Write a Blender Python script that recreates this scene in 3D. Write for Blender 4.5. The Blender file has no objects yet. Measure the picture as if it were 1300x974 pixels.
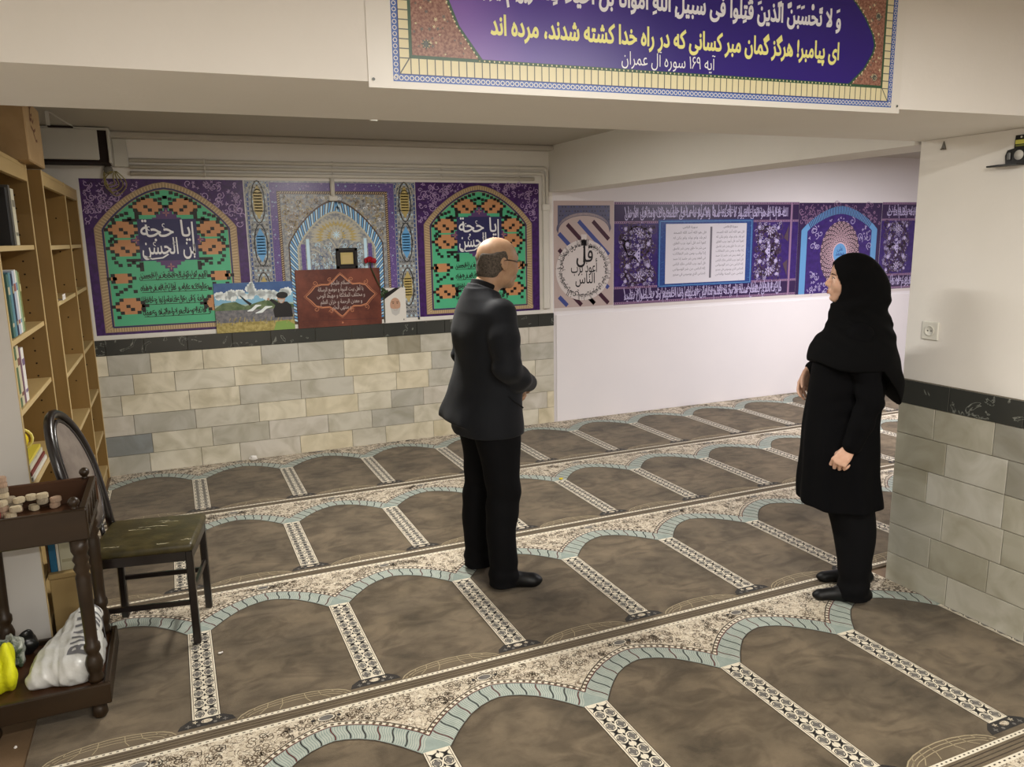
import bpy, bmesh, math, random, unicodedata
import numpy as np
from mathutils import Vector, Matrix

SC = bpy.context.scene
COL = SC.collection
PI = math.pi


def lin(c):
    out = []
    for v in c[:3]:
        v = v / 255.0
        out.append(v / 12.92 if v <= 0.04045 else ((v + 0.055) / 1.055) ** 2.4)
    return tuple(out) + (1.0,)


def mat(name, rgb, rough=0.6, spec=0.3, metal=0.0, noise=None, rgb2=None, bump=None, sheen=0.0, coat=0.0, sss=0.0):
    """principled material; noise=(scale, low, high) mixes rgb with rgb2; bump=(scale, distance)"""
    m = bpy.data.materials.new(name)
    m.use_nodes = True
    nt = m.node_tree
    b = nt.nodes['Principled BSDF']
    b.inputs['Base Color'].default_value = lin(rgb)
    b.inputs['Roughness'].default_value = rough
    b.inputs['Specular IOR Level'].default_value = spec
    b.inputs['Metallic'].default_value = metal
    if sheen:
        b.inputs['Sheen Weight'].default_value = sheen
    if coat:
        b.inputs['Coat Weight'].default_value = coat
        b.inputs['Coat Roughness'].default_value = 0.15
    if sss:
        b.inputs['Subsurface Weight'].default_value = sss
        b.inputs['Subsurface Radius'].default_value = (0.01, 0.004, 0.002)
        b.inputs['Subsurface Scale'].default_value = 0.6
    if noise or bump:
        tc = nt.nodes.new('ShaderNodeTexCoord')
    if noise:
        n = nt.nodes.new('ShaderNodeTexNoise')
        n.inputs['Scale'].default_value = noise[0]
        n.inputs['Detail'].default_value = 5
        n.inputs['Roughness'].default_value = 0.6
        r = nt.nodes.new('ShaderNodeValToRGB')
        r.color_ramp.elements[0].position = noise[1]
        r.color_ramp.elements[1].position = noise[2]
        r.color_ramp.elements[0].color = lin(rgb)
        r.color_ramp.elements[1].color = lin(rgb2)
        nt.links.new(tc.outputs['Object'], n.inputs['Vector'])
        nt.links.new(n.outputs['Fac'], r.inputs['Fac'])
        nt.links.new(r.outputs['Color'], b.inputs['Base Color'])
    if bump:
        n2 = nt.nodes.new('ShaderNodeTexNoise')
        n2.inputs['Scale'].default_value = bump[0]
        n2.inputs['Detail'].default_value = 4
        bp = nt.nodes.new('ShaderNodeBump')
        bp.inputs['Distance'].default_value = bump[1]
        bp.inputs['Strength'].default_value = 1.0
        nt.links.new(tc.outputs['Object'], n2.inputs['Vector'])
        nt.links.new(n2.outputs['Fac'], bp.inputs['Height'])
        nt.links.new(bp.outputs['Normal'], b.inputs['Normal'])
    return m


def wood_mat(name, c1, c2, rough=0.5, spec=0.3, grain=(1.5, 22, 22), axis_scale=1.0):
    m = mat(name, c1, rough, spec)
    nt = m.node_tree
    b = nt.nodes['Principled BSDF']
    tc = nt.nodes.new('ShaderNodeTexCoord')
    mp = nt.nodes.new('ShaderNodeMapping')
    mp.inputs['Scale'].default_value = grain
    n = nt.nodes.new('ShaderNodeTexNoise')
    n.inputs['Scale'].default_value = axis_scale
    n.inputs['Detail'].default_value = 4
    r = nt.nodes.new('ShaderNodeValToRGB')
    r.color_ramp.elements[0].position = 0.3
    r.color_ramp.elements[1].position = 0.7
    r.color_ramp.elements[0].color = lin(c1)
    r.color_ramp.elements[1].color = lin(c2)
    nt.links.new(tc.outputs['Object'], mp.inputs['Vector'])
    nt.links.new(mp.outputs['Vector'], n.inputs['Vector'])
    nt.links.new(n.outputs['Fac'], r.inputs['Fac'])
    nt.links.new(r.outputs['Color'], b.inputs['Base Color'])
    return m


_M = {}


def M(name, *a, **k):
    if name not in _M:
        _M[name] = mat(name, *a, **k)
    return _M[name]


def link(name, me, parent=None, mats=(), loc=None, rotz=None):
    o = bpy.data.objects.new(name, me)
    COL.objects.link(o)
    for m in mats:
        me.materials.append(m)
    if parent:
        o.parent = parent
    if loc is not None:
        o.location = loc
    if rotz is not None:
        o.rotation_euler = (0, 0, rotz)
    return o


def tag(o, label=None, cat=None, group=None, kind=None):
    if label:
        o['label'] = label
    if cat:
        o['category'] = cat
    if group:
        o['group'] = group
    if kind:
        o['kind'] = kind
    return o


def thing(name, label, cat, loc=(0, 0, 0), rotz=0, group=None):
    o = bpy.data.objects.new(name, None)
    o.empty_display_size = 0.05
    COL.objects.link(o)
    o.location = loc
    o.rotation_euler = (0, 0, rotz)
    return tag(o, label, cat, group)


def rot_to(d):
    return Vector((0, 0, 1)).rotation_difference(Vector(d).normalized()).to_matrix().to_4x4()


class MB:
    """mesh builder: primitives gathered into ONE mesh"""

    def __init__(self):
        self.bm = bmesh.new()
        self.mats = []

    def mi(self, m):
        if m is None:
            return 0
        if m not in self.mats:
            self.mats.append(m)
        return self.mats.index(m)

    def _fin(self, verts, m, smooth=False):
        i = self.mi(m)
        fs = {f for v in verts for f in v.link_faces}
        for f in fs:
            f.material_index = i
            f.smooth = smooth

    def box(self, c, s, m=None, bevel=0.0, rot=None, seg=1, smooth=False):
        r = bmesh.ops.create_cube(self.bm, size=1.0)
        vs = r['verts']
        bmesh.ops.scale(self.bm, vec=Vector(s), verts=vs)
        if bevel > 0:
            es = list({e for v in vs for e in v.link_edges})
            rr = bmesh.ops.bevel(self.bm, geom=es, offset=min(bevel, 0.45 * min(s)), segments=seg, profile=0.5, affect='EDGES')
            vs = list({v for v in rr['verts']} | {v for v in vs if v.is_valid})
        T = Matrix.Translation(Vector(c))
        if rot is not None:
            if not isinstance(rot, Matrix):
                rot = Matrix.Rotation(rot[2], 4, 'Z') @ Matrix.Rotation(rot[1], 4, 'Y') @ Matrix.Rotation(rot[0], 4, 'X')
            T = T @ rot
        bmesh.ops.transform(self.bm, matrix=T, verts=vs)
        self._fin(vs, m, smooth)
        return self

    def lathe(self, prof, base=(0, 0, 0), axis=(0, 0, 1), m=None, n=16, smooth=True, cap=True):
        """prof = [(r, h), ...] along axis from base"""
        R = Matrix.Translation(Vector(base)) @ rot_to(axis)
        rings = []
        for r, h in prof:
            rings.append([self.bm.verts.new(R @ Vector((r * math.cos(2 * PI * k / n), r * math.sin(2 * PI * k / n), h))) for k in range(n)])
        vs = [v for rg in rings for v in rg]
        for a, b in zip(rings, rings[1:]):
            for k in range(n):
                self.bm.faces.new((a[k], a[(k + 1) % n], b[(k + 1) % n], b[k]))
        if cap:
            self.bm.faces.new(rings[0][::-1])
            self.bm.faces.new(rings[-1])
        self._fin(vs, m, smooth)
        return self

    def bar(self, a, b, r, m=None, r2=None, n=12):
        a, b = Vector(a), Vector(b)
        L = (b - a).length
        return self.lathe([(r, 0), (r if r2 is None else r2, L)], a, b - a, m, n)

    def sqbar(self, a, b, w, d, m=None, bevel=0.003, up=(0, 0, 1)):
        a, b = Vector(a), Vector(b)
        z = (b - a).normalized()
        x = Vector(up).cross(z)
        if x.length < 1e-4:
            x = Vector((1, 0, 0))
        x.normalize()
        y = z.cross(x)
        R = Matrix((x, y, z)).transposed().to_4x4()
        return self.box((a + b) / 2, (w, d, (b - a).length), m, bevel, R)

    def tube(self, pts, r, m=None, n=8, closed=False, rfun=None, flat=None):
        pts = [Vector(p) for p in pts]
        N = len(pts)
        rings = []
        prevx = None
        for i, p in enumerate(pts):
            if closed:
                t = pts[(i + 1) % N] - pts[i - 1]
            else:
                t = pts[min(i + 1, N - 1)] - pts[max(i - 1, 0)]
            t.normalize()
            if prevx is None:
                x = t.orthogonal().normalized()
            else:
                x = prevx - t * prevx.dot(t)
                x = x.normalized() if x.length > 1e-6 else t.orthogonal().normalized()
            prevx = x
            y = t.cross(x)
            rr = rfun(i / max(N - 1, 1)) if rfun else r
            rings.append([self.bm.verts.new(p + (x * math.cos(2 * PI * k / n) + y * math.sin(2 * PI * k / n)) * rr) for k in range(n)])
        vs = [v for rg in rings for v in rg]
        pairs = list(zip(rings, rings[1:]))
        if closed:
            pairs.append((rings[-1], rings[0]))
        for a, b in pairs:
            for k in range(n):
                self.bm.faces.new((a[k], a[(k + 1) % n], b[(k + 1) % n], b[k]))
        if not closed:
            self.bm.faces.new(rings[0][::-1])
            self.bm.faces.new(rings[-1])
        self._fin(vs, m, True)
        return self

    def prism(self, poly, h, M4=None, m=None, smooth=False):
        """poly in xy extruded along z by h, then transformed"""
        M4 = M4 or Matrix.Identity(4)
        a = [self.bm.verts.new(M4 @ Vector((p[0], p[1], 0))) for p in poly]
        b = [self.bm.verts.new(M4 @ Vector((p[0], p[1], h))) for p in poly]
        n = len(poly)
        self.bm.faces.new(a[::-1])
        self.bm.faces.new(b)
        for k in range(n):
            self.bm.faces.new((a[k], a[(k + 1) % n], b[(k + 1) % n], b[k]))
        self._fin(a + b, m, smooth)
        return self

    def ball(self, c, r, m=None, scale=(1, 1, 1), seg=16, rot=None):
        rr = bmesh.ops.create_uvsphere(self.bm, u_segments=seg, v_segments=max(6, seg // 2), radius=r)
        vs = rr['verts']
        bmesh.ops.scale(self.bm, vec=Vector(scale), verts=vs)
        T = Matrix.Translation(Vector(c))
        if rot is not None:
            T = T @ rot
        bmesh.ops.transform(self.bm, matrix=T, verts=vs)
        self._fin(vs, m, True)
        return self

    def raw(self, verts, faces, m=None, smooth=False):
        vs = [self.bm.verts.new(Vector(v)) for v in verts]
        i = self.mi(m)
        for f in faces:
            try:
                ff = self.bm.faces.new([vs[k] for k in f])
                ff.material_index = i
                ff.smooth = smooth
            except ValueError:
                pass
        return self

    def build(self, name, m=None, parent=None, loc=None, rotz=None):
        if m is not None and not self.mats:
            self.mats = [m]
        me = bpy.data.meshes.new(name)
        bmesh.ops.recalc_face_normals(self.bm, faces=self.bm.faces)
        self.bm.to_mesh(me)
        self.bm.free()
        return link(name, me, parent, self.mats, loc, rotz)


def copy_thing(o, label=None, group=None):
    c = o.copy()
    COL.objects.link(c)
    for ch in list(o.children):
        d = ch.copy()
        COL.objects.link(d)
        d.parent = c
        for g in list(ch.children):
            e = g.copy()
            COL.objects.link(e)
            e.parent = d
    if label:
        c['label'] = label
    if group:
        c['group'] = group
    return c


# ---------------------------------------------------------------- Arabic / Persian lettering
_FORMS = {}
for _cp in list(range(0xFB50, 0xFC00)) + list(range(0xFE70, 0xFEFD)):
    _d = unicodedata.decomposition(chr(_cp))
    if _d.startswith('<'):
        _k, _r = _d[1:].split('> ')
        _FORMS.setdefault(_r, {})[_k] = chr(_cp)


def _f(ch, kind):
    return _FORMS.get('%04X' % ord(ch), {}).get(kind)


def _joins_next(ch):
    return _f(ch, 'initial') is not None


def shape_word(w):
    out, i = [], 0
    chars = [c for c in w]
    base = [c for c in chars if not ('\u064b' <= c <= '\u0652')]
    marks = {}
    k = -1
    for c in chars:
        if '\u064b' <= c <= '\u0652':
            marks.setdefault(k, []).append(c)
        else:
            k += 1
    prev_join = False
    n = len(base)
    while i < n:
        c = base[i]
        mk = ''.join(marks.get(i, []))
        if c == '\u0644' and i + 1 < n and base[i + 1] in '\u0627\u0622\u0623':
            key = '%04X %04X' % (ord(c), ord(base[i + 1]))
            g = _FORMS[key]['final' if prev_join else 'isolated']
            out.append((g, mk))
            prev_join = False
            i += 2
            continue
        nxt = i + 1 < n and ('%04X' % ord(base[i + 1])) in _FORMS
        jn = _joins_next(c) and nxt
        kind = ('medial' if jn else 'final') if prev_join else ('initial' if jn else 'isolated')
        out.append((_f(c, kind) or c, mk))
        prev_join = jn
        i += 1
    return out


def shape(s):
    res = []
    for w in s.split(' '):
        g = shape_word(w)
        if all(c.isdigit() for c in w) and w:
            res.append(w)
        else:
            res.append(''.join(m + c for c, m in reversed(g)))
    return ' '.join(reversed(res))


_TC = {}


def text_geo(s, bold=0.0, res=2, rtl=True):
    """flat filled outline of a line of lettering, starting at x = 0, size 1 (non-zero winding fill)"""
    from mathutils.geometry import delaunay_2d_cdt
    key = (s, bold, res)
    if key in _TC:
        return _TC[key]
    c = bpy.data.curves.new('lettering_curve', 'FONT')
    c.body = shape(s) if rtl else s
    c.resolution_u = res
    c.fill_mode = 'NONE'
    o = bpy.data.objects.new('lettering_curve', c)
    COL.objects.link(o)
    dg = bpy.context.evaluated_depsgraph_get()
    me = bpy.data.meshes.new_from_object(o.evaluated_get(dg))
    v = np.array([x.co[:2] for x in me.vertices]) if len(me.vertices) else np.zeros((1, 2))
    ed = [tuple(e.vertices) for e in me.edges]
    bpy.data.objects.remove(o)
    bpy.data.curves.remove(c)
    bpy.data.meshes.remove(me)
    # direction of every outline edge: forward in index order, the closing edge runs last -> first
    E = []
    for i, j in ed:
        i, j = min(i, j), max(i, j)
        E.append((i, j) if j == i + 1 else (j, i))
    if bold:
        # thicken: every outline point moves outwards (left of the outline's direction)
        nx = {i: j for i, j in E}
        pv = {j: i for i, j in E}
        w = v.copy()
        # outlines, their sense, and which are holes (inside an outline of the other sense)
        seen, loops = set(), []
        for i in nx:
            if i in seen:
                continue
            lp, j = [], i
            while j not in seen and j in nx:
                seen.add(j)
                lp.append(j)
                j = nx[j]
            loops.append(lp)
        area = [0.5 * sum(v[i][0] * v[nx[i]][1] - v[nx[i]][0] * v[i][1] for i in lp) for lp in loops]

        def inside(p, lp):
            c_ = False
            for i in lp:
                x0, y0, x1, y1 = v[i][0], v[i][1], v[nx[i]][0], v[nx[i]][1]
                if (y0 > p[1]) != (y1 > p[1]) and p[0] < (x1 - x0) * (p[1] - y0) / (y1 - y0) + x0:
                    c_ = not c_
            return c_
        sgn = {}
        for li, lp in enumerate(loops):
            hole = any(lj != li and area[lj] * area[li] < 0 and abs(area[lj]) > abs(area[li]) and inside(v[lp[0]], loops[lj]) for lj in range(len(loops)))
            # left of a clockwise outline is outside; a counter-clockwise hole moves inwards to the same left
            left_out = area[li] < 0
            for i in lp:
                sgn[i] = 1.0 if left_out != hole else -1.0
        for i in range(len(v)):
            if i not in nx or i not in pv:
                continue
            d1, d2 = v[i] - v[pv[i]], v[nx[i]] - v[i]
            l1, l2 = np.hypot(*d1) or 1.0, np.hypot(*d2) or 1.0
            n1, n2_ = np.array((-d1[1], d1[0])) / l1, np.array((-d2[1], d2[0])) / l2
            nn = n1 + n2_
            l = np.hypot(*nn)
            if l > 1e-3:
                w[i] += sgn.get(i, 1.0) * nn / l * bold * min(1.0 / max(l / 2, 0.5), 1.5)
        v = w
    out = delaunay_2d_cdt([Vector(p) for p in v], E, [], 0, 1e-6)
    P = np.array([tuple(p) for p in out[0]])
    T = np.array([f for f in out[2] if len(f) == 3])
    C = P[T].mean(axis=1)
    a, b = v[[e[0] for e in E]], v[[e[1] for e in E]]
    wn = np.zeros(len(C), int)
    for k in range(0, len(C), 400):
        c_ = C[k:k + 400]
        px, py = c_[:, :1], c_[:, 1:]
        upw = (a[None, :, 1] <= py) & (b[None, :, 1] > py)
        dnw = (a[None, :, 1] > py) & (b[None, :, 1] <= py)
        cr = (b[None, :, 0] - a[None, :, 0]) * (py - a[None, :, 1]) - (px - a[None, :, 0]) * (b[None, :, 1] - a[None, :, 1])
        wn[k:k + 400] = (upw & (cr > 0)).sum(1) - (dnw & (cr < 0)).sum(1)
    T = T[wn != 0]
    P = P.copy()
    P[:, 0] -= v[:, 0].min()
    _TC[key] = (P, [tuple(int(i) for i in t) for t in T])
    return _TC[key]


# ---------------------------------------------------------------- flat printed / woven pattern on one mesh
class Art:
    """pattern drawn in (u, v) metres as thin stacked layers belonging to one mesh"""

    def __init__(self, step=0.00035, z0=0.0):
        self.v, self.f, self.m, self.mats = [], [], [], []
        self.z, self.step = z0, step

    def up(self, n=1):
        self.z += self.step * n
        return self

    def mi(self, m):
        if m not in self.mats:
            self.mats.append(m)
        return self.mats.index(m)

    def poly(self, pts, m):
        n = len(self.v)
        a = 0.0
        for i in range(len(pts)):
            x0, y0 = pts[i][0], pts[i][1]
            x1, y1 = pts[(i + 1) % len(pts)][0], pts[(i + 1) % len(pts)][1]
            a += x0 * y1 - x1 * y0
        if a < 0:
            pts = list(pts)[::-1]
        self.v.extend((p[0], p[1], self.z) for p in pts)
        self.f.append(tuple(range(n, n + len(pts))))
        self.m.append(self.mi(m))

    def rect(self, x0, y0, x1, y1, m):
        self.poly([(x0, y0), (x1, y0), (x1, y1), (x0, y1)], m)

    def disc(self, c, r, m, n=14, ry=None, a0=0.0):
        ry = r if ry is None else ry
        self.poly([(c[0] + r * math.cos(a0 + 2 * PI * k / n), c[1] + ry * math.sin(a0 + 2 * PI * k / n)) for k in range(n)], m)

    def flower(self, c, r, m, petals=5, a0=0.0, depth=0.35):
        n = petals * 4
        self.poly([(c[0] + r * (1 - depth + depth * math.cos(petals * 2 * PI * k / n)) * math.cos(a0 + 2 * PI * k / n),
                    c[1] + r * (1 - depth + depth * math.cos(petals * 2 * PI * k / n)) * math.sin(a0 + 2 * PI * k / n)) for k in range(n)], m)

    def stroke(self, pts, w, m, closed=False, wf=None):
        N = len(pts)
        if N < 2:
            return
        L, R = [], []
        for i in range(N):
            if closed:
                a, b = pts[i - 1], pts[(i + 1) % N]
            else:
                a, b = pts[max(i - 1, 0)], pts[min(i + 1, N - 1)]
            dx, dy = b[0] - a[0], b[1] - a[1]
            l = math.hypot(dx, dy) or 1.0
            ww = (wf(i / (N - 1)) if wf else w) / 2
            L.append((pts[i][0] - dy / l * ww, pts[i][1] + dx / l * ww))
            R.append((pts[i][0] + dy / l * ww, pts[i][1] - dx / l * ww))
        n = len(self.v)
        for a, b in zip(L, R):
            self.v.append((a[0], a[1], self.z))
            self.v.append((b[0], b[1], self.z))
        k = self.mi(m)
        for i in range(N if closed else N - 1):
            j = (i + 1) % N
            self.f.append((n + 2 * i, n + 2 * i + 1, n + 2 * j + 1, n + 2 * j))
            self.m.append(k)

    def ring(self, c, r, w, m, n=24, ry=None):
        ry = r if ry is None else ry
        self.stroke([(c[0] + r * math.cos(2 * PI * k / n), c[1] + ry * math.sin(2 * PI * k / n)) for k in range(n)], w, m, True)

    def spiral(self, c, r, m, w=0.004, turns=1.4, a0=0.0, sgn=1, n=14, r0=0.15):
        self.stroke([(c[0] + r * (r0 + (1 - r0) * t / n) * math.cos(a0 + sgn * turns * 2 * PI * t / n),
                      c[1] + r * (r0 + (1 - r0) * t / n) * math.sin(a0 + sgn * turns * 2 * PI * t / n)) for t in range(n + 1)], w, m)

    def text(self, s, x, y, h, m, bold=0.0, width=None, align='c', sy=1.0, rot=0.0, rtl=True, res=2, slope=0.0):
        v, f = text_geo(s, bold, res, rtl)
        W = v[:, 0].max()
        sx = h
        if width:
            sx = width / W
        vx = v[:, 0] * sx
        vy = v[:, 1] * h * sy
        w = W * sx
        if align == 'c':
            vx = vx - w / 2
        elif align == 'r':
            vx = vx - w
        vy = vy + vx * slope
        cr, sr = math.cos(rot), math.sin(rot)
        n = len(self.v)
        self.v.extend((x + a * cr - b * sr, y + a * sr + b * cr, self.z) for a, b in zip(vx, vy))
        k = self.mi(m)
        for p in f:
            self.f.append(tuple(n + i for i in p))
            self.m.append(k)

    def slab(self, x0, y0, x1, y1, t, m):
        """backing sheet of thickness t behind the print (z from -t to 0)"""
        n = len(self.v)
        for z in (-t, 0.0):
            self.v.extend([(x0, y0, z), (x1, y0, z), (x1, y1, z), (x0, y1, z)])
        k = self.mi(m)
        for q in ((3, 2, 1, 0), (4, 5, 6, 7), (0, 1, 5, 4), (1, 2, 6, 5), (2, 3, 7, 6), (3, 0, 4, 7)):
            self.f.append(tuple(n + i for i in q))
            self.m.append(k)
        if self.z < self.step:
            self.z = self.step

    def build(self, name, parent=None, matrix=None, warp=None):
        vs = self.v
        if warp:
            vs = [warp(*p) for p in vs]
        me = bpy.data.meshes.new(name)
        me.from_pydata(vs, [], self.f)
        for m in self.mats:
            me.materials.append(m)
        me.polygons.foreach_set('material_index', self.m)
        me.update()
        o = bpy.data.objects.new(name, me)
        COL.objects.link(o)
        if parent:
            o.parent = parent
        if matrix is not None:
            o.matrix_local = matrix
        return o


def wall_matrix(x, y, z):
    """art u -> +X, v -> +Z, facing -Y (towards the camera)"""
    return Matrix(((1, 0, 0, x), (0, 0, -1, y), (0, 1, 0, z), (0, 0, 0, 1)))
# ---------------------------------------------------------------- camera
F_PX, PITCH, ROLL, YAW = 984.8, math.radians(10.7998), math.radians(-0.9956), math.radians(23.4675)
cam_d = bpy.data.cameras.new('camera')
cam_d.sensor_fit = 'HORIZONTAL'
cam_d.sensor_width = 36.0
cam_d.lens = F_PX * 36.0 / 1300.0
cam_d.clip_start = 0.05
cam = bpy.data.objects.new('camera', cam_d)
COL.objects.link(cam)
cv_f0 = Vector((math.sin(YAW), math.cos(YAW), 0))
cv_r0 = Vector((math.cos(YAW), -math.sin(YAW), 0))
cv_u0 = Vector((0, 0, 1))
cv_f = cv_f0 * math.cos(PITCH) - cv_u0 * math.sin(PITCH)
cv_u = cv_f0 * math.sin(PITCH) + cv_u0 * math.cos(PITCH)
cv_r = cv_r0 * math.cos(ROLL) + cv_u * math.sin(ROLL)
cv_u2 = -cv_r0 * math.sin(ROLL) + cv_u * math.cos(ROLL)
cv_m = Matrix((cv_r, cv_u2, -cv_f)).transposed().to_4x4()
cv_m.translation = Vector((0, 0, 1.70))
cam.matrix_world = cv_m
SC.camera = cam
SC.view_settings.view_transform = 'Standard'
SC.view_settings.look = 'None'
SC.view_settings.gamma = 1.0
SC.view_settings.use_curve_mapping = False
SC.view_settings.exposure = 0.28

# ---------------------------------------------------------------- setting
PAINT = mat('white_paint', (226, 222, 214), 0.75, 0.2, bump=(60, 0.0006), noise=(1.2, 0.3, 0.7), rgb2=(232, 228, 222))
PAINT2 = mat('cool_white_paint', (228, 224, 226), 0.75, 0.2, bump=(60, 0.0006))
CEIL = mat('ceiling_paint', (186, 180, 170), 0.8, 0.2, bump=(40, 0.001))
YW = 6.236
XP = 3.112


def S(name, mb, m=None):
    return tag(mb.build(name, m), kind='structure')


def box2(lo, hi, m=None, bevel=0.0):
    mb = MB()
    mb.box([(a + b) / 2 for a, b in zip(lo, hi)], [b - a for a, b in zip(lo, hi)], m, bevel)
    return mb


S('floor', box2((-1.3, -3.2, -0.12), (9.2, 6.6, 0.0)), mat('brown_floor_covering', (120, 98, 74), 0.7, 0.2, noise=(3, 0.35, 0.65), rgb2=(106, 86, 64), bump=(200, 0.0008)))
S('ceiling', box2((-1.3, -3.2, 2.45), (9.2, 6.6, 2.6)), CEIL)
S('wall_left', box2((-1.1, -3.2, 0), (-0.93, 6.236, 2.45)), PAINT)
S('wall_right', box2((8.9, -3.2, 0), (9.1, 6.5, 2.45)), PAINT2)
S('wall_front', box2((-1.1, -3.3, 0), (9.1, -3.1, 2.45)), PAINT)
S('wall_back_left', box2((-1.1, YW, 0), (3.122, 6.45, 2.45)), PAINT)
S('wall_back_right', box2((3.122, YW, 0), (9.1, 6.45, 2.45)), PAINT2)
S('trim_cornice', box2((-0.93, 6.13, 2.405), (3.09, 6.236, 2.45), None, 0.012), CEIL)
S('ceiling_beam', box2((3.09, 2.57, 2.065), (3.37, 6.236, 2.45)), PAINT)
# the wide beam across the room carries the verse banner
mb = MB()
mb.prism([(-1.1, 2.07), (3.09, 1.86), (9.0, 1.58), (9.0, 2.40), (3.09, 2.555), (-1.1, 2.655)], 0.37, Matrix.Translation((0, 0, 2.08)))
S('cross_beam', mb, PAINT)


def beam_y(x):
    return 2.07 + (1.86 - 2.07) * (x + 1.1) / 4.19


S('pillar', box2((XP, 1.2, 0), (3.75, 2.553, 2.079)), PAINT)


# ---- stone wainscot: each course of slabs, every slab with its own tone
def stone_mat(name, dark, light, vein, rough=0.35, vs=5.0):
    m = mat(name, dark, rough, 0.4)
    nt = m.node_tree
    b = nt.nodes['Principled BSDF']
    at = nt.nodes.new('ShaderNodeAttribute')
    at.attribute_name = 'tone'
    tc = nt.nodes.new('ShaderNodeTexCoord')
    n = nt.nodes.new('ShaderNodeTexNoise')
    n.inputs['Scale'].default_value = vs
    n.inputs['Detail'].default_value = 8
    n.inputs['Distortion'].default_value = 1.2
    ad = nt.nodes.new('ShaderNodeVectorMath')
    ad.operation = 'ADD'
    sc = nt.nodes.new('ShaderNodeVectorMath')
    sc.operation = 'SCALE'
    sc.inputs['Scale'].default_value = 37.0
    nt.links.new(at.outputs['Color'], sc.inputs[0])
    nt.links.new(tc.outputs['Object'], ad.inputs[0])
    nt.links.new(sc.outputs[0], ad.inputs[1])
    nt.links.new(ad.outputs[0], n.inputs['Vector'])
    r = nt.nodes.new('ShaderNodeValToRGB')
    r.color_ramp.elements[0].position = 0.3
    r.color_ramp.elements[0].color = lin(vein)
    r.color_ramp.elements[1].position = 0.62
    r.color_ramp.elements[1].color = (1, 1, 1, 1)
    mx = nt.nodes.new('ShaderNodeMix')
    mx.data_type = 'RGBA'
    mx.blend_type = 'MULTIPLY'
    mx.inputs['Factor'].default_value = 1.0
    nt.links.new(n.outputs['Fac'], r.inputs['Fac'])
    nt.links.new(at.outputs['Color'], mx.inputs['A'])
    nt.links.new(r.outputs['Color'], mx.inputs['B'])
    nt.links.new(mx.outputs['Result'], b.inputs['Base Color'])
    return m


STONE = stone_mat('cream_grey_marble', (190, 185, 165), (210, 205, 185), (222, 220, 212))
BSTONE = stone_mat('black_marble', (40, 42, 40), (60, 60, 58), (30, 30, 30), 0.2, vs=9.0)
_e = [n for n in BSTONE.node_tree.nodes if n.type == 'VALTORGB'][0].color_ramp.elements
_e[0].position, _e[0].color = 0.0, (0.16, 0.16, 0.155, 1)
_e[1].position, _e[1].color = 0.655, (0.16, 0.16, 0.155, 1)
_k = _e.new(0.64)
_k.color = (0.9, 0.9, 0.86, 1)
_k = _e.new(0.625)
_k.color = (0.16, 0.16, 0.155, 1)
GROUT = mat('grout', (128, 120, 104), 0.9, 0.1)


def slabs(name, L, courses, border, mat4, seed, pal, special=()):
    """courses of bevelled slabs in a local frame: u along the wall, v up, w out of it"""
    rnd = random.Random(seed)
    mb = MB()
    cols = []
    g = 0.003

    def slab(u0, u1, v0, v1, d, m, col):
        n0 = len(mb.bm.faces)
        mb.box(((u0 + u1) / 2, (v0 + v1) / 2, d / 2), (u1 - u0 - g, v1 - v0 - g, d), m, 0.0015)
        cols.extend([col] * (len(mb.bm.faces) - n0))
    mb.mi(STONE); mb.mi(BSTONE); mb.mi(GROUT)
    n0 = len(mb.bm.faces)
    mb.box((L / 2, courses[-1] / 2, 0.005), (L, courses[-1], 0.01), GROUT)
    cols.extend([(0.3, 0.28, 0.24)] * (len(mb.bm.faces) - n0))
    for k in range(len(courses) - 1):
        v0, v1 = courses[k], courses[k + 1]
        last = k == len(courses) - 2
        u = -rnd.uniform(0.0, 0.3)
        while u < L - 0.01:
            w = rnd.uniform(0.24, 0.34) if last else rnd.choice([0.28, 0.36, 0.42, 0.46])
            u0, u1 = max(u, 0), min(u + w, L)
            if L - u1 < 0.06:
                u1 = L
            if u1 - u0 > 0.02:
                if last:
                    c = (0.27, 0.28, 0.26)
                    slab(u0, u1, v0, v1, 0.022, BSTONE, c)
                else:
                    c = lin(rnd.choice(pal))[:3]
                    for (su, sk, sc_) in special:
                        if sk == k and u0 <= su < u1:
                            c = lin(sc_)[:3]
                    slab(u0, u1, v0, v1, 0.016, STONE, c)
            u = u1 if u1 == L else u + w
    mb.bm.normal_update()
    me = bpy.data.meshes.new(name)
    bmesh.ops.recalc_face_normals(mb.bm, faces=mb.bm.faces)
    mb.bm.to_mesh(me)
    mb.bm.free()
    a = me.attributes.new('tone', 'FLOAT_COLOR', 'FACE')
    a.data.foreach_set('color', np.array([tuple(c[:3]) + (1.0,) for c in cols], dtype=np.float32).ravel())
    o = link(name, me, None, mb.mats)
    o.matrix_world = mat4
    return tag(o, kind='structure')


PAL_L = [(218, 212, 194), (206, 201, 186), (224, 216, 194), (190, 187, 176), (210, 204, 192), (198, 194, 181), (222, 212, 186)]
PAL_R = [(178, 176, 164), (186, 183, 170), (156, 154, 144), (180, 177, 163), (170, 167, 152), (192, 190, 180)]
slabs('trim_back_wainscot', 4.05, [0, 0.15, 0.30, 0.45, 0.60, 0.75, 0.90, 1.012], 1, wall_matrix(-0.93, YW, 0), 4, PAL_L,
      [(0.60, 1, (146, 150, 150)), (2.6, 5, (160, 154, 136))])
# pillar face looks towards -X: u runs from the far corner towards the camera
slabs('trim_pillar_wainscot', 1.353, [0, 0.15, 0.30, 0.455, 0.605, 0.755, 0.90, 1.012], 1,
      Matrix(((0, 0, -1, XP), (-1, 0, 0, 2.553), (0, 1, 0, 0), (0, 0, 0, 1))), 11, PAL_R)
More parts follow.
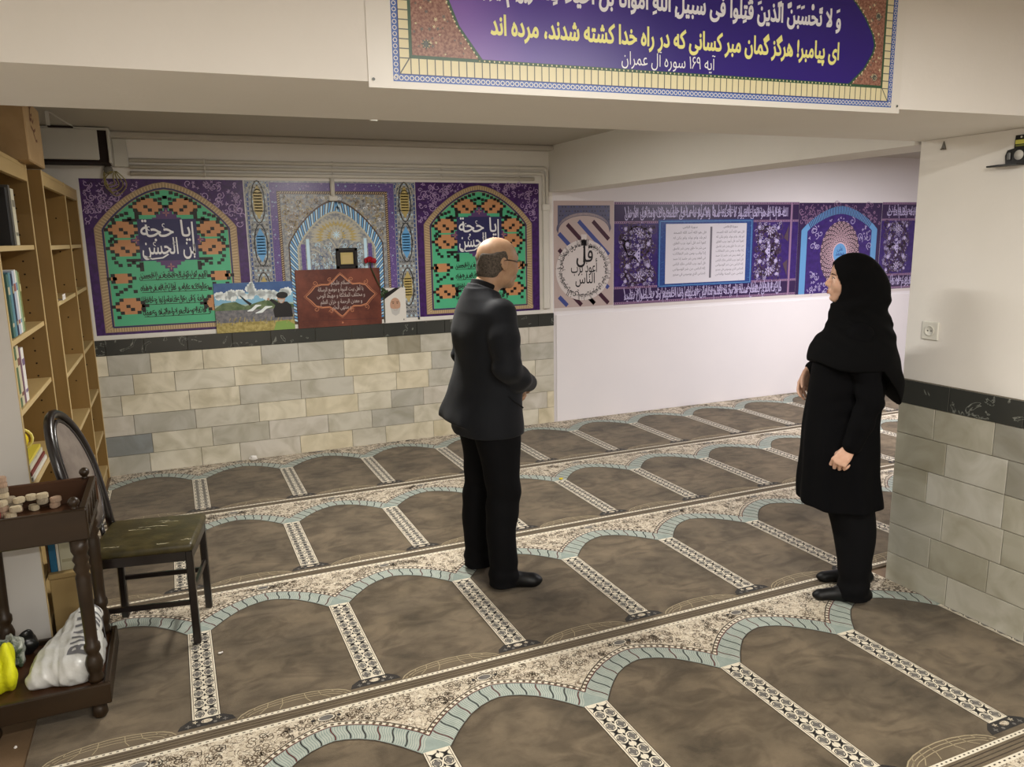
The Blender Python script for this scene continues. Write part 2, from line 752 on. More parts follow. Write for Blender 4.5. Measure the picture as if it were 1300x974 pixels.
# white board covering the lower right of the back wall
mb = MB()
mb.box((6.0, YW - 0.006, 0.49), (5.7, 0.012, 1.0), None, 0.003)
S('trim_white_board', mb, mat('white_board', (236, 231, 232), 0.45, 0.3, noise=(0.8, 0.3, 0.7), rgb2=(230, 226, 228)))
# ---------------------------------------------------------------- prayer carpet in long strips
PER, ROWW, YA = 0.6111, 1.2015, 2.6572


def pile(name, c1, c2, scale=6.0, lo=0.35, hi=0.65):
    return mat(name, c1, 0.95, 0.05, noise=(scale, lo, hi), rgb2=c2, bump=(260, 0.0015), sheen=0.15)


def brown_pile():
    m = pile('brown_pile', (87, 77, 62), (120, 106, 86), 3.2, 0.36, 0.66)
    nt = m.node_tree
    b = nt.nodes['Principled BSDF']
    # streaks where the nap has been brushed by feet
    tc = nt.nodes.new('ShaderNodeTexCoord')
    mp = nt.nodes.new('ShaderNodeMapping')
    mp.inputs['Scale'].default_value = (5.0, 8.0, 1.0)
    mp.inputs['Rotation'].default_value = (0, 0, 0.6)
    n = nt.nodes.new('ShaderNodeTexNoise')
    n.inputs['Scale'].default_value = 1.0
    n.inputs['Detail'].default_value = 6
    n.inputs['Distortion'].default_value = 1.6
    r = nt.nodes.new('ShaderNodeValToRGB')
    r.color_ramp.elements[0].position = 0.36
    r.color_ramp.elements[0].color = (0.60, 0.59, 0.58, 1)
    r.color_ramp.elements[1].position = 0.56
    r.color_ramp.elements[1].color = (1, 1, 1, 1)
    mx = nt.nodes.new('ShaderNodeMix')
    mx.data_type = 'RGBA'
    mx.blend_type = 'MULTIPLY'
    mx.inputs['Factor'].default_value = 0.85
    src = b.inputs['Base Color'].links[0].from_socket
    nt.links.new(tc.outputs['Object'], mp.inputs['Vector'])
    nt.links.new(mp.outputs['Vector'], n.inputs['Vector'])
    nt.links.new(n.outputs['Fac'], r.inputs['Fac'])
    nt.links.new(src, mx.inputs['A'])
    nt.links.new(r.outputs['Color'], mx.inputs['B'])
    nt.links.new(mx.outputs['Result'], b.inputs['Base Color'])
    return m


R_BROWN = brown_pile()
R_BAND = pile('taupe_pile', (98, 86, 68), (112, 99, 80))
R_LINE = pile('dark_brown_pile', (58, 48, 38), (66, 55, 44))
R_CREAM = pile('cream_pile', (214, 205, 184), (226, 217, 197), 30)
def vine_pile():
    """cream ground closely covered with thin curling brown tendrils (level lines of noise)"""
    m = pile('beige_vine_pile', (196, 183, 160), (218, 207, 186), 40)
    nt = m.node_tree
    b = nt.nodes['Principled BSDF']
    tc = nt.nodes.new('ShaderNodeTexCoord')
    src = b.inputs['Base Color'].links[0].from_socket
    for scale, w, col in ((34, 0.030, (96, 80, 62)), (62, 0.026, (120, 102, 82)), (24, 0.016, (52, 42, 36))):
        n = nt.nodes.new('ShaderNodeTexNoise')
        n.inputs['Scale'].default_value = scale
        n.inputs['Detail'].default_value = 1
        n.inputs['Distortion'].default_value = 0.9
        r = nt.nodes.new('ShaderNodeValToRGB')
        e = r.color_ramp.elements
        e[0].position, e[0].color = 0.5 - w, (1, 1, 1, 1)
        e[1].position, e[1].color = 0.5 + w, (1, 1, 1, 1)
        k = e.new(0.5)
        k.color = (0, 0, 0, 1)
        mx = nt.nodes.new('ShaderNodeMix')
        mx.data_type = 'RGBA'
        mx.inputs['A'].default_value = lin(col)
        nt.links.new(tc.outputs['Object'], n.inputs['Vector'])
        nt.links.new(n.outputs['Fac'], r.inputs['Fac'])
        nt.links.new(r.outputs['Color'], mx.inputs['Factor'])
        nt.links.new(src, mx.inputs['B'])
        src = mx.outputs['Result']
    nt.links.new(src, b.inputs['Base Color'])
    return m


R_SPAN = vine_pile()
R_BLACK = pile('black_pile', (38, 36, 34), (52, 48, 44), 20)
R_GREY = pile('grey_pile', (96, 92, 88), (112, 108, 102), 20)
R_TEAL = pile('teal_pile', (138, 151, 143), (152, 163, 155), 25)
R_TEALD = pile('pale_teal_pile', (170, 176, 164), (184, 188, 176), 25)
R_RED = pile('dark_red_pile', (84, 40, 38), (96, 48, 44), 20)
R_VINE = pile('olive_brown_pile', (92, 78, 62), (104, 90, 72), 20)
R_LAT = pile('sand_pile', (158, 144, 114), (170, 156, 126), 20)


def mirror(h):
    return h + [(1 - u, v) for u, v in reversed(h[:-1])]


INNER = mirror([(0.085, 0.785), (0.12, 0.812), (0.165, 0.846), (0.22, 0.882), (0.29, 0.922), (0.37, 0.952), (0.44, 0.968), (0.5, 0.975)])
OUTER = mirror([(0.0, 0.868), (0.045, 0.905), (0.105, 0.94), (0.17, 0.974), (0.27, 1.014), (0.37, 1.043), (0.44, 1.056), (0.5, 1.063)])
CHAIN = mirror([(0.0, 0.896), (0.045, 0.928), (0.105, 0.962), (0.17, 0.996), (0.27, 1.037), (0.37, 1.066), (0.44, 1.080), (0.5, 1.088)])


def lerp_path(path, t):
    seg = [math.hypot((b[0] - a[0]) * PER, b[1] - a[1]) for a, b in zip(path, path[1:])]
    T = t * sum(seg)
    for s, a, b in zip(seg, path, path[1:]):
        if T <= s:
            k = T / s
            return (a[0] + (b[0] - a[0]) * k, a[1] + (b[1] - a[1]) * k)
        T -= s
    return path[-1]


def y_at(path, u):
    for a, b in zip(path, path[1:]):
        if a[0] <= u <= b[0]:
            return a[1] + (b[1] - a[1]) * (u - a[0]) / (b[0] - a[0])
    return path[-1][1]


def niche(A, x, seed, vmax):
    """one prayer place, x = its left strip's centre line"""
    rnd = random.Random(seed)
    P = lambda u, v: (x + u * PER, v)
    z = A.z
    # spandrel ground between the arch and the far beaded line
    top = 1.150
    A.poly([P(0, top)] + [P(u, v) for u, v in CHAIN] + [P(1, top)], R_SPAN)
    A.up()
    for k in range(120):
        u = rnd.random()
        lo = y_at(CHAIN, u) + 0.012
        if lo > top - 0.02:
            continue
        v = rnd.uniform(lo, top - 0.008)
        t = rnd.random()
        r = rnd.uniform(0.010, 0.024)
        r = min(r, v - lo + 0.006, top - v + 0.004)
        if r < 0.006:
            continue
        if t < 0.70:
            A.spiral(P(u, v), r, R_VINE if rnd.random() < 0.75 else R_LINE, rnd.uniform(0.0028, 0.0042), rnd.uniform(0.9, 1.6), rnd.random() * 6.28, rnd.choice((-1, 1)), 9)
        elif t < 0.86:
            A.flower(P(u, v), r * 0.6, R_CREAM, 5, rnd.random() * 6)
        else:
            A.flower(P(u, v), r * 0.55, R_LINE, 4, rnd.random() * 6, 0.5)
    A.z = z + 2 * A.step
    # oval medallion at the crown
    A.disc(P(0.5, 1.122), 0.034, R_LINE, 14, 0.021)
    A.disc(P(0.5 - 0.075, 1.122), 0.008, R_BLACK, 8)
    A.disc(P(0.5 + 0.075, 1.122), 0.008, R_BLACK, 8)
    A.up()
    A.disc(P(0.5, 1.122), 0.031, R_CREAM, 14, 0.018)
    A.up()
    A.disc(P(0.5, 1.122), 0.026, R_GREY, 14, 0.0145)
    A.z = z
    # chain moulding and teal voussoir band, two halves of strips of quads
    N = 34
    for k in range(N):
        t0, t1 = k / N, (k + 1) / N
        c0, c1 = lerp_path(CHAIN, t0), lerp_path(CHAIN, t1)
        o0, o1 = lerp_path(OUTER, t0), lerp_path(OUTER, t1)
        i0, i1 = lerp_path(INNER, t0), lerp_path(INNER, t1)
        A.poly([P(*o0), P(*o1), P(*c1), P(*c0)], R_CREAM)
        A.poly([P(*i0), P(*i1), P(*o1), P(*o0)], R_TEAL)
    # the band runs down to the strip heads on both sides
    A.poly([P(0, 0.785), P(0.085, 0.785), P(0.0, 0.868)], R_TEAL)
    A.poly([P(1, 0.785), P(1, 0.868), P(0.915, 0.785)], R_TEAL)
    A.up()
    A.stroke([P(u, v) for u, v in CHAIN], 0.005, R_LINE)
    A.stroke([P(u, v) for u, v in OUTER], 0.005, R_RED)
    A.stroke([P(u, v) for u, v in INNER], 0.005, R_LINE)
    n = 30
    for k in range(n):
        c, o = lerp_path(CHAIN, (k + 0.5) / n), lerp_path(OUTER, (k + 0.5) / n)
        A.disc(P((c[0] + o[0]) / 2, (c[1] + o[1]) / 2), 0.007, R_VINE, 7)
    n = 78
    for k in range(n):
        t = (k + 0.5) / n
        a, b = lerp_path(INNER, t), lerp_path(OUTER, t)
        big = k % 6 == 3
        pts = []
        for j in range(7):
            s = 0.06 + 0.88 * j / 6
            w = 0.0045 * math.sin(s * 6.28)
            pts.append((x + (a[0] + (b[0] - a[0]) * s) * PER + w * (1 if big else 1.0), a[1] + (b[1] - a[1]) * s))
        if big:
            A.stroke(pts, 0.005, R_BLACK if (k // 6) % 3 else R_RED)
        else:
            A.stroke(pts, 0.0036, R_TEALD)
    A.z = z
    # lattice dome at the near end
    dome = mirror([(0.165, 0.046), (0.19, 0.066), (0.235, 0.084), (0.30, 0.098), (0.40, 0.110), (0.5, 0.114)])
    A.poly([P(u, v) for u, v in dome], R_BAND)
    A.up()
    A.stroke([P(u, v) for u, v in dome], 0.0045, R_LAT)
    for s in (0.55, 0.78):
        A.stroke([P(0.5 + (u - 0.5) * (0.6 + 0.4 * s), 0.046 + (v - 0.046) * s) for u, v in dome], 0.003, R_LAT)
    for s in (-0.75, -0.5, -0.22, 0.22, 0.5, 0.75):
        u1 = 0.5 + s * 0.30
        A.stroke([P(0.5 + s * 0.42, 0.047), P(u1 + s * 0.02, 0.075), P(u1, y_at(dome, u1))], 0.003, R_LAT)
    A.z = z


def strip(A, x, seed):
    """patterned strip between two places, and the dark pedestal at its foot"""
    z = A.z
    w = 0.047
    A.rect(x - w - 0.003, 0.108, x + w + 0.003, 0.788, R_LINE)
    # pedestal
    A.poly([(x - 0.098, 0.060), (x + 0.098, 0.060), (x + 0.088, 0.086), (x + 0.056, 0.110), (x - 0.056, 0.110), (x - 0.088, 0.086)], R_BLACK)
    A.up()
    A.rect(x - w, 0.108, x + w, 0.788, R_CREAM)
    A.disc((x, 0.087), 0.020, R_SPAN, 10, 0.012)
    for s in (-1, 1):
        A.flower((x + s * 0.040, 0.092), 0.011, R_SPAN, 5)
        A.flower((x + s * 0.062, 0.074), 0.011, R_GREY, 4)
        A.disc((x + s * 0.028, 0.071), 0.007, R_GREY, 6)
    A.up()
    for s in (-1, 1):
        A.stroke([(x + s * (w - 0.006), 0.112), (x + s * (w - 0.006), 0.784)], 0.0022, R_VINE)
    v, k = 0.135, 0
    while v < 0.775:
        for s in (-1, 1):
            cx = x + s * 0.021
            if k % 2 == 0:
                A.poly([(cx - 0.014, v), (cx, v - 0.019), (cx + 0.014, v), (cx, v + 0.019)], R_GREY)
                A.ring((cx, v), 0.0155, 0.0034, R_BLACK, 8, 0.019)
            else:
                for q in (-1, 1):
                    A.poly([(cx - 0.019, v + q * 0.018), (cx - 0.006, v + q * 0.002), (cx + 0.006, v + q * 0.002), (cx + 0.019, v + q * 0.018), (cx, v + q * 0.010)], R_BLACK)
                A.poly([(cx - 0.010, v), (cx, v - 0.006), (cx + 0.010, v), (cx, v + 0.006)], R_BLACK)
        A.poly([(x - 0.005, v + 0.018), (x, v + 0.008), (x + 0.005, v + 0.018), (x, v + 0.028)], R_BLACK)
        v += 0.0365
        k += 1
    A.z = z


def rug(name, label, x0, x1, xs, y, seed, kmin, kmax, vmin=0.0, vmax=1.197, lift=0.0):
    A = Art(0.00045)
    A.slab(x0, vmin, x1, vmax, 0.008, R_BROWN)
    if vmin <= 0.0:
        A.rect(x0, 0.0, x1, 0.024, R_BAND)
        A.rect(x0, 0.024, x1, 0.040, R_CREAM)
        A.rect(x0, 0.040, x1, 0.047, R_BAND)
    if vmax > 1.19:
        A.rect(x0, 1.150, x1, 1.170, R_CREAM)
        A.rect(x0, 1.170, x1, vmax, R_BAND)
    else:
        A.rect(x0, 1.150, x1, vmax, R_SPAN)
    A.up()
    if vmin <= 0.0:
        A.rect(x0, 0.010, x1, 0.014, R_LINE)
        u = x0
        while u < x1 - 0.01:
            A.rect(u, 0.0295, u + 0.008, 0.0345, R_LINE)
            u += 0.021
    if vmax > 1.19:
        A.rect(x0, 1.181, x1, 1.185, R_LINE)
        u = x0
        while u < x1 - 0.01:
            A.rect(u, 1.158, u + 0.010, 1.163, R_LINE)
            u += 0.024
    for k in range(kmin, kmax + 1):
        xx = xs + PER * k
        if xx + PER > x0 + 0.02 and xx < x1 - 0.02:
            niche(A, xx, seed * 100 + k, vmax)
        if xx + 0.04 >= x0 and xx - 0.04 <= x1:
            strip(A, xx, seed)
    A.v = [(min(max(p[0], x0), x1), p[1], p[2]) for p in A.v]
    o = A.build(name)
    o.location = (0, y, 0.0085 + lift)
    return tag(o, label, 'carpet', 'strips of prayer carpet laid edge to edge')


XE = -0.585
rug('prayer_carpet', 'brown prayer carpet strip in the foreground, running to the foot of the stone pillar', XE, 3.094, 1.2865, YA - ROWW + 0.002, 1, -5, 4)
rug('prayer_carpet', 'brown prayer carpet strip under the wooden chair and the man in the dark suit', XE, 6.4, -0.0238, YA + 0.002, 2, -2, 12)
rug('prayer_carpet', 'brown prayer carpet strip just behind the man, third from the camera side', -0.53, 7.4, -0.0721, YA + ROWW + 0.002, 3, -2, 14)
rug('prayer_carpet', 'brown prayer carpet strip lying along the foot of the tiled and white back wall', -0.53, 8.6, 0.0602, YA + 2 * ROWW + 0.002, 4, -2, 16, 0.0, 1.155)
rug('prayer_carpet', 'brown prayer carpet strip cut off by the lower right corner of the photo', XE, 3.094, 0.05, YA - 2 * ROWW + 0.002, 5, -2, 6)
# ---------------------------------------------------------------- printed banners
def vinyl(name, rgb, k=1.0, rough=0.32, rgb2=None, scale=60, lo=0.4, hi=0.6):
    def kk(c):
        l = lin(c)
        o = []
        for v in l[:3]:
            v = min(v * k, 0.9)
            o.append(255 * (12.92 * v if v <= 0.0031308 else 1.055 * v ** (1 / 2.4) - 0.055))
        return o
    return mat(name, kk(rgb), rough, 0.45, noise=(scale, lo, hi) if rgb2 else None, rgb2=kk(rgb2) if rgb2 else None)


KB = 1.55
V_WHITE = vinyl('print_white', (225, 222, 215), 1.0)
V_PURPLE = vinyl('print_purple', (56, 24, 84), KB, rgb2=(44, 18, 66), scale=30)
V_LILAC = vinyl('print_lilac', (150, 128, 164), KB)
V_TAN = vinyl('print_tan', (136, 116, 88), KB)
V_TANL = vinyl('print_light_tan', (168, 148, 116), KB)
V_GREEN = vinyl('print_green', (66, 150, 112), KB)
V_BLACK = vinyl('print_black', (24, 22, 24), 1.0)
V_ORANGE = vinyl('print_ochre', (164, 116, 78), KB)
V_NAVY = vinyl('print_navy', (36, 36, 76), KB)
V_PLUM = vinyl('print_plum', (72, 48, 92), KB)
V_ROSE = vinyl('print_rose', (140, 96, 92), KB)
V_INK = vinyl('print_white_ink', (215, 215, 220), 1.3)
V_SKY = vinyl('print_sky_blue', (80, 134, 178), KB)
V_SKYL = vinyl('print_pale_blue', (160, 186, 204), KB)
V_DKBLUE = vinyl('print_deep_blue', (42, 64, 116), KB)
V_TILE = vinyl('print_tilework', (104, 110, 120), 1.3, rgb2=(150, 150, 146), scale=45)
V_CREAM = vinyl('print_cream', (164, 160, 144), 1.3)
V_VIOLET = vinyl('print_violet', (74, 52, 124), 1.1, rgb2=(112, 94, 146), scale=160)
V_BROWN = vinyl('print_brown', (66, 50, 40), KB)
V_GOLD = vinyl('print_gold', (150, 134, 84), KB)


def ogee(cx, half, z0, zs, zt, n=10):
    """pointed arch outline: up the left jamb, over the point, down the right jamb"""
    L = [(cx - half, z0), (cx - half, zs)]
    for k in range(1, n + 1):
        q = 1 - (k / n) ** 1.5
        L.append((cx - half * q, zs + (zt - zs) * (1 - q ** 1.7) ** 0.9))
    return L + [(2 * cx - x, y) for x, y in reversed(L[:-1])]


def sub_path(path, n):
    seg = [math.hypot(b[0] - a[0], b[1] - a[1]) for a, b in zip(path, path[1:])]
    tot = sum(seg)
    out = []
    for k in range(n + 1):
        T = tot * k / n
        for s, a, b in zip(seg, path, path[1:]):
            if T <= s + 1e-9:
                q = T / s if s else 0
                out.append((a[0] + (b[0] - a[0]) * q, a[1] + (b[1] - a[1]) * q))
                break
            T -= s
        else:
            out.append(path[-1])
    return out


def vines(A, x0, z0, x1, z1, n, seed, ink, ok=lambda x, z: True, rmin=0.012, rmax=0.04, w=0.005, leaf=0.6):
    rnd = random.Random(seed)
    for k in range(n):
        x, z = rnd.uniform(x0, x1), rnd.uniform(z0, z1)
        r = rnd.uniform(rmin, rmax)
        if not ok(x, z):
            continue
        if rnd.random() > leaf:
            A.spiral((x, z), r, ink, w, rnd.uniform(0.7, 1.4), rnd.random() * 6.28, rnd.choice((-1, 1)), 10)
        else:
            A.flower((x, z), r * 0.45, ink, rnd.choice((3, 4, 5)), rnd.random() * 6, 0.45)


def green_banner(name, x0, x1, label, seed):
    A = Art(0.0003)
    zb, zt = 1.045, 2.138
    A.slab(x0 - 0.018, zb - 0.026, x1 + 0.004, zt + 0.002, 0.0015, V_WHITE)
    A.rect(x0, zb, x1, zt, V_PURPLE)
    A.up()
    cx = (x0 + x1) / 2 - 0.005
    k = (x1 - x0) / 1.07
    out = ogee(cx, 0.472 * k, zb + 0.018, 1.80, 2.118)
    vines(A, x0 + 0.02, 1.82, x1 - 0.02, zt - 0.015, 460, seed, V_LILAC,
          lambda x, z: z > 1.80 + 0.02 + 0.33 * max(0.0, 1 - (abs(x - cx) / (0.49 * k)) ** 1.5), 0.012, 0.035, 0.005)
    A.up()
    A.poly(out, V_TAN)
    A.up()
    inn = ogee(cx, 0.418 * k, zb + 0.055, 1.79, 2.075)
    po, pi_ = sub_path(out, 120), sub_path(inn, 120)
    for q in range(121):
        a, b = pi_[q], po[q]
        A.stroke([(a[0] + (b[0] - a[0]) * 0.12, a[1] + (b[1] - a[1]) * 0.12), (a[0] + (b[0] - a[0]) * 0.86, a[1] + (b[1] - a[1]) * 0.86)], 0.006, V_TANL)
    q = x0 + 0.07
    while q < x1 - 0.07:
        A.stroke([(q, zb + 0.022), (q, zb + 0.05)], 0.006, V_TANL)
        q += 0.017
    A.up()
    A.stroke(inn + [inn[0]], 0.012, V_NAVY)
    A.up()
    inn2 = ogee(cx, 0.408 * k, zb + 0.062, 1.785, 2.064)
    A.poly(inn2, V_GREEN)
    A.up()
    cw, ch = 0.0272 * k, 0.0232

    def cell(i, j, m, w=1, h=1):
        """cells counted from the centre line and from the middle of the navy square"""
        for s in (-1, 1):
            xa, xb = cx + s * i * cw, cx + s * (i + w) * cw
            A.rect(min(xa, xb), 1.712 + j * ch, max(xa, xb), 1.712 + (j + h) * ch, m)

    def cluster(ci, cj, n, wmul=1, inner=True):
        for j in range(-n, n + 1):
            wd = (n - abs(j)) + 1.5
            cell(ci - wd, cj + j, V_ORANGE, 2 * wd)
        A.up()
        for j in range(-n, n + 1):
            wd = (n - abs(j)) + 1.5
            cell(ci - wd - 1, cj + j, V_BLACK)
            cell(ci + wd, cj + j, V_BLACK)
        if inner:
            cell(ci - 1, cj - 1, V_BLACK)
            cell(ci, cj, V_BLACK)
        A.z -= A.step
    cluster(10.6, 2.8, 2)
    cluster(10.6, -2.8, 2)
    cluster(4.3, 9.6, 2)
    cluster(12.2, -12, 1, inner=False)
    cluster(10.8, -20.6, 2)
    cell(7.2, -22, V_BLACK, 0.9, 3.0)
    for (i, j) in ((10.1, 7.1), (11.2, 6.7), (9.0, 7.6), (12.3, 5.8), (0.7, 11.9), (-0.6, 12.4), (8.4, 6.0), (12.9, 0.0), (13.4, -0.7), (9.5, -8.0), (8.4, -7.3), (7.4, -8.3), (9.9, -14.5), (11.0, -15.4), (8.7, -16.1), (13.0, -16.8), (12.1, -16.1), (13.2, -23.9), (1.1, 13.8), (2.4, 13.3), (3.6, 12.7), (4.7, 12.1), (5.8, 11.5), (13.0, -5.8), (12.5, -7.1), (11.6, -8.0), (13.3, -12.0), (13.3, -14.6)):
        cell(i, j, V_BLACK)
    # bars reaching from the navy square
    cell(6.6, 6.4, V_BLACK, 1, 2.8)
    cell(6.6, -9.5, V_BLACK, 1, 2.8)
    cell(6.6, 5.6, V_BLACK, 4, 0.9)
    cell(6.6, -6.5, V_BLACK, 4, 0.9)
    A.up(2)
    for j in range(-3, 4):
        wd = 9 - abs(j) * 1.2
        A.rect(cx - wd * cw, 1.712 + (j - 0.5) * ch, cx + wd * cw, 1.712 + (j + 0.5) * ch, V_PLUM)
    for i in range(-3, 4):
        hh = 9.8 - abs(i) * 1.0
        A.rect(cx + (i - 0.5) * cw, 1.712 - hh * ch, cx + (i + 0.5) * cw, 1.712 + hh * ch, V_PLUM)
    A.up()
    for s in (-1, 1):
        A.flower((cx + s * 7.8 * cw, 1.712), 0.028, V_ROSE, 4, 0, 0.5)
        A.flower((cx, 1.712 + s * 8.2 * ch), 0.028, V_ROSE, 4, 0, 0.5)
    A.rect(cx - 0.195 * k, 1.565, cx + 0.195 * k, 1.86, V_NAVY)
    A.up()
    # big calligraphy, stacked
    A.text('یا حجة', cx + 0.15 * k, 1.735, 0.165, V_INK, 0.010, 0.33 * k, 'r', 1.0)
    A.text('بن الحسن', cx + 0.175 * k, 1.612, 0.165, V_INK, 0.010, 0.355 * k, 'r', 1.0)
    for (dx, dz) in ((-0.12, 1.80), (-0.02, 1.82), (0.04, 1.69), (-0.09, 1.69)):
        A.spiral((cx + dx, dz), 0.02, V_INK, 0.005, 0.6, 1.0, 1, 8)
    A.stroke([(cx + 0.165 * k, 1.60), (cx + 0.165 * k, 1.84)], 0.012, V_INK)
    A.stroke([(cx - 0.17 * k, 1.60), (cx - 0.12 * k, 1.578), (cx - 0.05 * k, 1.585), (cx - 0.01 * k, 1.61)], 0.010, V_INK)
    for i, s in enumerate(('اللهم کن لولیک الحجة بن الحسن', 'صلواتک علیه و علی آبائه فی هذه', 'الساعة و فی کل ساعة ولیا و حافظا', 'و قائدا و ناصرا و دلیلا و عینا')):
        z = 1.440 - i * 0.088
        A.text(s, cx + 0.012, z, 0.062, V_BLACK, 0.010, 0.46 * k, 'c', 1.0)
        A.z += A.step
        A.text(s[6:], cx + 0.012, z + 0.012, 0.05, V_BLACK, 0.010, 0.44 * k, 'c', 1.0)
        A.stroke([(cx - 0.21 * k, z - 0.012), (cx + 0.23 * k, z - 0.012)], 0.004, V_BLACK)
        A.z -= A.step
    o = A.build(name, None, wall_matrix(0, YW - 0.002, 0))
    return tag(o, label, 'banner', 'banners along the back wall')


green_banner('wall_banner', -0.517, 0.556, 'green pointed arch banner with mosaic blocks nearest the bookcases', 5)
green_banner('wall_banner', 1.881, 2.990, 'green pointed arch banner with mosaic blocks behind the head of the man', 6)


def tile_banner():
    x0, x1, zb, zt = 0.562, 1.878, 1.045, 2.136
    A = Art(0.0003)
    A.slab(x0, zb - 0.02, x1, zt, 0.0015, V_WHITE)
    A.rect(x0, zb, x1, zt, V_TILE)
    A.up()
    cx = 1.225
    # two outer columns of tilework
    for (a, b) in ((x0 + 0.012, 0.735), (1.705, x1 - 0.006)):
        A.rect(a, zb, b, zt - 0.01, V_DKBLUE)
        A.up()
        A.rect(a + 0.012, zb, b - 0.012, zt - 0.02, V_TILE)
        A.up()
        m = (a + b) / 2
        w = (b - a) / 2 - 0.018
        rows = 32
        for j in range(rows):
            z = zb + (zt - zb) * (j + 0.5) / rows
            for i in range(-3, 4):
                xx = m + i * w / 3.6
                t = (i * i + j * 3) % 4
                mm = (V_BLACK, V_SKYL, V_CREAM, V_BLACK)[t]
                A.flower((xx, z), 0.0125, mm, 4, 0.78 * (j % 2), 0.45)
            A.disc((a + 0.006, z), 0.005, V_CREAM, 6)
            A.disc((b - 0.006, z), 0.005, V_CREAM, 6)
        A.up()
        for zc, mm in ((1.66, V_SKY), (1.30, V_GOLD), (1.98, V_GOLD)):
            A.poly([(m - w * 0.55, zc - 0.06), (m, zc - 0.13), (m + w * 0.55, zc - 0.06), (m + w * 0.55, zc + 0.06), (m, zc + 0.13), (m - w * 0.55, zc + 0.06)], mm)
            A.ring((m, zc), w * 0.75, 0.008, V_BLACK, 20, 0.155)
            for k in range(-3, 4):
                A.rect(m - w * 0.45, zc + k * 0.022 - 0.004, m + w * 0.45, zc + k * 0.022 + 0.004, V_DKBLUE if mm is V_SKY else V_BLACK)
        for r in (0.03, 0.055, 0.08):
            A.stroke([(m + r * math.cos(t * PI / 8), 1.99 + 0.05 + 1.1 * r * math.sin(t * PI / 8)) for t in range(9)], 0.007, V_CREAM)
        A.z -= 3 * A.step
    # violet flowered border and rope around the niche
    A.rect(0.742, zb, 1.700, zt - 0.012, V_VIOLET)
    A.up()
    rnd = random.Random(3)
    for k in range(520):
        x, z = rnd.uniform(0.745, 1.697), rnd.uniform(zb, zt - 0.015)
        if 0.80 < x < 1.64 and z < 2.07:
            continue
        A.flower((x, z), rnd.uniform(0.006, 0.011), V_LILAC if rnd.random() < 0.7 else V_SKYL, 4, rnd.random() * 6, 0.5)
    A.rect(0.792, zb, 1.648, 2.062, V_BROWN)
    A.up()
    n = 60
    for s in (0.803, 1.637):
        for k in range(n):
            z = zb + (2.055 - zb) * (k + 0.5) / n
            A.poly([(s - 0.008, z - 0.006), (s + 0.008, z + 0.002), (s + 0.008, z + 0.008), (s - 0.008, z)], V_TANL)
    for k in range(48):
        x = 0.81 + 0.82 * (k + 0.5) / 48
        A.poly([(x - 0.006, 2.043), (x, 2.043), (x + 0.008, 2.057), (x + 0.002, 2.057)], V_TANL)
    A.rect(0.815, zb, 1.625, 2.038, V_TILE)
    A.up()
    vines(A, 0.825, 1.70, 1.615, 2.03, 230, 9, V_TAN, rmin=0.012, rmax=0.03, w=0.004)
    vines(A, 0.825, 1.70, 1.615, 2.03, 160, 19, V_GOLD, rmin=0.012, rmax=0.03, w=0.004)
    vines(A, 0.825, 1.70, 1.615, 2.03, 150, 29, V_BROWN, rmin=0.008, rmax=0.022, w=0.004)
    vines(A, 0.825, 1.72, 1.615, 2.03, 120, 39, V_INK, rmin=0.008, rmax=0.018, w=0.004)
    A.up()
    out = ogee(cx, 0.372, zb, 1.66, 2.0)
    inn = ogee(cx, 0.300, zb, 1.63, 1.905)
    A.poly(out, V_BROWN)
    A.up()
    o2, i2 = sub_path(ogee(cx, 0.362, zb, 1.66, 1.985), 92), sub_path(inn, 92)
    for k in range(92):
        a, b, c, d = i2[k], i2[k + 1], o2[min(k + 2, 92)], o2[min(k + 1, 92)]
        if k > 46:
            a, b, c, d = i2[k], i2[k + 1], o2[max(k, 0)], o2[max(k - 1, 0)]
        A.poly([(a[0] + (b[0] - a[0]) * 0.15, a[1] + (b[1] - a[1]) * 0.15), (a[0] + (b[0] - a[0]) * 0.8, a[1] + (b[1] - a[1]) * 0.8),
                (d[0] + (c[0] - d[0]) * 0.8, d[1] + (c[1] - d[1]) * 0.8), (d[0] + (c[0] - d[0]) * 0.15, d[1] + (c[1] - d[1]) * 0.15)], V_SKY if k % 2 else V_SKYL)
    A.up()
    A.poly(inn, V_TILE)
    A.up()
    A.stroke(inn, 0.014, V_CREAM)
    # side panels and ribs of the painted niche
    for s in (-1, 1):
        A.rect(cx + s * 0.262 - 0.016, zb, cx + s * 0.262 + 0.016, 1.66, V_VIOLET)
        A.rect(cx + s * 0.225 - 0.012, zb, cx + s * 0.225 + 0.012, 1.70, V_SKYL)
        for r in (0.10, 0.16, 0.22):
            A.stroke([(cx + s * (0.20 - r * math.cos(t * PI / 20)), 1.50 + r * 1.2 * math.sin(t * PI / 20)) for t in range(11)], 0.008, V_CREAM)
    vines(A, cx - 0.2, 1.46, cx + 0.2, 1.66, 110, 4, V_SKYL, rmin=0.01, rmax=0.024, w=0.004)
    vines(A, cx - 0.2, 1.46, cx + 0.2, 1.64, 60, 44, V_DKBLUE, rmin=0.008, rmax=0.02, w=0.004)
    A.up()
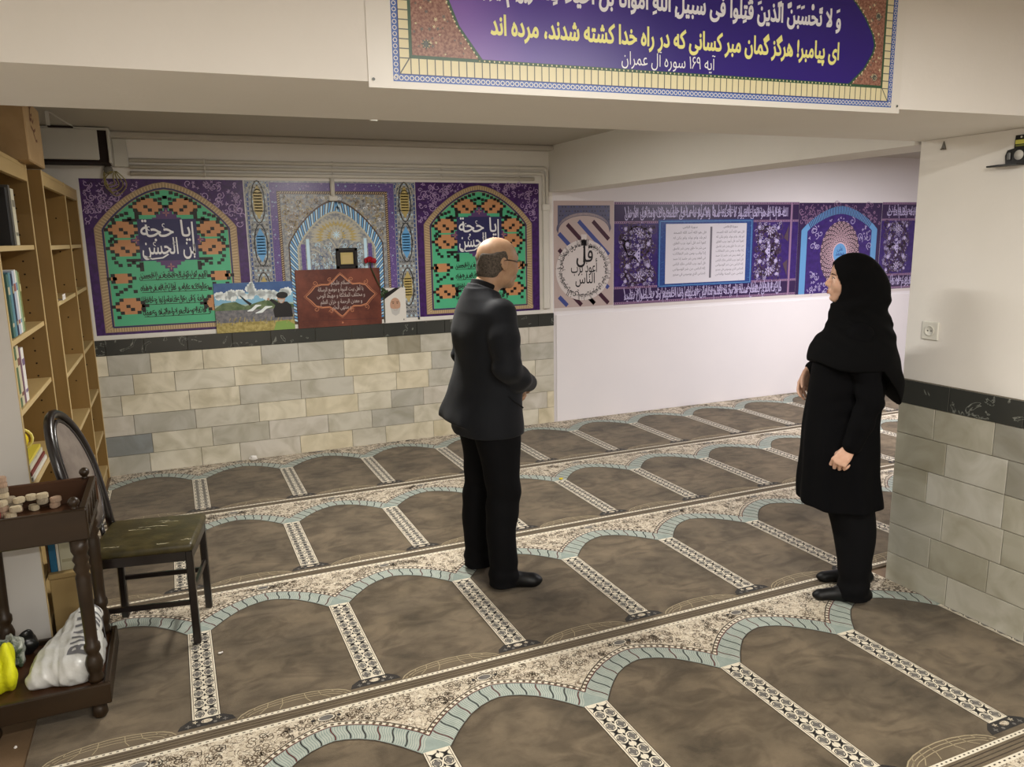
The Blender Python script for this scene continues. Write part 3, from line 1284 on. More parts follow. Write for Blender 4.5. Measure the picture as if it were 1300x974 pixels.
    # muqarnas rays of the half dome
    for ring_, (r, n, mm) in enumerate(((0.205, 22, V_CREAM), (0.165, 18, V_GOLD), (0.125, 14, V_CREAM), (0.08, 10, V_GOLD))):
        for k in range(n):
            a0 = -0.35 + (PI + 0.7) * k / n
            a1 = -0.35 + (PI + 0.7) * (k + 1) / n
            am = (a0 + a1) / 2
            rr = r * (0.78 if ring_ % 2 else 0.82)
            c = (cx, 1.715)
            A.poly([(c[0] + rr * math.cos(a0), c[1] + 0.75 * rr * math.sin(a0)), (c[0] + r * math.cos(am), c[1] + 0.75 * r * math.sin(am)),
                    (c[0] + rr * math.cos(a1), c[1] + 0.75 * rr * math.sin(a1)), (c[0] + rr * 0.6 * math.cos(am), c[1] + 0.75 * rr * 0.6 * math.sin(am))], mm)
        A.up()
    A.disc((cx, 1.73), 0.045, V_CREAM, 14)
    A.up()
    A.flower((cx, 1.73), 0.035, V_SKYL, 8, 0, 0.4)
    o = A.build('wall_banner', None, wall_matrix(0, YW - 0.002, 0))
    return tag(o, 'tilework niche banner with a blue rope arch between the two green arch banners', 'banner', 'banners along the back wall')


tile_banner()

# ---------------------------------------------------------------- purple frieze on the right
KR = 1.0
W_PUR = vinyl('frieze_purple', (58, 34, 112), KR, 0.28, rgb2=(48, 26, 96), scale=20)
W_DPUR = vinyl('frieze_dark_purple', (50, 30, 74), KR, 0.28)
W_LIL = vinyl('frieze_lilac', (186, 176, 214), KR, 0.28)
W_MAU = vinyl('frieze_mauve', (150, 118, 150), KR, 0.28)
W_BLUE = vinyl('frieze_blue', (34, 62, 126), KR, 0.28, rgb2=(46, 78, 144), scale=60)
W_PAGE = vinyl('frieze_page', (216, 212, 220), KR, 0.28)
W_TXT = vinyl('frieze_grey_ink', (110, 106, 116), KR, 0.28)
W_SKY = vinyl('frieze_light_blue', (98, 152, 202), KR, 0.28)
W_BRN = vinyl('frieze_brown', (84, 66, 78), KR, 0.28)
W_PINK = vinyl('frieze_pink', (204, 172, 182), KR, 0.28)
W_BEI = vinyl('frieze_beige', (188, 170, 166), KR, 0.32)
W_SLATE = vinyl('frieze_slate', (92, 92, 118), KR, 0.32)
W_MAR = vinyl('frieze_maroon', (64, 30, 48), KR, 0.32)
W_ROYAL = vinyl('frieze_royal_blue', (66, 78, 142), KR, 0.32)
W_CRM = vinyl('frieze_cream', (214, 206, 204), KR, 0.32)
W_INK = vinyl('frieze_black_ink', (34, 30, 34), KR, 0.32)


def round_banner():
    x0, x1, zb, zt = 3.132, 3.742, 1.052, 1.994
    A = Art(0.0003)
    A.slab(x0, zb - 0.03, x1, zt, 0.0015, W_CRM)
    A.rect(x0, zb, x1, zt, W_BEI)
    A.up()
    A.rect(x0 + 0.04, zb + 0.004, x1 - 0.04, zt - 0.04, W_SLATE)
    A.up()
    for i in range(18):
        for j in range(7):
            x = x0 + 0.06 + (x1 - x0 - 0.12) * i / 17
            z = 1.72 + 0.22 * j / 6
            A.flower((x + 0.01 * (j % 2), z), 0.009, W_INK if (i + j) % 3 else W_ROYAL, 4, 0, 0.4)
    A.up()
    cx = (x0 + x1) / 2
    pts = [(x0 + 0.04, zb + 0.004), (x0 + 0.04, 1.74)] + [(cx - 0.265 * math.cos(t * PI / 16), 1.74 + 0.15 * math.sin(t * PI / 16) ** 0.9) for t in range(1, 16)] + [(x1 - 0.04, 1.74), (x1 - 0.04, zb + 0.004)]
    A.poly(pts, W_BEI)
    A.up()
    arch = [(cx - 0.262 * math.cos(t * PI / 30), 1.715 + 0.15 * math.sin(t * PI / 30) ** 0.9) for t in range(31)]
    for k in range(30):
        for f in (0.0, 0.33, 0.66):
            a = arch[k]
            b = arch[k + 1]
            p = (a[0] + (b[0] - a[0]) * f, a[1] + (b[1] - a[1]) * f)
            A.stroke([p, (cx + (p[0] - cx) * 1.06, p[1] + 0.028)], 0.004, W_SLATE)
    A.stroke(arch, 0.004, W_SLATE)
    # slanting stripes inside the arch, clipped to the panel
    def stripe(u, w, m):
        # line from upper left to lower right with slope -0.95
        pts = []
        for x in np.linspace(x0 + 0.05, x1 - 0.05, 50):
            z = u - 0.98 * (x - x0)
            top = 1.70 + 0.15 * max(0.0, 1 - ((x - cx) / 0.262) ** 2) ** 0.45
            if zb + 0.012 < z < top - 0.02:
                pts.append((float(x), float(z)))
        if len(pts) > 1:
            A.stroke(pts, w, m)
    for u, m in ((1.76, W_ROYAL), (1.62, W_MAR), (1.92, W_MAR), (2.06, W_ROYAL), (2.20, W_MAR), (1.34, W_MAR), (1.2, W_ROYAL), (1.48, W_ROYAL), (2.34, W_ROYAL), (1.77 - 0.29, W_MAR)):
        stripe(u, 0.038, m)
    A.up()
    c = (cx - 0.005, 1.382)
    A.disc(c, 0.282, W_CRM, 48, 0.272)
    A.rect(cx - 0.03, 1.60, cx + 0.025, 1.70, W_CRM)
    A.up()
    # outer wreath of lettering, in four arcs of words round the disc
    ring = ['بسم الله', 'الرحمن الرحيم', 'ملك الناس', 'إله الناس', 'من شر', 'الوسواس', 'الخناس', 'الذي', 'يوسوس', 'في صدور', 'الناس', 'من الجنة', 'والناس']
    for k, s in enumerate(ring):
        a = PI / 2 - 2 * PI * (k + 0.5) / len(ring)
        if abs(a - PI / 2) < 0.2:
            continue
        A.text(s, c[0] + 0.222 * math.cos(a), c[1] + 0.214 * math.sin(a), 0.085, W_INK, 0.006, 0.115, 'c', 1.0, a - PI / 2)
    for k in range(46):
        a = 2 * PI * k / 46
        A.spiral((c[0] + 0.245 * math.cos(a), c[1] + 0.236 * math.sin(a)), 0.014, W_INK, 0.004, 0.7, a, 1, 7)
    A.text('قل', cx + 0.005, 1.455, 0.20, W_INK, 0.012, 0.17, 'c', 1.0)
    A.stroke([(cx - 0.004, 1.45), (cx - 0.002, 1.66)], 0.012, W_INK, wf=lambda t: 0.014 - 0.008 * t)
    A.text('أعوذ برب', cx, 1.362, 0.13, W_INK, 0.010, 0.27, 'c', 1.0)
    A.text('الناس', cx + 0.01, 1.262, 0.13, W_INK, 0.010, 0.20, 'c', 1.0)
    o = A.build('wall_banner', None, wall_matrix(0, YW - 0.002, 0))
    return tag(o, 'beige arch banner with round black calligraphy and slanting stripes beside the pipe', 'banner', 'banners along the back wall')


round_banner()


def panel_frieze(A, x0, x1, seed, page):
    """purple field with two lines of lettering and arabesque"""
    zb, zt = 1.048, 1.984
    A.slab(x0, zb - 0.03, x1, zt, 0.0015, W_CRM)
    A.rect(x0, zb, x1, zt, W_PUR)
    A.up()
    A.rect(x0, 1.80, x1, zt, W_DPUR)
    A.rect(x0, zb, x1, 1.205, W_DPUR)
    A.up()
    for z in (1.972, 1.800, 1.205, 1.062):
        A.rect(x0, z - 0.010, x1, z + 0.010, W_MAU)
    A.up()
    n = int((x1 - x0) / 0.022)
    for z in (1.972, 1.800, 1.205, 1.062):
        for k in range(n):
            A.disc((x0 + (k + 0.5) * (x1 - x0) / n, z), 0.006, W_DPUR, 6)
    return zb, zt


def lettering_band(A, x0, x1, z, h, texts, m):
    W = x1 - x0
    A.text(texts[0], (x0 + x1) / 2, z, h, m, 0.008, W, 'c', 1.15)
    A.z += A.step
    A.text(texts[1], (x0 + x1) / 2, z + h * 0.33, h * 0.9, m, 0.006, W * 0.97, 'c', 0.95)
    rnd = random.Random(int(x0 * 100 + z * 10))
    k = x0 + 0.02
    while k < x1 - 0.02:
        s = rnd.uniform(-0.25, 0.25)
        A.stroke([(k, z - 0.004), (k + s * h, z + h * rnd.uniform(0.75, 1.1))], 0.0075, m)
        k += rnd.uniform(0.035, 0.085)
    A.z -= A.step


VERSE = 'الله لا إله إلا هو الحي القيوم لا تأخذه سنة ولا نوم له ما في السماوات وما في الأرض'
VERSE2 = 'من ذا الذي يشفع عنده إلا بإذنه يعلم ما بين أيديهم وما خلفهم ولا يحيطون بشيء'


def arabesque(A, x0, x1, seed):
    cx, cz = (x0 + x1) / 2, 1.502
    hw = (x1 - x0) / 2
    for s in (-1, 1):
        for r in (0.10, 0.145):
            A.ring((cx, cz + s * 0.115), r * min(1.0, hw / 0.2), 0.012, W_BRN, 26)
    vines(A, x0 + 0.02, 1.225, x1 - 0.02, 1.78, int(420 * (x1 - x0)), seed, W_BRN, rmin=0.02, rmax=0.05, w=0.006, leaf=0.1)
    A.up()
    vines(A, x0 + 0.02, 1.225, x1 - 0.02, 1.78, int(430 * (x1 - x0)), seed + 1, W_LIL, rmin=0.010, rmax=0.026, w=0.0045, leaf=0.62)
    A.up()
    for s in (-1, 1):
        c = (cx + 0.02, cz + s * 0.20)
        A.flower(c, 0.052, W_LIL, 8, 0.2, 0.3)
        A.flower((cx - hw * 0.55, cz + s * 0.10), 0.028, W_LIL, 8, 0.2, 0.25)
        A.flower((cx + hw * 0.6, cz + s * 0.10), 0.028, W_LIL, 8, 0.2, 0.25)
        A.flower((cx - hw * 0.65, cz + s * 0.24), 0.022, W_LIL, 8, 0.2, 0.25)
        A.flower((cx + hw * 0.7, cz + s * 0.23), 0.022, W_LIL, 8, 0.2, 0.25)
        A.flower((cx + 0.005, cz + s * 0.085), 0.020, W_LIL, 6, 0.2, 0.25)
    A.poly([(cx - 0.035, cz), (cx + 0.03, cz + 0.075), (cx + 0.03, cz - 0.075)], W_LIL)
    A.up()
    for s in (-1, 1):
        A.flower((cx + 0.02, cz + s * 0.20), 0.034, W_BRN, 6, 0.2, 0.3)
    for k in range(3):
        A.disc((cx + 0.014, cz + (k - 1) * 0.032), 0.009, W_PUR, 6)
    A.up()
    for s in (-1, 1):
        A.flower((cx + 0.02, cz + s * 0.20), 0.018, W_LIL, 5, 0.2, 0.3)


def page_banner():
    x0, x1 = 3.748, 5.925
    A = Art(0.0003)
    panel_frieze(A, x0, x1, 1, True)
    lettering_band(A, 3.86, 5.78, 1.845, 0.105, (VERSE, VERSE2), W_LIL)
    lettering_band(A, 3.86, 5.74, 1.095, 0.105, (VERSE2, VERSE), W_LIL)
    A.up()
    z = A.z
    arabesque(A, 3.80, 4.20, 21)
    A.z = z
    arabesque(A, 5.36, 5.72, 22)
    A.up()
    for s in (1, -1):
        A.poly([(5.80, 1.502 + s * 0.26), (5.80, 1.502 + s * 0.09), (5.74, 1.502 + s * 0.13), (5.775, 1.502 + s * 0.2)], W_BRN)
    A.rect(5.815, 1.05, 5.84, 1.98, W_MAU)
    A.rect(4.225, 1.19, 5.345, 1.822, W_BLUE)
    A.up()
    A.rect(4.24, 1.802, 5.33, 1.808, W_SKY)
    A.rect(4.24, 1.200, 5.33, 1.206, W_SKY)
    A.rect(5.322, 1.20, 5.330, 1.808, W_SKY)
    A.rect(4.24, 1.20, 4.248, 1.808, W_SKY)
    rnd = random.Random(8)
    for k in range(150):
        x, z = rnd.uniform(4.25, 5.32), rnd.uniform(1.21, 1.80)
        if 4.30 < x < 5.27 and 1.23 < z < 1.77:
            continue
        A.flower((x, z), 0.006, W_SKY, 4, rnd.random(), 0.5)
    A.rect(4.310, 1.222, 5.262, 1.782, W_PAGE)
    A.up()
    A.rect(4.822, 1.262, 4.846, 1.752, W_TXT)
    body = ['قل هو الله أحد الله الصمد', 'لم يلد ولم يولد ولم يكن له', 'كفوا أحد قل أعوذ برب الفلق', 'من شر ما خلق ومن شر غاسق', 'إذا وقب ومن شر النفاثات', 'في العقد ومن شر حاسد إذا حسد', 'قل أعوذ برب الناس ملك الناس', 'إله الناس من شر الوسواس', 'الخناس الذي يوسوس في صدور', 'الناس من الجنة والناس']
    for k, s in enumerate(body):
        if k < 9:
            A.text(s, 4.585, 1.690 - k * 0.049, 0.034, W_TXT, 0.0, 0.38, 'c', 1.0, res=1)
        A.text(s, 5.065, 1.690 - k * 0.045, 0.032, W_TXT, 0.0, 0.34, 'c', 1.0, res=1)
    A.text('سورة الناس', 4.585, 1.742, 0.03, W_TXT, 0.012, 0.17, 'c', 1.0)
    A.text('سورة الإخلاص', 5.065, 1.742, 0.03, W_TXT, 0.012, 0.17, 'c', 1.0)
    o = A.build('wall_banner', None, wall_matrix(0, YW - 0.002, 0))
    return tag(o, 'long purple banner with a white open book page in a blue frame', 'banner', 'banners along the back wall')


page_banner()


def peacock_banner():
    x0, x1, zb, zt = 5.927, 7.085, 1.046, 1.978
    A = Art(0.0003)
    A.slab(x0, zb - 0.03, x1, zt, 0.0015, W_CRM)
    A.rect(x0, zb, x1, zt, W_DPUR)
    A.up()
    vines(A, x0 + 0.03, 1.76, x1 - 0.03, 1.96, 160, 31, W_MAU, rmin=0.015, rmax=0.04, w=0.006)
    A.up()
    cx = (x0 + x1) / 2 - 0.005
    out = ogee(cx, 0.53, zb, 1.70, 1.945)
    inn = ogee(cx, 0.45, zb, 1.69, 1.865)
    A.poly(out, W_SKY)
    A.up()
    p, q = sub_path(inn, 110), sub_path(out, 110)
    for k in range(34, 77):
        A.stroke([p[k], q[k]], 0.010, W_DPUR)
    A.up()
    A.poly(inn, W_PUR)
    A.up()
    ok = lambda x, z: abs(x - cx) < 0.43 and (abs(x - cx) > 0.27 or z > 1.76 or z < 1.16) and z < 1.70 + 0.15 * (1 - abs(x - cx) / 0.45)
    vines(A, cx - 0.43, 1.52, cx + 0.43, 1.85, 130, 41, W_LIL, ok, 0.018, 0.045, 0.006, 0.7)
    vines(A, cx - 0.43, zb + 0.01, cx + 0.43, 1.26, 120, 42, W_LIL, ok, 0.018, 0.05, 0.006, 0.7)
    A.up()
    c = (cx + 0.01, 1.455)
    A.disc(c, 0.272, W_BRN, 40, 0.335)
    A.up()
    for r in range(7):
        rr = 0.115 + r * 0.024
        n = 26
        for k in range(n):
            a = 2 * PI * (k + 0.5 * (r % 2)) / n
            A.ring((c[0] + rr * math.cos(a), c[1] + rr * 1.24 * math.sin(a)), 0.0125, 0.0065, W_PINK, 8)
    A.up()
    A.disc((c[0], c[1]), 0.105, W_PINK, 24, 0.12)
    A.up()
    A.disc(c, 0.092, W_SKY, 24, 0.105)
    A.up()
    A.text('محمد', c[0], c[1] - 0.02, 0.07, W_BLUE, 0.02, 0.12, 'c')
    A.text('علی', c[0], c[1] + 0.03, 0.06, W_BLUE, 0.02, 0.08, 'c')
    o = A.build('wall_banner', None, wall_matrix(0, YW - 0.002, 0))
    return tag(o, 'purple banner with a light blue arch and pink rosette behind the head of the woman', 'banner', 'banners along the back wall')


peacock_banner()
A = Art(0.0003)
panel_frieze(A, 7.088, 8.5, 2, False)
lettering_band(A, 7.16, 8.4, 1.845, 0.105, (VERSE2[:40], VERSE[:40]), W_LIL)
lettering_band(A, 7.16, 8.4, 1.095, 0.105, (VERSE[:40], VERSE2[:40]), W_LIL)
A.up()
arabesque(A, 7.13, 7.53, 23)
tag(A.build('wall_banner', None, wall_matrix(0, YW - 0.002, 0)), 'purple arabesque banner at the far right, half hidden by the stone pillar', 'banner', 'banners along the back wall')

# ---------------------------------------------------------------- verse banner on the cross beam
KF = 1.0
F_WHITE = vinyl('verse_white', (226, 222, 214), KF, 0.35)
F_BLUE = vinyl('verse_border_blue', (72, 104, 176), KF, 0.35)
F_NAVY = vinyl('verse_navy', (44, 56, 120), KF, 0.35)
F_CREAM = vinyl('verse_cream', (226, 216, 176), KF, 0.35)
F_GREY = vinyl('verse_grey', (92, 96, 92), KF, 0.35)
F_GRN = vinyl('verse_green', (60, 92, 70), KF, 0.35)
F_TERRA = vinyl('verse_terracotta', (128, 84, 72), KF, 0.35, rgb2=(170, 128, 110), scale=150)
F_YEL = vinyl('verse_yellow', (246, 240, 150), KF, 0.35)
F_TXT = vinyl('verse_text_white', (240, 240, 244), KF, 0.35)


def verse_purple_glare():
    m = mat('verse_purple_glare', (58, 40, 128), 0.3, 0.45)
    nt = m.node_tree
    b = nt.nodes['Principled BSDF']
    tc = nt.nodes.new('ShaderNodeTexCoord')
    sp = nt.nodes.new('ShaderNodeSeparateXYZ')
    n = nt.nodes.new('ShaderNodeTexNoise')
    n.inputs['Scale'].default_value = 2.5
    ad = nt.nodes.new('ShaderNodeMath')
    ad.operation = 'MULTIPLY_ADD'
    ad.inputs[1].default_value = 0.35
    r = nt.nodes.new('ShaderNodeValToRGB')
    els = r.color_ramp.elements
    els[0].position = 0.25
    els[0].color = lin((150, 106, 190))  # lilac left end: printed tone plus glare on the vinyl, put into the colour
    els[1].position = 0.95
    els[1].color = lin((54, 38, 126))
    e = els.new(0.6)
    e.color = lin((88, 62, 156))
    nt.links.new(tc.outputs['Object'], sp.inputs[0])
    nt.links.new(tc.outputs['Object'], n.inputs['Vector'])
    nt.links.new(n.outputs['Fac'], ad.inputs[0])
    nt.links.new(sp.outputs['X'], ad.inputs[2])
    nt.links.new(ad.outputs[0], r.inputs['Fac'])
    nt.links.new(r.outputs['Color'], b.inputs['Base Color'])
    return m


F_PUR = verse_purple_glare()


def verse_banner():
    # local u along the beam from x = 0.50, v = height above 2.0
    L = 1.715
    A = Art(0.0003)
    A.slab(0.0, 0.066, L, 0.442, 0.0018, F_WHITE)
    u0, u1, b0 = 0.062, L - 0.036, 0.083
    A.rect(u0, b0, u1, 0.432, F_BLUE)
    A.up()
    n = 120
    for k in range(n):
        u = u0 + (u1 - u0) * (k + 0.5) / n
        A.ring((u, b0 + 0.009), 0.0052, 0.0022, F_WHITE, 8)
    for k in range(24):
        v = b0 + 0.012 + k * 0.0142
        for uu in (u0 + 0.008, u1 - 0.008):
            A.ring((uu, v), 0.0048, 0.002, F_WHITE, 8)
    A.rect(u0 + 0.016, b0 + 0.017, u1 - 0.016, 0.432, F_NAVY)
    A.up()
    A.rect(u0 + 0.018, b0 + 0.019, u1 - 0.018, 0.432, F_CREAM)
    A.up()
    n = 74
    for k in range(n):
        u = u0 + 0.046 + (u1 - u0 - 0.092) * k / (n - 1)
        A.stroke([(u, b0 + 0.019), (u, b0 + 0.056)], 0.0026, F_GREY)
    for k in range(14):
        v = b0 + 0.056 + k * 0.0225
        A.stroke([(u0 + 0.018, v), (u0 + 0.042, v)], 0.0026, F_GREY)
        A.stroke([(u1 - 0.042, v), (u1 - 0.018, v)], 0.0026, F_GREY)
    A.stroke([(u0 + 0.018, b0 + 0.019), (u0 + 0.044, b0 + 0.058)], 0.003, F_GREY)
    A.stroke([(u1 - 0.018, b0 + 0.019), (u1 - 0.044, b0 + 0.058)], 0.003, F_GREY)
    iu0, iu1, ib = u0 + 0.042, u1 - 0.042, b0 + 0.056
    A.rect(iu0, ib, iu1, 0.432, F_GRN)
    A.up()
    A.rect(iu0 + 0.008, ib + 0.008, iu1 - 0.008, 0.432, F_TERRA)
    A.up()
    rnd = random.Random(4)
    for side in (0, 1):
        for k in range(170):
            u = rnd.uniform(iu0 + 0.012, iu0 + 0.26) if side == 0 else rnd.uniform(iu1 - 0.19, iu1 - 0.012)
            v = rnd.uniform(ib + 0.012, 0.43)
            A.flower((u, v), rnd.uniform(0.003, 0.006), F_CREAM if rnd.random() < 0.4 else F_TERRA if rnd.random() < 0.3 else F_GREY, 5, rnd.random() * 6, 0.4)
        for v in (0.19, 0.37):
            c = (iu0 + 0.045, v - 0.015) if side == 0 else (iu1 - 0.035, v - 0.02)
            A.flower(c, 0.014, F_GREY, 8, 0, 0.25)
            A.ring(c, 0.009, 0.002, F_CREAM, 8)
    A.up()
    # purple cartouche with dotted rim
    zc = ib + 0.125
    left = [(iu0 + 0.185, ib + 0.004), (iu0 + 0.125, ib + 0.085), (iu0 + 0.075, ib + 0.20), (iu0 + 0.06, 0.432)]
    right = [(iu1 - 0.13, ib + 0.004), (iu1 - 0.075, ib + 0.055), (iu1 - 0.045, ib + 0.10), (iu1 - 0.038, ib + 0.125), (iu1 - 0.048, ib + 0.155), (iu1 - 0.08, ib + 0.20), (iu1 - 0.12, ib + 0.24), (iu1 - 0.19, 0.432)]
    A.poly(left[::-1] + right, F_GRN)
    A.up()
    body = [(u + 0.008, v + (0.004 if i == 0 else 0)) for i, (u, v) in enumerate(left)][::-1] + [(u - 0.008, v + (0.004 if i == 0 else 0)) for i, (u, v) in enumerate(right)]
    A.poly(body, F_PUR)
    for path in (left, right, [left[0], right[0]]):
        for p in sub_path(path, 90 if path[0][1] == path[-1][1] else 26):
            A.disc((p[0], p[1]), 0.0024, F_CREAM, 6)
    A.up()
    # right ends share one margin; the lines run right to left
    A.text('وَ لا تَحْسَبَنَّ الَّذینَ قُتِلوا فی سَبیلِ اللَّهِ أَمواتاً بَل أَحیاءٌ عِندَ رَبِّهِم یُرزَقون', 1.455, 0.307, 0.060, F_TXT, 0.034, 1.225, 'r', 1.15)
    A.text('ای پیامبر! هرگز گمان مبر کسانی که در راه خدا کشته شدند، مرده اند', 1.455, 0.215, 0.060, F_YEL, 0.034, 1.135, 'r', 1.10, slope=0.004)
    A.text('آیه ۱۶۹ سوره آل عمران', 1.006, 0.159, 0.042, F_TXT, 0.0, 0.305, 'r', 1.15)
    # pins in the corners
    for p in ((0.012, 0.085), (L - 0.012, 0.088)):
        A.disc(p, 0.004, F_GREY, 8)
    a = math.atan2(-0.21, 4.19)
    U = Vector((math.cos(a), math.sin(a), 0))
    Wn = Vector((math.sin(a), -math.cos(a), 0))
    Mx = Matrix((U, Vector((0, 0, 1)), Wn)).transposed().to_4x4()
    Mx.translation = Vector((0.492, beam_y(0.492), 2.0)) + Wn * 0.0032
    # the loose sheet bows a little off the beam, most at its left edge
    wob = lambda x, y, z: (x, y, z + 0.012 * math.exp(-x / 0.08) * max(0.0, (y - 0.08) / 0.36))
    B = A.build('hanging_banner', None, Mx)
    return tag(B, 'wide purple banner with white and yellow lines of script on the front beam', 'banner')


verse_banner()
# ---------------------------------------------------------------- bookcases
MEL = wood_mat('tan_melamine', (122, 95, 50), (136, 106, 58), 0.45, 0.35, (6, 6, 1.2))
MEL_EDGE = mat('pale_edge_band', (196, 172, 124), 0.5, 0.3)
MEL_TOP = wood_mat('pale_melamine', (174, 148, 100), (186, 160, 110), 0.45, 0.35, (6, 1.5, 6))
WHITE_PANEL = mat('grey_white_melamine', (204, 200, 194), 0.5, 0.3)
HOLE = mat('dark_hole', (40, 30, 22), 0.9, 0.1)


def panel(name, lo, hi, parent, m, edge=None, edge_w=0.004, holes=None):
    mb = MB()
    c = [(a + b) / 2 for a, b in zip(lo, hi)]
    s = [b - a for a, b in zip(lo, hi)]
    mb.box(c, s, m, 0.0015)
    if edge == 'x':      # lipping along the open front
        mb.box((hi[0] + edge_w / 2 - 0.001, c[1], c[2]), (edge_w, s[1], s[2]), MEL_EDGE, 0.001)
    if holes:           # shelf-pin holes on the face towards the camera
        z = holes[0]
        while z < holes[1]:
            mb.bar((hi[0] - 0.06, lo[1] - 0.0006, z), (hi[0] - 0.06, lo[1] + 0.003, z), 0.0045, HOLE, n=8)
            z += holes[2]
    return mb.build(name, None, parent)


ax0, ax1 = -0.90, -0.60
A_ = thing('bookcase', 'tan bookcase with a white side panel standing behind the small wooden trolley', 'bookcase', (-0.75, 4.07, 0), 0, 'bookcases along the left wall')
A_.location = (0, 0, 0)
p_ = panel('side_panel', (ax0, 3.58, 0.0), (ax1, 3.60, 2.083), A_, WHITE_PANEL, 'x')
p_['label'] = 'white side panel'
panel('side_panel', (ax0, 4.535, 0.0), (ax1, 4.555, 2.083), A_, MEL, 'x', holes=(0.40, 1.95, 0.064))
panel('back_panel', (ax0 - 0.008, 3.58, 0.02), (ax0, 4.555, 2.08), A_, MEL)
panel('top_panel', (ax0, 3.60, 2.063), (ax1, 4.535, 2.083), A_, MEL_TOP)
panel('top_rail', (ax1 - 0.02, 3.60, 2.000), (ax1 + 0.003, 4.535, 2.062), A_, MEL_TOP)
panel('plinth', (ax1 - 0.03, 3.60, 0.0), (ax1 - 0.012, 4.535, 0.08), A_, MEL_TOP)
for z in (1.694, 1.316, 1.028, 0.700, 0.300, 0.10):
    panel('shelf', (ax0, 3.60, z - 0.022), (ax1 - 0.008, 4.535, z), A_, MEL_TOP, 'x')

bx0, bx1 = -0.86, -0.54
B_ = thing('bookcase', 'tan two-bay bookcase in the corner beside the tiled back wall', 'bookcase', (0, 0, 0), 0, 'bookcases along the left wall')
panel('side_panel', (bx0, 4.565, 0), (bx1, 4.585, 2.06), B_, MEL, 'x')
panel('side_panel', (bx0, 5.50, 0), (bx1, 5.52, 2.06), B_, MEL, 'x', holes=(0.45, 1.95, 0.20))
panel('side_panel', (bx0, 6.205, 0), (bx1, 6.222, 2.06), B_, MEL, 'x', holes=(0.45, 1.95, 0.20))
panel('back_panel', (bx0 - 0.008, 4.565, 0.02), (bx0, 6.222, 2.055), B_, MEL)
panel('top_panel', (bx0, 4.585, 2.04), (bx1, 6.205, 2.06), B_, MEL_TOP)
for (a, b) in ((4.585, 5.50), (5.52, 6.205)):
    panel('top_rail', (bx1 - 0.02, a, 1.985), (bx1 + 0.003, b, 2.039), B_, MEL_TOP)
    panel('plinth', (bx1 - 0.03, a, 0.0), (bx1 - 0.012, b, 0.08), B_, MEL_TOP)
    for z in (1.69, 1.40, 1.02, 0.67, 0.36, 0.10):
        panel('shelf', (bx0, a, z - 0.022), (bx1 - 0.008, b, z), B_, MEL_TOP, 'x')


# ---- books
def book(y, z, t, h, d, col, label, group, lean=0.0, flat=False, page=(214, 206, 186), x=-0.615, band=None):
    """a book with cover and page block, spine towards the room"""
    cm = M('cover_%d_%d_%d' % col, col, 0.5, 0.35)
    pm_ = M('page_block', page, 0.9, 0.1)
    o = thing('book', label, 'book', (x, y, z), 0, group)
    mb = MB()
    if flat:
        mb.box((-d / 2, 0, 0.0012), (d, h, 0.0024), cm, 0.0008)
        mb.box((-d / 2, 0, t - 0.0012), (d, h, 0.0024), cm, 0.0008)
        mb.box((-0.0015, 0, t / 2), (0.003, h, t), cm, 0.001)
        mb.build('cover', None, o)
        mb = MB()
        mb.box((-d / 2 - 0.003, 0, t / 2), (d - 0.008, h - 0.008, t - 0.005), pm_, 0.0008)
        mb.build('pages', None, o)
    else:
        mb.box((-d / 2, -t / 2 + 0.0012, h / 2), (d, 0.0024, h), cm, 0.0008)
        mb.box((-d / 2, t / 2 - 0.0012, h / 2), (d, 0.0024, h), cm, 0.0008)
        mb.box((-0.0015, 0, h / 2), (0.004, t, h), cm, 0.0015)
        if band:
            bm_ = M('band_%d_%d_%d' % band, band, 0.6)
            mb.box((0.0008, 0, h * 0.74), (0.002, t * 0.9, h * 0.12), bm_, 0.0004)
            mb.box((0.0008, 0, h * 0.2), (0.002, t * 0.8, h * 0.06), bm_, 0.0004)
        mb.build('cover', None, o)
        mb = MB()
        mb.box((-d / 2 - 0.003, 0, h / 2), (d - 0.008, max(t - 0.005, 0.003), h - 0.008), pm_, 0.0008)
        mb.build('pages', None, o)
        if lean:
            o.rotation_euler = (lean, 0, 0)
    return o


G1 = 'books on the top shelf of the bookcase with the white side'
book(4.022, 1.6945, 0.052, 0.245, 0.20, (34, 34, 36), 'thick black book on the top shelf beside a cream book', G1)
book(4.100, 1.6945, 0.030, 0.262, 0.20, (96, 94, 88), 'grey book between the black and the cream book on the top shelf', G1)
book(4.168, 1.6945, 0.072, 0.250, 0.20, (206, 200, 176), 'thick cream book with worn lettering on the top shelf', G1, band=(130, 126, 112))
G2 = 'books on the second shelf of the bookcase with the white side'
y = 3.70
for t, h, c, l, b in ((0.040, 0.262, (70, 106, 98), 'dark green book, leftmost in view on the second shelf', (190, 180, 150)),
                      (0.046, 0.268, (88, 132, 146), 'teal blue book on the second shelf', None),
                      (0.030, 0.262, (36, 40, 66), 'thin navy book on the second shelf', (170, 160, 130)),
                      (0.046, 0.272, (176, 186, 204), 'pale blue book with a reddish foot on the second shelf', (150, 90, 80)),
                      (0.032, 0.275, (226, 224, 216), 'white book on the second shelf', (120, 140, 170)),
                      (0.034, 0.270, (150, 176, 140), 'light green book on the second shelf', None),
                      (0.030, 0.262, (120, 120, 66), 'olive book, rightmost on the second shelf', (200, 190, 140))):
    book(y + t / 2 + 0.06, 1.3165, t, h, 0.20, c, l, G2, band=b)
    y += t + 0.008
G3 = 'books on the third shelf of the bookcase with the white side'
y = 3.66
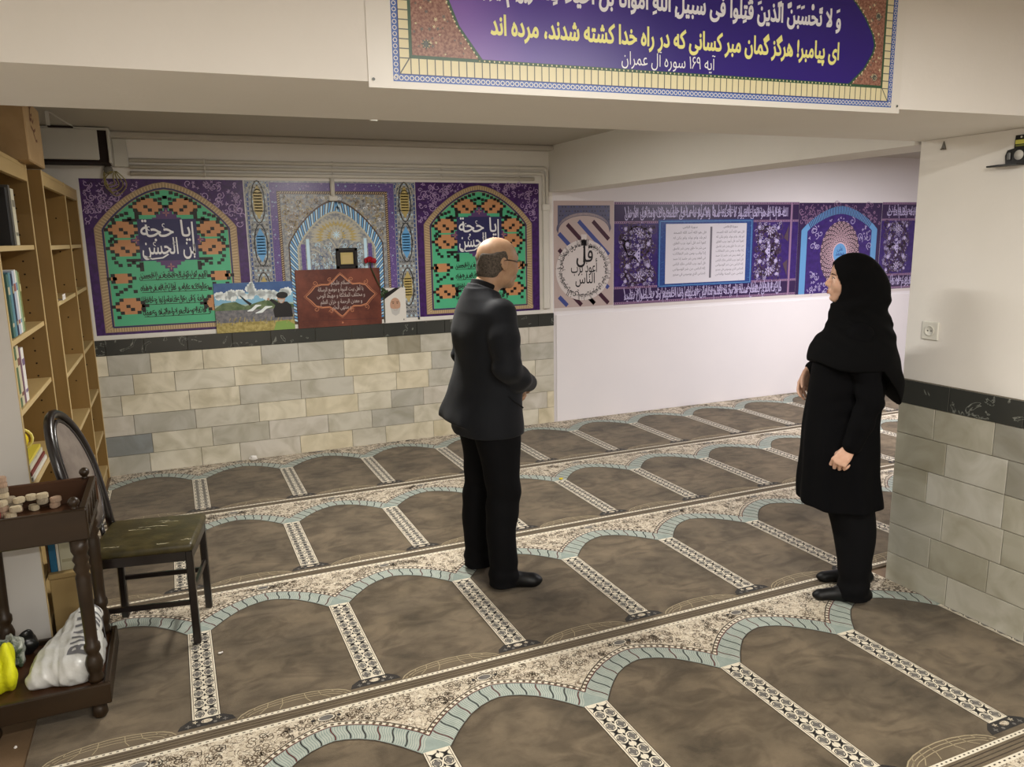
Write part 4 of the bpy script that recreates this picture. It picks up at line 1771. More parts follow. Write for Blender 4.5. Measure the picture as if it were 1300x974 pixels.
for t, h, c, l, b in ((0.050, 0.25, (78, 104, 74), 'green book on the third shelf', (190, 180, 140)),
                      (0.050, 0.252, (198, 190, 160), 'cream book on the third shelf beside the green one', (120, 80, 70)),
                      (0.036, 0.24, (110, 76, 96), 'mauve book on the third shelf', None),
                      (0.060, 0.232, (226, 222, 216), 'white book at the right end of the third shelf row', (120, 100, 130))):
    book(y + t / 2 + 0.04, 1.0285, t, h, 0.20, c, l, G3, band=b)
    y += t + 0.006
G4 = 'books lying flat on the shelf behind the chair'
for k, (t, c, l) in enumerate(((0.020, (222, 218, 206), 'white book lying at the bottom of the flat pile'), (0.016, (120, 44, 40), 'thin red book in the flat pile'),
                               (0.022, (206, 200, 178), 'cream book in the flat pile under the yellow booklet'), (0.016, (214, 196, 70), 'yellow booklet on top of the flat pile'))):
    book(3.94 + 0.006 * (k % 2), 0.7005 + (0.0, 0.021, 0.038, 0.061)[k], t, 0.40 - 0.012 * k, 0.24, c, l, G4, flat=True, x=-0.612 - 0.006 * k)
# yellow rolled pouch on the pile
o = thing('yellow_pouch', 'bright yellow rolled pouch lying on the flat pile of books', 'pouch', (-0.70, 3.80, 0.806), math.radians(12))
mb = MB()
prof = []
mb.tube([(-0.06, -0.07, 0.052), (-0.02, -0.02, 0.05), (0.02, 0.04, 0.05), (0.05, 0.09, 0.05)], 0.05, mat('yellow_plastic', (236, 208, 40), 0.35, 0.4, bump=(30, 0.004)), 14, rfun=lambda t: 0.05 - 0.012 * abs(t - 0.5) * 2)
mb.build('pouch_body', None, o)
mb = MB()
mb.tube([(0.085 * math.cos(a) * 0.62 + 0.045, 0.088, 0.05 + 0.048 * math.sin(a)) for a in np.linspace(0, 2 * PI, 18)[:-1]], 0.006, mat('pale_yellow', (240, 226, 130), 0.4), 6, closed=True)
mb.build('rim', None, o)
# low tan chest standing against the bookcase, a short row of books on it
o = thing('wooden_chest', 'low tan wooden chest with books on top, between the trolley and the bookcase', 'chest', (-0.522, 3.81, 0.0114))
mb = MB()
mb.box((0, 0, 0.140), (0.138, 0.33, 0.262), MEL_TOP, 0.003)
mb.build('body', None, o)
mb = MB()
mb.box((0, 0, 0.2855), (0.146, 0.34, 0.024), MEL_TOP, 0.004)
mb.build('lid', None, o)
for sx in (-1, 1):
    for sy in (-1, 1):
        mb = MB()
        mb.box((sx * 0.052, sy * 0.145, 0.0050), (0.03, 0.03, 0.0098), MEL_EDGE, 0.002)
        mb.build('foot', None, o)
G5 = 'books on the low wooden chest'
x = -0.5935
for t, h, c, l, b in ((0.008, 0.20, (92, 66, 44), 'thin brown book at the left end of the row on the chest', None),
                      (0.026, 0.19, (40, 104, 140), 'teal blue book on the chest under the trolley top', None),
                      (0.010, 0.22, (224, 220, 206), 'thin white book between the teal and the thick olive one', None),
                      (0.070, 0.225, (190, 186, 160), 'very thick pale olive volume on the chest under the trolley top', (166, 160, 132)),
                      (0.012, 0.21, (110, 58, 46), 'thin red brown book at the right end of the row on the chest', None)):
    q = book(0, 0, t, h, 0.15, c, l, G5, band=b)
    q.location = (x + t / 2, 3.668, 0.3095)
    q.rotation_euler = (0, 0, -PI / 2)
    x += t + 0.0015
# things in the corner bookcase
book(5.60, 1.0205, 0.030, 0.26, 0.2, (150, 120, 110), 'pinkish book standing in the corner bay of the far bookcase', 'books in the corner bookcase', x=-0.556)
o = thing('rolled_poster', 'pale blue and white rolled paper standing in the corner bay of the far bookcase', 'paper roll', (-0.60, 5.72, 0.6705))
mb = MB()
mb.lathe([(0.033, 0), (0.034, 0.01), (0.034, 0.285), (0.033, 0.295), (0.022, 0.295), (0.022, 0.29)], (0, 0, 0.0015), (0.02, 0.04, 1), mat('pale_blue_paper', (168, 184, 190), 0.7, 0.2, noise=(14, 0.42, 0.58), rgb2=(214, 214, 204)), 14)
mb.build('paper_roll', None, o)
mb = MB()
mb.lathe([(0.0355, 0), (0.0355, 0.012)], (0.0045, 0.009, 0.21), (0.02, 0.04, 1), mat('grey_band', (90, 92, 96), 0.6), 14)
mb.build('rubber_band', None, o)
mb = MB()
mb.prism([(0, 0), (0.15, 0.0), (0.15, 0.12)], 0.0015, Matrix.Translation((-0.69, 4.80, 1.4005)), mat('paper_white', (226, 222, 216), 0.8, 0.1))
mb.prism([(0.15, 0.0), (0.152, 0.0), (0.152, 0.12), (0.15, 0.12)], 0.03, Matrix.Translation((-0.69, 4.80, 1.3995)), M('paper_white', (226, 222, 216), 0.8))
tag(mb.build('folded_paper'), 'folded white paper on the middle shelf of the far bookcase', 'paper')

# ---- carton on top, bridging both bookcases
CARD = mat('cardboard', (176, 148, 110), 0.8, 0.15, noise=(8, 0.4, 0.6), rgb2=(168, 140, 102))
o = thing('cardboard_box', 'cardboard box with scribbled marks sitting on top of the bookcases', 'box', (-0.735, 4.60, 2.0835))
mb = MB()
mb.box((0, 0, 0.148), (0.37, 0.50, 0.296), CARD, 0.006)
mb.build('carton', None, o)
mb = MB()
mb.box((0, 0, 0.2965), (0.05, 0.50, 0.001), mat('packing_tape', (186, 160, 116), 0.3, 0.5))
mb.build('packing_tape', None, o)
A = Art(0.0003, 0.0006)
INKB = mat('marker_brown', (110, 72, 50), 0.7)
for pts in ([(0.00, 0.20), (0.05, 0.17), (0.10, 0.20)], [(0.05, 0.17), (0.02, 0.12)], [(0.02, 0.12), (0.06, 0.135), (0.09, 0.12), (0.12, 0.14)], [(0.03, 0.10), (0.09, 0.085), (0.14, 0.10)], [(0.08, 0.08), (0.12, 0.05), (0.16, 0.055)], [(0.05, 0.145), (0.09, 0.155)]):
    A.stroke([(q[0] * 1.25, q[1] * 1.15) for q in pts], 0.013, INKB)
k = A.build('handwriting', o, Matrix(((0, 0, 1, 0.1851), (1, 0, 0, -0.13), (0, 1, 0, 0.06), (0, 0, 0, 1))))
k['label'] = 'brown handwritten scribble'

# ---------------------------------------------------------------- chair
BLK = mat('black_lacquer', (26, 20, 18), 0.28, 0.5, coat=0.3)
VIN = mat('olive_vinyl', (56, 50, 28), 0.42, 0.4, noise=(16, 0.42, 0.62), rgb2=(74, 66, 38), bump=(70, 0.001))
TAUPE = mat('taupe_upholstery', (112, 102, 94), 0.8, 0.2, bump=(150, 0.0008), noise=(12, 0.4, 0.6), rgb2=(124, 114, 104))
CRK = mat('bare_padding', (176, 168, 140), 0.8, 0.1)
ch = thing('side_chair', 'black wooden chair with a cracked olive vinyl seat and rounded upholstered back', 'chair', (-0.177, 3.545, 0.0105), math.radians(-10.3))
hx, hy = 0.194, 0.184
mb = MB()
mb.box((0, 0, 0.440), (0.40, 0.385, 0.040), VIN, 0.016, seg=3, smooth=True)
seat = mb.build('seat', None, ch)
rnd = random.Random(3)
for (cx, cy, L) in ((0.0, 0.06, 0.12), (0.06, 0.10, 0.07), (-0.05, 0.03, 0.09), (0.08, -0.165, 0.05), (-0.12, -0.155, 0.06), (0.165, -0.14, 0.04), (0.03, 0.12, 0.05)):
    pts = [(cx + L * (t / 6 - 0.5), cy + rnd.uniform(-0.007, 0.007)) for t in range(7)]
    A = Art(0.0003, 0.0)
    A.stroke(pts, 0.004, CRK, wf=lambda t: 0.001 + 0.005 * rnd.random())
    A.build('crack', seat, Matrix.Translation((0, 0, 0.4604)))
mb = MB()
for s in (-1, 1):
    mb.box((0, s * (hy - 0.012), 0.402), (0.36, 0.02, 0.045), BLK, 0.003)
mb.box((hx - 0.012, 0, 0.402), (0.02, 0.34, 0.045), BLK, 0.003)
mb.box((-hx + 0.012, 0, 0.402), (0.02, 0.34, 0.045), BLK, 0.003)
mb.build('seat_frame', None, ch)
for s in (-1, 1):
    mb = MB()
    mb.sqbar((hx - 0.016, s * (hy - 0.014), 0.0), (hx - 0.016, s * (hy - 0.014), 0.425), 0.030, 0.030, BLK, 0.005, (0, 1, 0))
    mb.build('leg', None, ch)
    mb = MB()
    mb.sqbar((-hx + 0.012, s * (hy - 0.014), 0.0), (-hx + 0.016, s * (hy - 0.014), 0.46), 0.030, 0.030, BLK, 0.005, (0, 1, 0))
    mb.build('leg', None, ch)
    mb = MB()
    mb.sqbar((-hx + 0.02, s * (hy - 0.014), 0.19), (hx - 0.02, s * (hy - 0.014), 0.19), 0.016, 0.022, BLK, 0.003)
    mb.build('stretcher', None, ch)
mb = MB()
mb.sqbar((hx - 0.016, -hy + 0.02, 0.235), (hx - 0.016, hy - 0.02, 0.235), 0.016, 0.022, BLK, 0.003)
mb.build('stretcher', None, ch)
# bent back frame: posts flow into a round arch, leaning back
def back_pt(u, h):
    """u across (-1..1 = y), h above the seat"""
    lean = 0.02 + 0.10 * h + 0.22 * h * h
    return (-hx - lean + 0.015 * (1 - u * u), u, 0.44 + h)


pts = []
H, Wd = 0.56, 0.185
pts += [back_pt(-Wd * (0.93 + 0.07 * t), 0.0 + 0.30 * t) for t in np.linspace(0, 1, 6)]
pts += [back_pt(-Wd * math.cos(a), 0.30 + (H - 0.30) * math.sin(a)) for a in np.linspace(0.12, PI - 0.12, 17)]
pts += [back_pt(Wd * (0.93 + 0.07 * t), 0.30 * t) for t in np.linspace(1, 0, 6)]
mb = MB()
mb.tube(pts, 0.0185, BLK, 10)
mb.build('back_frame', None, ch)
# inner upholstered panel with its own dark rim
rim, W2 = [], 0.150
loop = [(-W2 * math.cos(a), 0.27 + (0.528 - 0.27) * math.sin(a)) for a in np.linspace(0, PI, 17)] + [(W2 * 0.86, 0.15), (W2 * 0.62, 0.075), (0, 0.055), (-W2 * 0.62, 0.075), (-W2 * 0.86, 0.15)]
rim = [back_pt(u, h) for u, h in loop]
mb = MB()
mb.tube(rim, 0.011, BLK, 8, closed=True)
for s in (-1, 1):
    mb.bar(back_pt(s * 0.05, 0.065), back_pt(s * 0.05, -0.03), 0.010, BLK)
    mb.bar(back_pt(s * W2 * 0.97, 0.29), back_pt(s * Wd * 0.97, 0.29), 0.008, BLK)
mb.build('inner_rim', None, ch)
mb = MB()
n = len(loop)
front, rear = [], []
for u, h in loop:
    x, y, z = back_pt(u, h)
    front.append((x + 0.006, y, z))
    rear.append((x - 0.010, y, z))
cf, cr_ = back_pt(0, 0.27), back_pt(0, 0.27)
mid = [((p[0] + cf[0] + 0.0) / 2 + 0.011, (p[1] + cf[1]) / 2, (p[2] + cf[2]) / 2) for p in front]
verts = front + mid + [(cf[0] + 0.022, cf[1], cf[2])] + rear
faces = []
for k in range(n):
    j = (k + 1) % n
    faces += [(k, j, n + j, n + k), (n + k, n + j, 2 * n), (k, 2 * n + 1 + k, 2 * n + 1 + j, j)]
faces.append(tuple(2 * n + 1 + k for k in range(n))[::-1])
mb.raw(verts, faces, TAUPE, True)
mb.build('back_pad', None, ch)

# ---------------------------------------------------------------- two-tier trolley
DW = wood_mat('dark_stained_wood', (36, 25, 13), (48, 34, 19), 0.38, 0.4, (3, 3, 14))
DW2 = wood_mat('red_brown_wood', (60, 37, 20), (76, 47, 27), 0.42, 0.4, (2.5, 14, 14))
tr = thing('tea_trolley', 'small dark wooden two-tier trolley with turned legs, cut by the left edge of the photo', 'trolley', (0, 0, 0))
LX, RX, FY, BY = -0.705, -0.375, 2.945, 3.330


def turned_leg(x, y):
    mb = MB()
    k = 0.0105
    prof = [(0.020, k), (0.027, k + 0.012), (0.024, k + 0.04), (0.016, k + 0.05), (0.026, k + 0.062)]
    mb.lathe(prof, (x, y, 0), (0, 0, 1), DW, 14)
    mb.lathe([(0.024, 0.150), (0.027, 0.165), (0.021, 0.182), (0.027, 0.200), (0.030, 0.222), (0.024, 0.245), (0.019, 0.256), (0.027, 0.272), (0.027, 0.292), (0.021, 0.300),
              (0.021, 0.34), (0.0235, 0.47), (0.025, 0.55), (0.020, 0.565), (0.028, 0.583), (0.020, 0.600), (0.028, 0.616), (0.021, 0.632), (0.029, 0.650), (0.029, 0.690)], (x, y, 0), (0, 0, 1), DW, 14)
    o = mb.build('leg', None, tr)
    mb = MB()
    mb.lathe([(0.012, 0.0), (0.013, 0.004), (0.009, 0.008), (0.016, 0.016), (0.019, 0.025), (0.016, 0.034), (0.008, 0.041), (0.001, 0.043)], (x, y, 0.800), (0, 0, 1), DW, 14)
    mb.build('finial', None, o)
    return o


for x in (LX, RX):
    for y in (FY, BY):
        turned_leg(x, y)
mb = MB()
mb.box(((LX + RX) / 2, (FY + BY) / 2, 0.7), (RX - LX + 0.01, BY - FY + 0.01, 0.016), DW2, 0.002)
mb.build('top_board', None, tr)
mb = MB()
mb.box(((LX + RX) / 2, FY - 0.012, 0.745), (RX - LX + 0.075, 0.02, 0.112), DW, 0.005)
mb.build('front_rail', None, tr)
mb = MB()
mb.box(((LX + RX) / 2, BY + 0.012, 0.745), (RX - LX + 0.075, 0.02, 0.112), DW2, 0.005)
mb.build('rear_rail', None, tr)
for sx, x in ((-1, LX), (1, RX)):
    mb = MB()
    xx = x + sx * 0.025
    mb.box((xx, (FY + BY) / 2, 0.794), (0.022, BY - FY + 0.004, 0.018), DW, 0.003)
    mb.box((xx, (FY + BY) / 2, 0.700), (0.022, BY - FY + 0.004, 0.020), DW, 0.003)
    mb.box((xx - sx * 0.006, (FY + BY) / 2, 0.747), (0.008, BY - FY, 0.09), DW, 0.001)
    for q in range(5):
        y = FY + 0.02 + (BY - FY - 0.04) * q / 4
        mb.box((xx, y, 0.747), (0.018, 0.018, 0.08), DW, 0.003)
    for q in range(4):
        y0, y1 = FY + 0.02 + (BY - FY - 0.04) * q / 4, FY + 0.02 + (BY - FY - 0.04) * (q + 1) / 4
        mb.sqbar((xx, y0, 0.712), (xx, y1, 0.782), 0.012, 0.012, DW, 0.002)
    mb.build('carved_end', None, tr)
mb = MB()
mb.box(((LX + RX) / 2, (FY + BY) / 2, 0.125), (RX - LX + 0.05, BY - FY + 0.05, 0.016), DW2, 0.002)
mb.build('lower_board', None, tr)
mb = MB()
zc, hh = 0.112, 0.078
mb.box(((LX + RX) / 2, FY - 0.034, zc), (RX - LX + 0.09, 0.02, hh), DW, 0.004)
mb.box(((LX + RX) / 2, BY + 0.034, zc), (RX - LX + 0.09, 0.02, hh), DW, 0.004)
mb.box((LX - 0.035, (FY + BY) / 2, zc), (0.02, BY - FY + 0.05, hh), DW, 0.004)
mb.box((RX + 0.035, (FY + BY) / 2, zc), (0.02, BY - FY + 0.05, hh), DW, 0.004)
mb.build('lower_rail', None, tr)

# ---- prayer stones lying in the tray
CLAY = [mat('clay_pink', (176, 150, 128), 0.85, 0.15, bump=(90, 0.001)), mat('clay_grey', (160, 148, 128), 0.85, 0.15, bump=(90, 0.001)), mat('clay_cream', (196, 182, 154), 0.85, 0.15, bump=(90, 0.001))]
ZT = 0.7085


def px_at(px, py, z):
    d = cv_f + cv_r * ((px - 650) / F_PX) - cv_u2 * ((py - 487) / F_PX)
    t = (z - 1.70) / d.z
    return Vector((0, 0, 1.70)) + d * t


stones = [(150, 212, .058, 0, 'small pinkish clay tablet at the back of the heap', 0), (152, 262, .032, 14, 'pale clay tablet tilted on the back of the heap', 2), (292, 226, .058, 0, 'wide pinkish clay tablet on top of two others', 0),
          (300, 262, .030, 3, 'clay tablet under the wide pinkish one', 0), (318, 300, .0, 8, 'clay tablet at the foot of the small stack', 0), (80, 345, .028, 6, 'grey clay tablet in the middle of the heap', 1),
          (180, 345, .0, 20, 'grey clay tablet half covered in the heap', 1), (268, 395, .0, -10, 'clay tablet in front of the small stack', 1), (460, 372, .0, 28, 'large cream clay tablet tilted at the right of the heap', 2),
          (575, 335, .0, 5, 'dark clay tablet, farthest right', 1), (560, 378, .0, 0, 'small cream clay tablet right of the tilted one', 2), (130, 432, .026, -6, 'pinkish clay tablet lying on another near the front', 0),
          (170, 470, .0, 12, 'clay tablet below the pinkish one near the front', 1), (25, 410, .03, 4, 'pinkish clay tablet by the left edge of the photo', 0), (285, 462, .0, -22, 'flat cream clay tablet lying near the front', 2),
          (110, 512, .026, 18, 'round cream clay tablet at the front of the heap', 2), (20, 500, .0, -14, 'pink clay tablet low at the left', 0), (345, 362, .028, 60, 'narrow clay tablet standing on edge', 2),
          (40, 560, .0, 10, 'pale clay tablet against the front rail', 2), (420, 420, .0, -12, 'cream clay tablet near the middle of the tray', 2)]
placed, STN = [], []
for k, (sx, sy, dz, tilt, lab, mi_) in enumerate(sorted(stones, key=lambda q: q[2])):
    p = px_at(sx / 9.286, 590 + sy / 9.286, ZT + dz + 0.014)
    x, y = p.x, min(max(p.y, FY + 0.03), BY - 0.03)
    lvl = 0
    mb = MB()
    a, b, c = 0.040, 0.030, 0.020
    if k % 3 == 1:
        pts = [(a / 2 * math.cos(q), a / 2 * 0.92 * math.sin(q)) for q in np.linspace(0, 2 * PI, 15)[:-1]]
    else:
        e = 0.008
        pts = [(-a / 2 + e, -b / 2), (a / 2 - e, -b / 2), (a / 2, -b / 2 + e), (a / 2, b / 2 - e), (a / 2 - e, b / 2), (-a / 2 + e, b / 2), (-a / 2, b / 2 - e), (-a / 2, -b / 2 + e)]
    mb.prism(pts, c, None, CLAY[mi_])
    bmesh.ops.bevel(mb.bm, geom=list(mb.bm.edges), offset=0.003, segments=2, affect='EDGES')
    o = mb.build('prayer_stone')
    for _ in range(60):
        rest = ZT + 0.0005
        for (qx, qy, qz) in placed:
            if math.hypot(qx - x, qy - y) < 0.036:
                rest = max(rest, qz + 0.0205)
        if rest < ZT + 0.045:
            break
        x += 0.006 * math.cos(k * 2.1)
        y = min(max(y + 0.006 * math.sin(k * 2.1), FY + 0.03), BY - 0.03)
        x = min(max(x, -0.645), -0.44)
    placed.append((x, y, rest))
    STN.append((o, x, y, rest, mi_))
    o.location = (x, y, rest)
    o.rotation_euler = (0, 0, math.radians(tilt * 2.5 + 20 * (k % 4)))
ORD = ['leftmost', 'second from the left', 'third from the left', 'fourth from the left', 'fifth from the left', 'sixth from the left', 'seventh from the left', 'eighth from the left',
       'ninth from the left', 'tenth from the left', 'eleventh from the left', 'twelfth from the left']
TONE = ['pinkish', 'greyish', 'cream']
upper = [q for q in STN if q[3] > ZT + 0.01]
lower = sorted([q for q in STN if q[3] <= ZT + 0.01], key=lambda q: q[2])
hf = len(lower) // 2
for rows, what in ((upper, 'on top of the others in the tray'), (lower[:hf], 'in the front row of the tray'), (lower[hf:], 'in the back row of the tray')):
    for i, q in enumerate(sorted(rows, key=lambda q: q[1] / q[2])):
        tag(q[0], '%s clay tablet, %s %s' % (TONE[q[4]], ORD[min(i, 11)], what), 'prayer stone', 'clay prayer tablets heaped in the trolley tray')
mb = MB()
mb.box((-0.470, 3.03, ZT + 0.003), (0.12, 0.10, 0.004), mat('grey_card', (120, 112, 102), 0.7, 0.2, noise=(20, 0.4, 0.6), rgb2=(104, 96, 88)), 0.001, (0, 0, 0.25))
tag(mb.build('card_sheet'), 'grey card lying in the tray beside the clay tablets', 'card')
mb = MB()
mb.raw([(-0.60, 2.975, ZT + 0.004), (-0.55, 2.965, ZT + 0.016), (-0.49, 2.97, ZT + 0.005), (-0.50, 2.995, ZT + 0.012), (-0.56, 2.995, ZT + 0.004)], [(0, 1, 4), (1, 3, 4), (1, 2, 3)], M('paper_white', (226, 222, 216), 0.8))
bmesh.ops.solidify(mb.bm, geom=mb.bm.faces[:], thickness=0.002)
tag(mb.build('torn_paper'), 'torn white paper against the front rail of the tray', 'paper')
mb = MB()
mb.ball((-0.672, 3.17, ZT + 0.038), 0.037, mat('red_cloth', (140, 36, 44), 0.7, 0.2, bump=(40, 0.004)), (1.0, 1.2, 1.0))
mb.ball((-0.672, 3.17, ZT + 0.08), 0.014, M('red_cloth', (140, 36, 44), 0.7), (1, 1, 1.3))
tag(mb.build('red_pouch'), 'dark red cloth pouch at the left edge of the tray', 'pouch')

# ---- bags on the lower board
ZL = 0.1335
def lump(name, c, r, m, label, cat, seed, amp=0.18, freq=5.0, sub=4, flat=ZL):
    bm = bmesh.new()
    bmesh.ops.create_icosphere(bm, subdivisions=sub, radius=1.0)
    rs = np.random.RandomState(seed)
    ks = rs.normal(size=(9, 3)) * freq
    ph = rs.uniform(0, 6.28, 9)
    for v in bm.verts:
        p = np.array(v.co)
        f = 1 + amp * sum(math.sin(float(ks[i] @ p) + ph[i]) for i in range(9)) / 3.0
        q = Vector((v.co.x * r[0] * f, v.co.y * r[1] * f, v.co.z * r[2] * f)) + Vector(c)
        q.z = max(q.z, flat)
        v.co = q
    for f in bm.faces:
        f.smooth = True
    me = bpy.data.meshes.new(name)
    bm.to_mesh(me)
    bm.free()
    return tag(link(name, me, None, [m]), label, cat)


lump('yellow_vest', (-0.672, 3.07, ZL + 0.065), (0.045, 0.075, 0.09), mat('hi_vis_yellow', (222, 222, 30), 0.6, 0.3, bump=(26, 0.008)), 'crumpled bright yellow cloth on the lower tier of the trolley', 'cloth', 3, 0.2, 3.2)
lump('clear_bag', (-0.672, 3.228, ZL + 0.055), (0.036, 0.040, 0.07), mat('green_black_contents', (62, 78, 60), 0.2, 0.6, noise=(16, 0.42, 0.55), rgb2=(176, 180, 170), bump=(20, 0.008)), 'crinkled clear plastic bag with dark green contents behind the yellow cloth', 'bag', 8, 0.22, 4.0)
lump('black_bag', (-0.640, 3.300, ZL + 0.045), (0.036, 0.026, 0.055), mat('black_plastic', (24, 24, 24), 0.3, 0.5), 'small black plastic bag behind the clear bag on the lower tier', 'bag', 5, 0.15, 3.0)
# ---------------------------------------------------------------- things on and against the back wall
WP = mat('conduit_white', (214, 210, 200), 0.5, 0.3)
YC = YW - 0.016
for z, lab in ((2.264, 'uppermost of the three white cable pipes under the ceiling'), (2.219, 'middle of the three white cable pipes under the ceiling'), (2.174, 'lowest of the three white cable pipes, just above the banners')):
    o = thing('cable_pipe', lab, 'pipe', (0, 0, 0), 0, 'white cable pipes along the top of the back wall')
    xe = 3.062 if z > 2.25 else 3.03 if z > 2.2 else 2.94
    pts = [(-0.19, YC, z), (xe - 0.03, YC, z), (xe - 0.009, YC, z - 0.009), (xe, YC, z - 0.03), (xe, YC, 2.13 if z < 2.2 else 1.96)]
    if z < 2.2:
        pts = [(-0.19, YC, z), (xe, YC, z)]
    mb = MB()
    mb.tube(pts, 0.0155, WP, 10)
    mb.build('pipe', None, o)
    for x in (0.3, 1.22, 2.1, 2.8):
        mb = MB()
        mb.tube([(x, YC + 0.012 * math.sin(a) - 0.004, z + 0.019 * math.cos(a)) for a in np.linspace(0.2, 2 * PI - 0.2, 12)], 0.003, WP, 6)
        mb.build('clip', None, o)
o = thing('junction_pipe', 'short white vertical pipe above the tip of the blue rope arch', 'pipe')
mb = MB()
mb.lathe([(0.018, 0), (0.018, 0.14)], (1.213, YC, 2.02), (0, 0, 1), WP, 12)
mb.build('pipe', None, o)
mb = MB()
mb.box((1.213, YC, 2.008), (0.07, 0.03, 0.04), WP, 0.006)
mb.build('foot_box', None, o)
o = thing('cable_duct', 'white vertical cable duct between the green arch banner and the beige banner', 'cable duct')
mb = MB()
mb.box((3.048, YW - 0.014, 1.485), (0.058, 0.026, 0.86), WP, 0.004)
mb.build('duct', None, o)
mb = MB()
mb.box((3.048, YW - 0.018, 1.935), (0.074, 0.036, 0.055), WP, 0.006)
mb.build('coupling', None, o)

# air conditioner above the bookcases
o = thing('air_conditioner', 'boxy white air conditioner with dark gaps above the corner bookcase', 'air conditioner')
DKV = mat('dark_vent', (38, 28, 26), 0.7, 0.2)
ACW = mat('ac_white', (198, 196, 188), 0.45, 0.35)
mb = MB()
mb.box((-0.505, 6.10, 2.325), (0.42, 0.262, 0.205), DKV, 0.004)
mb.build('body', None, o)
mb = MB()
mb.box((-0.535, 5.955, 2.335), (0.36, 0.022, 0.195), ACW, 0.006)
mb.build('front_panel', None, o)
mb = MB()
mb.box((-0.505, 6.07, 2.436), (0.44, 0.24, 0.016), ACW, 0.004)
mb.box((-0.293, 6.08, 2.33), (0.016, 0.26, 0.22), ACW, 0.004)
mb.build('casing', None, o)
mb = MB()
mb.box((-0.24, 6.20, 2.31), (0.09, 0.05, 0.19), ACW, 0.006)
mb.build('side_box', None, o)
o = thing('hanging_bracket', 'thin white triangular bracket under the ceiling beside the cardboard box', 'bracket')
BR = mat('bracket_white', (206, 204, 196), 0.45, 0.4)
mb = MB()
mb.box((-0.565, 5.35, 2.405), (0.02, 0.008, 0.0898), BR, 0.002)
mb.build('upright', None, o)
mb = MB()
mb.sqbar((-0.555, 5.35, 2.443), (-0.44, 5.35, 2.368), 0.012, 0.008, BR, 0.002)
mb.build('brace', None, o)
mb = MB()
mb.box((-0.505, 5.35, 2.364), (0.13, 0.03, 0.008), DKV, 0.002)
mb.build('arm', None, o)
# loose cable coil hanging at the corner of the banner
o = thing('cable_coil', 'coil of thin yellowish cable hanging over the top left banner corner', 'cable')
CB = mat('cable_beige', (150, 138, 84), 0.5, 0.3)
rnd = random.Random(2)
for k in range(4):
    x0 = -0.325 + 0.012 * k
    pts = []
    r = 0.055 + 0.014 * k
    for a in np.linspace(0.3, 2 * PI - 0.3, 18):
        pts.append((x0 + r * 0.62 * math.sin(a) + 0.01 * math.sin(3 * a + k), YW - 0.022 - 0.004 * k, 2.19 - r * (1 - math.cos(a)) * 0.98 * 0.9))
    mb = MB()
    mb.tube(pts, 0.0035, CB, 6)
    mb.build('loop', None, o)
mb = MB()
mb.lathe([(0.026, 0), (0.030, 0.006), (0.030, 0.02), (0.024, 0.028)], (-0.326, YW - 0.004, 2.195), (0, -1, 0), M('plug_grey', (112, 108, 100), 0.5), 16)
mb.build('socket', None, o)

# pictures standing on the ledge of the black stone course
LZ, LY = 1.0125, YW - 0.0125


def standing(name, x0, x1, h, label, cat, draw, t=0.012, lean=0.03, frame=None, group=None, y=None, z=LZ):
    o = thing(name, label, cat, (0, 0, 0), 0, group)
    A = Art(0.0003)
    draw(A, x1 - x0, h)
    # board leans on the wall: foot on the ledge, top touching the wall plane
    yy = (YW - 0.022 if y is None else y)
    Mx = Matrix.Translation((x0, yy, z)) @ Matrix.Rotation(-lean, 4, 'X') @ Matrix(((1, 0, 0, 0), (0, 0, -1, 0), (0, 1, 0, 0), (0, 0, 0, 1)))
    A.build('print', o, Mx)
    mb = MB()
    mb.box(((x1 - x0) / 2, h / 2, -t / 2 - 0.0002), (x1 - x0, h, t), frame or M('board_edge', (60, 46, 40), 0.6), 0.001)
    b = mb.build('board', None, o)
    b.matrix_local = Mx
    return o


KP = 1.35
P_SKY = vinyl('poster_sky', (50, 84, 138), 1.1, rgb2=(64, 100, 152), scale=6)
P_SKYL = vinyl('poster_pale_sky', (116, 164, 190), KP)
P_CLOUD = vinyl('poster_cloud', (206, 216, 222), KP)
P_HILL = vinyl('poster_hill', (62, 84, 52), KP, rgb2=(96, 112, 78), scale=14)
P_MIST = vinyl('poster_mist', (150, 166, 154), KP)
P_FIELD = vinyl('poster_dark_field', (84, 86, 92), KP, rgb2=(112, 110, 112), scale=40)
P_GRASS = vinyl('poster_yellow_grass', (140, 126, 66), 1.1, rgb2=(178, 162, 100), scale=40)
P_GRN = vinyl('poster_green', (112, 140, 70), KP)
P_ROBE = vinyl('poster_black_robe', (20, 20, 22), 1.0)
P_SKIN = vinyl('poster_skin', (190, 150, 126), 1.0)
P_GREY = vinyl('poster_grey_beard', (190, 188, 184), 1.0)


